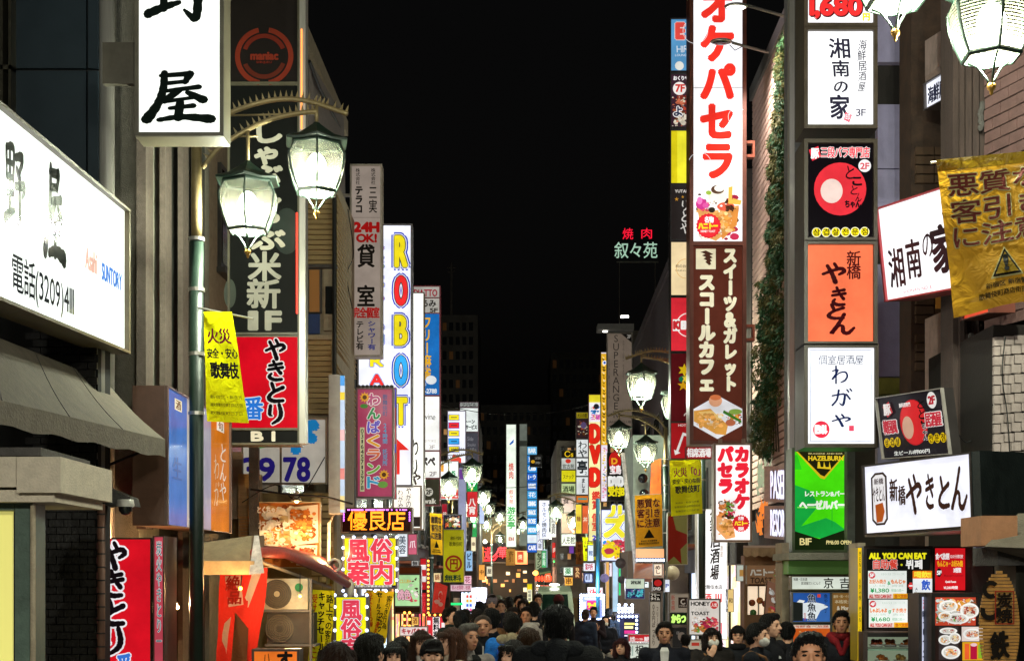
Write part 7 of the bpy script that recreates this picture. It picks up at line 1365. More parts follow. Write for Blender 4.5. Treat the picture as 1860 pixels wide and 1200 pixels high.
part('lamp_row', mb, glow('cool_strip', '#c8d8ff', 3.5), r)
r = empty('pale_sign_pillar', W(1216, 1100, 30), 'pale round traffic mirror backs and slim post beside the orange awning', 'traffic mirror')
part('disc', MB().lathe(W(1221, 1040, 30), [(0, -.03), (.15, -.02), (.155, 0), (.15, .02), (0, .03)], 24, ax='y'), matte('mirror_back', '#a89880', rough=.4), r, True); part('post', MB().tube([W(1211, 1020, 30), W(1211, 1230, 30)], .03, 8), pipe_grey, r)
for (x, y, rr, c, lb) in [(1127, 1022, 9.5, '#484040', 'dark grey'), (1129, 1052, 7, '#403c40', 'smaller dark'), (1098, 1049, 8, '#9a90d0', 'pale violet')]:
    d = 36; c3 = W(x, y, d); rt = empty('hanging_disc', (c3.x, c3.y, c3.z - rr * d / F), lb + ' round disc hanging over the street right of the blue post', 'disc'); part('disc', MB().lathe(c3, [(0, -.03), (rr * d / F, -.02), (rr * d / F, .02), (0, .03)], 24, ax='y'), matte('disc_' + lb.replace(' ', '_'), c, rough=.5), rt, True); part('hook', MB().tube([c3, c3 + Vector((0, 0, .35))], .01, 5), wire_blk, rt)
r = empty('blue_post', W(1086, 1080, 38), 'teal blue painted post right of the DVD sign', 'post'); part('pole', MB().tube([W(1086, 905, 38), W(1086, 1230, 38)], .055, 10), matte('teal_paint', '#1c5a78', rough=.5), r, True); part('traffic_light', MB().pbox(1078, 980, 1083, 1010, 37.8, .2), green_metal, r)
r = empty('red_awning_lanterns', W(985, 1055, 66), 'row of glowing red paper lanterns under a small green awning', 'lanterns')
for k in range(6): part('paper_lantern', MB().ball(W(974 + k * 5.2, 1050, 66), (.06, .06, .14), 10, 7), glow('red_lantern', '#ff5030', 1.4), r, True)
part('awning', MB().hexa([W(972, 1042, 65), W(1000, 1036, 65), W(1000, 1030, 66.5), W(980, 1030, 66.5), W(972, 1044, 65.2), W(1000, 1040, 65.2), W(1000, 1034, 66.7), W(980, 1034, 66.7)]), matte('green_awning', '#4a7a5c'), r)
part('lamp', MB().ball(W(973, 1040, 65), .12, 8, 6), warmb, r)
r = empty('lit_kitchen_front', W(950, 1000, 90), 'orange lit shop front strip above the arcade in the far distance', 'shop front'); part('panel', MB().pbox(936, 1000, 958, 1024, 89, .5), glow('orange_front', '#d86828', .8), r); part('panel', MB().pbox(858, 1046, 883, 1056, 80, .5), glow('peach_front', '#d89058', .8), r); part('lamp', MB().ball(W(970, 994, 88), .25, 8, 6), glow('flood_white', '#fffcf0', 5), r)
r = empty('lit_gate_lamp', W(880, 985, 88), 'small white flood lamp above the red neon script', 'lamp'); part('head', MB().ball(W(881, 983, 88), .12, 8, 6), glow('flood_white', '#fffcf0', 5), r)

for (x, y, d, e, c) in [(881, 980, 87, 900, (1, .98, .85)), (970, 991, 86, 900, (1, .98, .9)), (905, 1048, 93, 500, (1, .7, .4)), (975, 1046, 64, 200, (1, .5, .3)), (865, 1058, 79, 300, (1, .75, .5)), (1075, 1060, 37.6, 120, (.85, .9, 1)), (1140, 1100, 32.6, 100, (.85, .9, 1)), (872, 1075, 41.5, 150, (.85, .9, 1))]:
    ld = bpy.data.lights.new('lamp_light', 'POINT'); ld.energy = e; ld.color = c; ld.shadow_soft_size = .15; lo = bpy.data.objects.new('lamp_light', ld); COL.objects.link(lo); lo.location = W(x, y, d)
r = empty('toast_kiosk', W(1392, 1240, 20.4), 'toast kiosk with a brown scalloped awning and a small bright display window', 'kiosk')
kb = matte('kiosk_brown', '#8a6448', rough=.7, scale=8, var=.2)
part('wall', MB().pbox(1352, 1008, 1428, 1064, 20.2, .3).pbox(1352, 1064, 1358, 1260, 20.2, .3).pbox(1398, 1064, 1428, 1260, 20.2, .3).pbox(1358, 1116, 1398, 1260, 20.2, .3), kb, r)
n = 12; vs = []; fs = []
for i in range(n + 1):
    x = 1350 + i * 7; vs += [W(x, 990, 20.4), W(x, 994, 19.8), W(x, 1008 + 3 * abs(math.sin(i * 1.57)), 19.75)]
for i in range(n): fs += [(3*i, 3*i+1, 3*i+4, 3*i+3), (3*i+1, 3*i+2, 3*i+5, 3*i+4)]
part('awning', MB().add(vs, fs), matte('kiosk_canvas', '#a88468', rough=.8), r)
part('display_window', MB().pbox(1358, 1064, 1398, 1116, 20.45, .05), glow('display_cream', '#ffe8c8', .8), r)
for k, (x, y, c) in enumerate([(1366, 1094, '#b85c38'), (1380, 1090, '#c8783c'), (1390, 1096, '#8a3828'), (1368, 1112, '#588a48')]): part('toast_model', MB().ball(W(x, y, 20.3), (.05, .05, .05), 9, 6), matte('toast_model_%d' % k, c, rough=.5, scale=30, var=.5), r)
part('window_post', MB().pbox(1377, 1064, 1379, 1116, 20.3, .05), steel, r)
sign('tilted_toast_poster', 'brown pink poster with a toast picture tilted beside the kiosk window', 'poster', (0, 0, 40, 100), 0, .05, '#7a5c48', 1, '#a07058', [('food', 2, 8, 38, 92, 'sweet', 11, 26), ('p', [(6, 50), (34, 44), (38, 90), (4, 94)], '#c88848')], lit=.4, quad=((1394, 1054, 19.6), (1432, 1068, 19.4), (1386, 1160, 19.5)))
sign('small_door_sign', 'tiny pale sign with an ochre picture on the corner of the toast kiosk', 'sign', (1338, 1026, 1356, 1054), 20.3, .06, '#9a948a', 1, '#c8d0c4', [('r', 1343, 1034, 1353, 1046, '#b88848')], lit=.8)
marquee(735, 1112, 735, 1136, 25.5, 'short bulb string below the pale green poster box'); marquee(744, 1112, 744, 1136, 25.5, 'second short bulb string beside the cabaret board')

# ---- van ----
def van():
    d = 31.0; r = empty('delivery_van', (W(1008, 0, d).x, d + 2, gz(d)), 'pale green van seen from the front beyond the man in the dark coat', 'van')
    zt = W(0, 1064, d).z; x0, x1 = W(972, 0, d).x, W(1048, 0, d).x; g = gz(d); xm = (x0 + x1) / 2
    body = matte('pale_green_paint', '#9aa890', rough=.25, scale=2, var=.06, bump=0, coat=.6)
    sec = [(0, g + .35, g + .95, .0), (.12, g + .3, g + 1.05, .0), (.75, g + .3, zt - .12, .08), (1.3, g + .3, zt, .1), (4.2, g + .3, zt, .1), (4.5, g + .35, zt - .1, .1)]
    vs = []; fs = []
    for (y, a, b, t) in sec: vs += [(x0, d + y, a), (x1, d + y, a), (x1, d + y, (a + b) / 2), (x1 - t, d + y, b), (x0 + t, d + y, b), (x0, d + y, (a + b) / 2)]
    for i in range(5):
        for k in range(6): fs.append((i * 6 + k, i * 6 + (k + 1) % 6, (i + 1) * 6 + (k + 1) % 6, (i + 1) * 6 + k))
    fs += [(0, 1, 2, 3, 4, 5), (35, 34, 33, 32, 31, 30)]; part('body', MB().add(vs, fs), body, r)
    part('windscreen', MB().add([(x0 + .12, d + .14, g + 1.1), (x1 - .12, d + .14, g + 1.1), (x1 - .18, d + .68, zt - .18), (x0 + .18, d + .68, zt - .18)], [(0, 1, 2, 3)]), matte('screen_glass', '#10241c', rough=.08, spec=.9, bump=0), r)
    for x in (x0 + .15, x1 - .15):
        part('headlight', MB().lathe((x, d - .01, g + .75), [(0, -.03), (.08, -.02), (.09, .02)], 14, ax='y'), glow('dim_headlight', '#e8f0e0', .8), r)
    for x in (x0 - .0, x1 + .0):
        for y in (d + .9, d + 3.6):
            w_ = part('wheel', MB().lathe((x, y, g + .3), [(.15, -.1), (.3, -.1), (.31, 0), (.3, .1), (.15, .1)], 20, ax='x'), wire_blk, r, True); part('rim', MB().lathe((x, y, g + .3), [(0, -.08), (.15, -.1), (.15, .1), (0, .08)], 14, ax='x'), steel, w_)
    part('bumper', MB().box((x0, d - .06, g + .3), (x1, d + .05, g + .5)), pipe_grey, r); part('wing_mirror', MB().box((x1 + .02, d + .3, g + 1.2), (x1 + .18, d + .36, g + 1.45)), wire_blk, r)
    part('roof_lamp', MB().ball((xm, d + 1.2, zt + .03), (.12, .05, .03), 10, 6), glow('flood_white', '#fffcf0', 5), r)
van()
# ================= people =================
def blob(parts, voxel, name, smooth=4, keep=1.0):
    """union of rounded shapes -> one continuous smooth skin"""
    mb = MB()
    for p in parts:
        if p[0] == 'e': mb.ball(p[1], p[2], 16, 10)
        else:
            _, a, b, ra, rb = p; a, b = Vector(a), Vector(b); n = 5
            mb.tube([a.lerp(b, i / n) for i in range(n + 1)], [ra + (rb - ra) * i / n for i in range(n + 1)], 12); mb.ball(a, ra * .995, 12, 8); mb.ball(b, rb * .995, 12, 8)
    me = bpy.data.meshes.new(name); me.from_pydata(mb.v, [], mb.f)
    o = bpy.data.objects.new(name, me); work.collection.objects.link(o)
    m = o.modifiers.new('r', 'REMESH'); m.mode = 'VOXEL'; m.voxel_size = voxel; m.use_smooth_shade = True
    s = o.modifiers.new('s', 'SMOOTH'); s.iterations = smooth; s.factor = .5
    if keep < 1: d = o.modifiers.new('d', 'DECIMATE'); d.ratio = keep
    work.view_layers[0].update(); dg = work.view_layers[0].depsgraph; out = bpy.data.meshes.new_from_object(o.evaluated_get(dg)); out.name = name
    bpy.data.objects.remove(o); bpy.data.meshes.remove(me); out.shade_smooth(); return out

# joints of a 1.70 m figure, facing -Y; arm poses
def arm(pose, s):
    sh = Vector((s * .185, .0, 1.385))
    if pose == 'down': return sh, Vector((s * .235, .03, 1.10)), Vector((s * .245, -.03, .86)), Vector((0, -.15, -1))
    if pose == 'pocket': return sh, Vector((s * .27, .07, 1.12)), Vector((s * .20, -.07, .93)), Vector((-s * .4, -.4, -.6))
    if pose == 'phone': return sh, Vector((s * .24, -.04, 1.12)), Vector((s * .10, -.27, 1.24)), Vector((-s * .3, -.5, .8))
    if pose == 'mouth': return sh, Vector((s * .25, -.10, 1.16)), Vector((s * .09, -.19, 1.38)), Vector((-s * .5, -.1, 1))
    if pose == 'bag': return sh, Vector((s * .24, .04, 1.12)), Vector((s * .17, -.17, 1.06)), Vector((-s * .7, -.6, .1))
def hand_parts(w, dr, s):
    dr = dr.normalized(); side = dr.cross(Vector((0, 1, 0))).normalized() if abs(dr.y) < .9 else Vector((1, 0, 0)); nrm = side.cross(dr)
    P = [('c', w, w + dr * .035, .025, .026), ('c', w + dr * .03 + side * .018, w + dr * .085 + side * .024, .017, .016), ('c', w + dr * .03 - side * .018, w + dr * .085 - side * .024, .017, .016), ('c', w + dr * .03, w + dr * .085, .018, .016)]
    for k, L in enumerate((.066, .075, .070, .056)):
        off = (k - 1.5) * .0185; a = w + dr * .088 + side * off; b = a + dr * L * .55 + nrm * .008; c = b + dr * L * .4 + nrm * .022
        P += [('c', a, b, .0088, .0082), ('c', b, c, .0082, .0068)]
    a = w + dr * .03 - side * .028 * s; b = a + (dr * .6 - side * .75 * s) * .045; c = b + (dr * .95 - side * .1 * s) * .032
    return P + [('c', a, b, .0125, .0105), ('c', b, c, .0105, .0085)]
HEAD = [('e', (0, .008, 1.605), (.074, .092, .092)), ('e', (0, -.022, 1.562), (.060, .066, .078)), ('e', (0, -.048, 1.512), (.034, .030, .026)), ('e', (.036, -.052, 1.570), (.024, .022, .022)), ('e', (-.036, -.052, 1.570), (.024, .022, .022)),
        ('e', (0, -.052, 1.624), (.052, .036, .026)), ('c', (0, -.086, 1.602), (0, -.103, 1.572), .009, .0135), ('e', (.011, -.094, 1.568), (.0085, .01, .007)), ('e', (-.011, -.094, 1.568), (.0085, .01, .007)), ('e', (0, -.080, 1.540), (.022, .012, .0075)), ('e', (0, -.077, 1.530), (.018, .012, .008)),
        ('e', (.076, .012, 1.585), (.010, .018, .030)), ('e', (-.076, .012, 1.585), (.010, .018, .030)), ('c', (0, .022, 1.53), (0, .028, 1.41), .052, .056)]
def body_parts(pose):
    P = list(HEAD) + [('c', (-.13, .01, 1.37), (.13, .01, 1.37), .062, .062), ('e', (0, .01, 1.25), (.155, .095, .15)), ('e', (0, .01, 1.05), (.135, .09, .15)), ('e', (0, .015, .92), (.155, .10, .11))]
    for s, p in ((-1, pose[0]), (1, pose[1])):
        a, b, c, d = arm(p, s); P += [('c', a, b, .048, .039), ('c', b, c, .037, .025)] + hand_parts(c, d, s)
        P += [('c', (s * .085, .01, .90), (s * .095, -.005, .49), .078, .052), ('c', (s * .095, -.005, .49), (s * .10, .03, .09), .050, .034), ('c', (s * .10, .03, .05), (s * .11, -.12, .035), .035, .03)]
    return P
def jacket_parts(pose, puff=1.0, length=.84, collar=1):
    P = [('c', (-.135, .012, 1.385), (.135, .012, 1.385), .062 * puff, .062 * puff), ('e', (0, .0, 1.27), (.186 * puff, .132 * puff, .165)), ('e', (-.19, .0, 1.38), (.078, .078, .078)), ('e', (.19, .0, 1.38), (.078, .078, .078)), ('e', (0, .01, 1.10), (.165 * puff, .11 * puff, .18)), ('c', (-.06, .012, length + .08), (.06, .012, length + .08), .105 * puff, .105 * puff), ('c', (-.05, .012, 1.1), (.05, .012, 1.1), .115 * puff, .115 * puff)]
    P += [('c', (0, .02, 1.42), (0, .015, 1.455 if collar else 1.43), .072, .066)]
    for s, p in ((-1, pose[0]), (1, pose[1])):
        a, b, c, d = arm(p, s); P += [('c', a, b, .072 * puff, .060 * puff), ('c', b, c.lerp(b, .06), .057 * puff, .045 * puff)]
    if puff > 1.1: P += [('c', (-.16 + .01 * k % .02, .01, 1.36 - k * .075), (.16, .01, 1.36 - k * .075), .098, .098) for k in range(6)]
    return P
POSES = {'down': ('down', 'down'), 'pocket': ('pocket', 'pocket'), 'mouth': ('mouth', 'bag'), 'phone': ('down', 'phone')}
BODY = {}; JACK = {}
for k, p in POSES.items(): BODY[k] = blob(body_parts(p), .0075, 'body', 3, .5)
def jacket(pose, kind):
    key = (pose, kind)
    if key not in JACK:
        pf, ln, cl = {'coat': (1.0, .62, 1), 'jacket': (1.0, .86, 1), 'puffer': (1.14, .84, 1)}[kind]; JACK[key] = blob(jacket_parts(POSES[pose], pf, ln, cl) + ([('c', (-.04, .01, .62), (.04, .01, .62), .13, .13), ('c', (-.04, .01, .75), (.04, .01, .75), .125, .125)] if kind == 'coat' else []), .013, kind, 4)
    return JACK[key]
TROU = blob([('c', (s * .085, .01, .92), (s * .097, -.005, .49), .092, .066) for s in (-1, 1)] + [('c', (s * .097, -.005, .49), (s * .10, .03, .10), .064, .052) for s in (-1, 1)] + [('e', (0, .012, .93), (.16, .11, .11))], .013, 'trousers')
SHOE = {s: blob([('c', (s * .10, .04, .05), (s * .112, -.14, .038), .045, .036), ('e', (s * .10, .035, .08), (.045, .05, .05))], .01, 'shoe') for s in (-1, 1)}
def fuzz(me, amp, seed):
    rnd = random.Random(seed); n = len(me.vertices); no = [0.0] * (3 * n); co = [0.0] * (3 * n)
    me.vertices.foreach_get('normal', no); me.vertices.foreach_get('co', co)
    for i in range(n):
        x, y, z = co[3*i:3*i+3]; a = math.atan2(y, x); f = amp * (math.sin(a * 23 + seed) * .5 + math.sin(a * 41 + z * 30) * .35 + rnd.uniform(-.5, .5))
        for q in range(3): co[3*i+q] += no[3*i+q] * f
    me.vertices.foreach_set('co', co); me.update(); return me
SK = [('e', (0, .022, 1.622), (.083, .096, .094)), ('e', (0, .050, 1.58), (.079, .070, .080))]
def strands(me, n, seed, L=.05):
    """loose locks lying on the hair so that its outline breaks up"""
    rnd = random.Random(seed); nv = len(me.vertices); co = [0.0] * (3 * nv); no = [0.0] * (3 * nv); me.vertices.foreach_get('co', co); me.vertices.foreach_get('normal', no)
    V = [tuple(co[3*i:3*i+3]) for i in range(nv)]; Fs = [tuple(p.vertices) for p in me.polygons]
    for _ in range(n):
        i = rnd.randrange(nv); p = Vector(co[3*i:3*i+3])
        if p.y < -.02 and L < .05 and p.z < 1.69: continue
        s_ = 0; m_ = Vector(no[3*i:3*i+3]); t = (Vector((rnd.uniform(-.5, .5), rnd.uniform(-.3, .3), -1)) - m_ * m_.dot(Vector((0, 0, -1)))).normalized(); s_ = t.cross(m_).normalized() * rnd.uniform(.0015, .004)
        l = L * rnd.uniform(.5, 1.3); a = p + m_ * .001; b = p + t * l * .5 + m_ * rnd.uniform(.001, .005); c = p + t * l + m_ * rnd.uniform(.0, .007)
        k = len(V); V += [tuple(a - s_), tuple(a + s_), tuple(b + s_), tuple(b - s_), tuple(c)]; Fs += [(k, k + 1, k + 2, k + 3), (k + 3, k + 2, k + 4)]
    out = bpy.data.meshes.new('hair'); out.from_pydata(V, [], Fs); out.shade_smooth(); return out
HAIR = {
 'short': fuzz(blob(SK + [('e', (.01, -.026, 1.682), (.064, .058, .036)), ('c', (.045, -.050, 1.684), (-.05, -.055, 1.676), .022, .017), ('e', (.079, .02, 1.615), (.012, .04, .04)), ('e', (-.079, .02, 1.615), (.012, .04, .04))], .006, 'hair', 2), .005, 1),
 'fringe': fuzz(blob(SK + [('c', (-.058, -.062, 1.650), (.058, -.062, 1.650), .030, .030), ('c', (-.04, -.075, 1.635), (.04, -.075, 1.635), .022, .022), ('c', (.080, -.018, 1.62), (.082, -.01, 1.56), .022, .02), ('c', (-.080, -.018, 1.62), (-.082, -.01, 1.56), .022, .02)], .006, 'hair', 2), .004, 2),
 'long': fuzz(blob(SK + [('c', (-.05, -.068, 1.650), (.05, -.068, 1.650), .026, .026)] + [('c', (s * .078, -.015, 1.64), (s * .088, -.015, 1.50), .028, .032) for s in (-1, 1)] + [('c', (s * .088, -.015, 1.50), (s * .092, -.045, 1.33), .032, .020) for s in (-1, 1)] + [('c', (0, .07, 1.58), (0, .095, 1.34), .078, .055), ('c', (.05, .06, 1.55), (.06, .085, 1.34), .05, .035), ('c', (-.05, .06, 1.55), (-.06, .085, 1.34), .05, .035)], .007, 'hair', 2), .005, 3),
 'bob': fuzz(blob(SK + [('c', (-.052, -.066, 1.652), (.052, -.066, 1.652), .028, .028)] + [('c', (s * .080, -.018, 1.63), (s * .088, -.02, 1.49), .030, .034) for s in (-1, 1)] + [('c', (.05, .06, 1.58), (.05, .06, 1.47), .055, .05), ('c', (-.05, .06, 1.58), (-.05, .06, 1.47), .055, .05), ('c', (0, .08, 1.58), (0, .08, 1.47), .055, .05)], .007, 'hair', 2), .004, 4),
 'bushy': fuzz(blob(SK + [('e', (0, .022, 1.628), (.089, .102, .096)), ('e', (0, -.03, 1.672), (.068, .062, .042)), ('c', (.0, .075, 1.59), (0, .075, 1.53), .055, .045)], .007, 'hair', 2), .006, 5),
 'buzz': fuzz(blob([('e', (0, .022, 1.622), (.080, .096, .088)), ('e', (0, .045, 1.59), (.079, .072, .075))], .007, 'hair', 2), .001, 6),
 'beanie': blob([('e', (0, .015, 1.640), (.092, .104, .090)), ('c', (-.01, -.0, 1.63), (.01, .0, 1.63), .093, .093)], .008, 'beanie', 3),
 'cap': blob([('e', (0, .015, 1.640), (.090, .102, .082)), ('e', (0, -.115, 1.635), (.068, .07, .012))], .006, 'cap', 1),
 'hood': blob([('c', (0, .09, 1.62), (0, .09, 1.46), .09, .09), ('e', (0, .05, 1.63), (.105, .10, .10))] + [('c', (s * .085, -.02, 1.65), (s * .085, -.03, 1.5), .026, .03) for s in (-1, 1)] + [('c', (-.06, -.035, 1.71), (.06, -.035, 1.71), .024, .024)], .009, 'hood', 3),
}
for k_, (n_, l_) in {'short': (700, .022), 'fringe': (700, .028), 'long': (1100, .07), 'bob': (900, .05), 'bushy': (1200, .03), 'buzz': (10, .01)}.items(): HAIR[k_] = strands(HAIR[k_], n_, len(k_), l_)
FACE = {}
def small(name, shapes, vox=.003): FACE[name] = blob(shapes, vox, name, 1)
for s, n in ((-1, 'eye_l'), (1, 'eye_r')):
    FACE[n] = MB().ball((s * .031, -.0745, 1.596), (.0135, .008, .0062), 10, 6).mesh('eye'); FACE['brow' + n] = MB().ball((s * .032, -.084, 1.617), (.019, .006, .0038), 8, 5).mesh('eyebrow')
FACE['mouth'] = MB().ball((0, -.0915, 1.535), (.021, .005, .0052), 10, 6).mesh('mouth')
MASK = blob([('e', (0, -.052, 1.540), (.064, .058, .050)), ('c', (.03, -.07, 1.55), (-.03, -.07, 1.55), .032, .032)], .006, 'face_mask', 2)
SCARF = blob([('c', (.07 * math.cos(a * .7), .02 + .075 * math.sin(a * .7), 1.445), (.07 * math.cos((a + 1) * .7), .02 + .075 * math.sin((a + 1) * .7), 1.455), .036, .036) for a in range(9)], .01, 'scarf', 3)
HOODB = blob([('c', (-.10, .06, 1.44), (.10, .06, 1.44), .058, .058), ('c', (0, .10, 1.45), (0, .11, 1.36), .07, .06), ('c', (-.115, .03, 1.44), (-.06, -.085, 1.405), .046, .040), ('c', (.115, .03, 1.44), (.06, -.085, 1.405), .046, .040), ('c', (-.05, -.10, 1.40), (-.01, -.125, 1.28), .032, .02), ('c', (.05, -.10, 1.40), (.01, -.125, 1.28), .032, .02)], .01, 'hood', 3)
PACK = blob([('c', (-.08, .17, 1.32), (.08, .17, 1.32), .075, .075), ('c', (-.08, .18, 1.08), (.08, .18, 1.08), .085, .085), ('e', (0, .19, 1.2), (.15, .09, .19)), ('c', (.10, -.085, 1.36), (.12, -.09, 1.1), .018, .018), ('c', (-.10, -.085, 1.36), (-.12, -.09, 1.1), .018, .018)], .012, 'backpack', 3)
SHIRT = MB().add([(-.045, -.118, 1.42), (.045, -.118, 1.42), (.03, -.135, 1.22), (-.03, -.135, 1.22), (-.03, -.085, 1.455), (.03, -.085, 1.455)], [(0, 1, 2, 3), (4, 5, 1, 0)]).mesh('shirt_front')
skin_m = {k: matte('skin_' + k, c, rough=.55, scale=12, var=.08, bump=.05) for k, c in {'light': '#c8987c', 'tan': '#ad7a5c'}.items()}
eye_m = matte('eye_dark', '#120c0a', rough=.2, bump=0); lip_m = matte('lip', '#8a4a44', rough=.5, bump=0)
def hairmat(c): return matte('hair_' + c.lstrip('#'), c, rough=.45, scale=60, var=.6, bump=.8, stretch=(3, 3, .35), spec=.22)
def clothmat(c): return matte('cloth_' + c.lstrip('#'), tuple(min(.7, v_ * 1.05 + .001) for v_ in lin(c)), rough=.85, scale=14, var=.35, bump=.6, spec=.15)
for me in list(BODY.values()) + [TROU, MASK, SCARF, HOODB, PACK, SHIRT] + list(SHOE.values()) + list(HAIR.values()) + list(FACE.values()): me.materials.append(eye_m)
def person(label, px, top, d, yaw, hair, haircol, coat, coatcol, pose='down', trous='#15161c', skin='light', face=None, extra=(), tilt=0, wide=1.0, group=None):
    """px/top: where the crown of the head appears; yaw 0 = facing the lens, 180 = seen from behind"""
    if d < 12: d *= 1.15
    elif d < 25: d *= 1.14
    p = W(px, top, d); g = gz(d); sc = (p.z - g) / 1.725
    r = empty('person', (p.x, d, g), label, 'person', group); r.rotation_euler = (0, 0, R(yaw)); wf = min(1.05, max(.9, 1.0 / max(sc, .1))) * wide * .96
    r.scale = (sc * wf, sc * wf, sc)
    def add(nm, me, mat):
        o = bpy.data.objects.new(nm, me); COL.objects.link(o); o.parent = r
        if not me.materials: me.materials.append(mat)
        o.material_slots[0].link = 'OBJECT'; o.material_slots[0].material = mat; return o
    add('body', BODY[pose], skin_m[skin]); add(coat, jacket(pose, coat), clothmat(coatcol)); add('trousers', TROU, clothmat(trous))
    for s in (-1, 1): add('shoe', SHOE[s], wire_blk)
    if haircol == BK: haircol = ['#120e0c', '#241812', '#1a1410', '#0e0c0c', '#32221a'][int(px) % 5]
    hm = hairmat(haircol)
    if hair in ('beanie', 'cap', 'hood'): add('hair', HAIR['short'], hairmat('#14100e')) if hair != 'hood' else None; add(hair, HAIR[hair], clothmat(haircol))
    else: add('hair', HAIR[hair], hm)
    if face is None: face = abs(((yaw + 180) % 360) - 180) < 120 and d < 30
    if face:
        for n in ('eye_l', 'eye_r'): add('eye', FACE[n], eye_m); add('eyebrow', FACE['brow' + n], hm if hair not in ('beanie', 'cap', 'hood') else hairmat('#14100e'))
        if 'mask' not in extra: add('mouth', FACE['mouth'], lip_m)
    for e in extra:
        if e == 'mask': add('face_mask', MASK, matte('mask_white', '#c8c4bc', rough=.8))
        elif e == 'shirt': add('shirt_front', SHIRT, matte('shirt_white', '#b8b4b0', rough=.8))
        elif e == 'neck': add('shirt_front', SHIRT, clothmat('#181818'))
        elif e.startswith('scarf'): add('scarf', SCARF, clothmat(e[5:]))
        elif e.startswith('hoodb'): add('hood', HOODB, clothmat(e[5:]))
        elif e.startswith('pack'): add('backpack', PACK, clothmat(e[4:]))
        elif e == 'strap':
            me = MB().tube([(-.13, .03, 1.45), (-.10, -.10, 1.40), (.0, -.145, 1.25), (.12, -.13, 1.08), (.19, -.02, .98), (.15, .10, 1.05), (.0, .145, 1.25), (-.10, .11, 1.40), (-.13, .03, 1.45)], .013, 6).mesh('bag_strap'); me.materials.append(eye_m); add('bag_strap', me, clothmat('#6a4a30'))
        elif e == 'zip':
            me = MB().add([(-.006, -.145, 1.40), (.006, -.145, 1.40), (.006, -.137, 1.0), (-.006, -.137, 1.0)], [(0, 1, 2, 3)]).mesh('zip'); me.materials.append(eye_m); add('zip', me, steel)
        elif e == 'glasses':
            mb = MB()
            for s in (-1, 1): mb.tube([(s * .031 + .019 * math.cos(a * math.pi / 6), -.097, 1.596 + .014 * math.sin(a * math.pi / 6)) for a in range(13)], .002, 5)
            mb.tube([(-.012, -.098, 1.598), (.012, -.098, 1.598)], .002, 5); me = mb.mesh('glasses'); me.materials.append(eye_m); add('glasses', me, eye_m)
        elif e == 'emblem':
            me = MB().add([(-.10, -.128, 1.29), (-.05, -.132, 1.29), (-.055, -.13, 1.31), (-.09, -.127, 1.32)], [(0, 1, 2, 3)]).mesh('emblem'); me.materials.append(eye_m); add('emblem', me, matte('emblem_white', '#b8b8b8'))
    return r
BK, BR, DB = '#120e0c', '#4a2c1c', '#2a1a12'
person('man in a thick dark coat with its hood down, seen from behind at bottom centre', 1013, 1096, 7.8, 176, 'bushy', '#060505', 'puffer', '#0a0b0d', extra=('hoodb#0e1013',), wide=1.14, face=False)
person('person with shoulder length dark brown hair seen from behind at the lower left', 612, 1160, 6.8, 185, 'bob', DB, 'coat', '#1c1814', face=False, wide=1.1)
person('person with short tousled black hair seen from behind beside the yellow guide sign', 674, 1147, 7.0, 150, 'bushy', '#14120c', 'jacket', '#14141a', face=False)
person('smiling young woman with black hair and fringe facing the camera', 715, 1163, 8.6, 5, 'long', BK, 'coat', '#2a2024', wide=.95, extra=('scarf#7a6858',))
person('woman with dark hair just behind the smiling young woman', 727, 1153, 9.8, -12, 'long', '#1a120e', 'coat', '#b8b0a8')
person('woman with brown hair and pale coat facing the camera near the cabaret board', 766, 1141, 9.6, 14, 'long', '#38241a', 'coat', '#a8a098', extra=('strap',))
person('woman in a black cap looking down at the lower left', 785, 1158, 8.2, 8, 'cap', '#12100f', 'jacket', '#141214', face=True)
person('woman with long brown hair in a beige coat turned to the left', 817, 1136, 9.2, -62, 'long', BR, 'coat', '#a89884')
person('grey haired man in a grey cardigan over a black shirt', 851, 1129, 9.6, 38, 'short', '#6a645c', 'jacket', '#77706c', skin='tan', extra=('neck',))
person('man with shaved head in a black hooded top walking towards the camera', 877, 1113, 12.2, 2, 'buzz', '#3c3028', 'jacket', '#121214', skin='tan', extra=('hoodb#141416', 'zip'), wide=1.12)
person('woman with dark hair and white turtleneck at the bottom, head turned left', 930, 1158, 7.9, -38, 'long', '#1a1410', 'coat', '#2a2420', extra=('scarf#c8c0b4',), wide=.95)
person('boy with short brown hair seen from behind left of the man in the thick coat', 961, 1137, 8.4, 172, 'short', '#3c2818', 'jacket', '#1a1614', face=False)
person('person in a grey hooded coat behind the boy with short brown hair', 964, 1131, 10.9, 170, 'hood', '#8a8078', 'jacket', '#8a8078', face=False)
person('person in a bright blue jacket with a blue backpack seen from behind', 929, 1109, 12.1, 182, 'short', '#1a1612', 'puffer', '#1c64b0', face=False, extra=('pack#2060d0', 'hoodb#8a7c60'))
person('large man in a dark navy coat seen from behind, left of the blue backpack', 893, 1102, 12.8, 175, 'short', '#101010', 'coat', '#141c28', face=False, wide=1.15)
person('man in a brown jacket walking towards the camera behind the blue backpack', 931, 1100, 16, 20, 'short', '#1a1210', 'jacket', '#5a3c24', skin='tan')
person('man in a dark jacket walking towards the camera right of the brown jacket', 956, 1099, 16.5, -8, 'short', '#141010', 'jacket', '#1e1a1e', skin='tan')
person('person in a grey coat seen from behind behind the man with a shaved head', 867, 1103, 14.5, 184, 'short', '#181412', 'coat', '#3c3838', face=False)
person('person in a dark blue green jacket seen from behind near the lamp framed menu', 836, 1107, 14.8, 178, 'short', '#14181a', 'jacket', '#2a3838', face=False)
person('person in a pale grey jacket seen from behind beside the lamp framed menu', 845, 1104, 16, 165, 'short', '#1c1a16', 'jacket', '#5c6464', face=False)
person('person in a black jacket facing right under the green neon strip', 818, 1100, 16.5, 60, 'short', '#12140e', 'jacket', '#18201c')
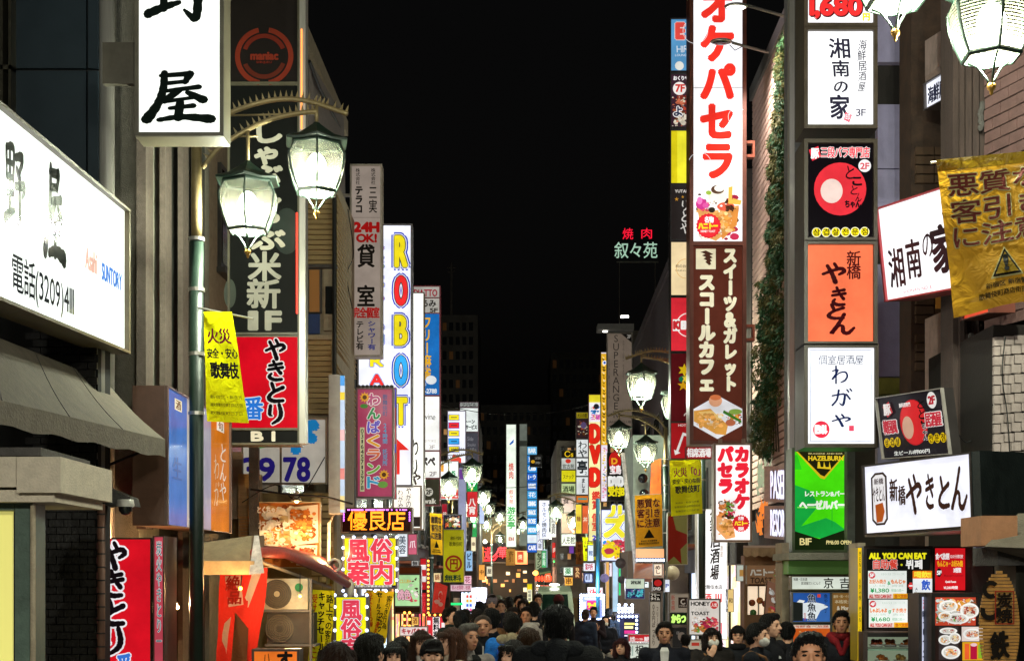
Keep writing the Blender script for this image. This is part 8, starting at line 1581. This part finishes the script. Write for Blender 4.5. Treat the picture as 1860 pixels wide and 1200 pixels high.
person('person in a knitted beanie facing the camera in the middle crowd', 893, 1078, 21, 4, 'beanie', '#787078', 'coat', '#1c1c2a')
person('man in white shirt and dark suit in the middle crowd', 911, 1086, 22, -5, 'short', BK, 'jacket', '#16161c', extra=('shirt',))
person('tall man in a black coat in the far crowd near the arcade', 943, 1078, 23, 10, 'short', BK, 'coat', '#121214')
person('person in a dark plum coat seen from behind before the red script', 925, 1082, 24, 180, 'short', BK, 'coat', '#181418', face=False)
person('person in a black coat left of the yellow upright sign', 951, 1084, 25, -20, 'bob', BK, 'coat', '#1c1a1c')
person('man facing the camera in front of the van, left side', 977, 1076, 24.5, 6, 'short', BK, 'coat', '#1a1a22', skin='tan')
person('person in dark clothes seen from behind left of the man in the thick coat', 970, 1090, 18, 176, 'short', '#100e0e', 'coat', '#15151a', face=False)
person('person in a blue grey coat in the far crowd left of the arcade', 872, 1090, 20, 178, 'short', '#14181e', 'coat', '#26344c', face=False)
person('person with long hair standing by the bright white entrance', 884, 1092, 22, 30, 'long', '#1e1612', 'coat', '#302a34')
person('person with pale knitted hat in the far crowd', 905, 1080, 28, 185, 'beanie', '#5c5c50', 'coat', '#22242a', face=False)
person('person in front of the dark van windscreen with a red hood', 1015, 1078, 26, 180, 'beanie', '#501c20', 'coat', '#18161a', face=False)
person('man in a navy padded coat turned right, left of the masked person', 1064, 1105, 30, 150, 'short', BK, 'puffer', '#1c2434', face=False)
person('man facing the camera holding a phone between two dark coats', 1078, 1100, 31, -4, 'short', '#141010', 'jacket', '#1c1218', pose='phone', skin='tan')
person('masked person in a black hooded puffer and pale trousers', 1100, 1118, 32, 0, 'hood', '#15161c', 'puffer', '#15161e', trous='#9a948c', extra=('mask',), pose='pocket', face=False)
person('person in a dark blue coat seen from behind right of the masked person', 1106, 1103, 33, 170, 'short', '#0e1218', 'coat', '#15202e', face=False)
person('person in a black coat near the crown of lamps', 1120, 1112, 37, 178, 'short', BK, 'coat', '#16181e', face=False)
person('woman with reddish brown bob looking up beside the man in a suit', 1129, 1156, 13.6, -22, 'bob', '#38181a', 'jacket', '#121216', tilt=0)
person('man in a dark coat and white shirt facing the camera on the right', 1207, 1126, 11.6, -6, 'short', BK, 'coat', '#15161e', skin='tan', extra=('shirt',))
person('masked woman in a glossy dark puffer raising both hands to her face', 1293, 1137, 12.6, 10, 'bob', '#1c1412', 'puffer', '#1e1a18', pose='mouth', extra=('mask', 'strap'))
person('young man with glasses and a black scarf behind the masked people', 1340, 1133, 13.6, -6, 'fringe', '#15100e', 'coat', '#15161a', extra=('scarf#0e0e12', 'glasses'))
person('man with a white mask turned to the right in a black jacket', 1377, 1128, 10.6, 62, 'short', '#0e0c0c', 'jacket', '#101218', extra=('mask', 'strap'))
person('taller man in profile facing right with a small white emblem on his black jacket', 1400, 1111, 11.4, 55, 'short', '#100c0c', 'jacket', '#121216', extra=('emblem',))
person('person with black hair seen from behind beside the taller man in profile', 1430, 1127, 13.4, 170, 'short', '#0c0c0c', 'jacket', '#16161a', face=False)
person('nearest man on the right, only the top of his face and black hair showing', 1470, 1143, 6.0, -6, 'short', '#0e0c0b', 'jacket', '#14151a', skin='tan', extra=('zip',))
person('man in a black jacket with a bright red hood in front of the menu board', 1528, 1106, 12.4, -10, 'short', '#120e0e', 'jacket', '#121218', extra=('hoodb#6a1018', 'scarf#5c0c12'), skin='tan')
person('person in dark clothes between the HONEY TOAST poster and the suited man', 1245, 1150, 18, 178, 'short', BK, 'coat', '#1a181a', face=False)
bpy.data.objects.remove(_fo); bpy.data.scenes.remove(work)
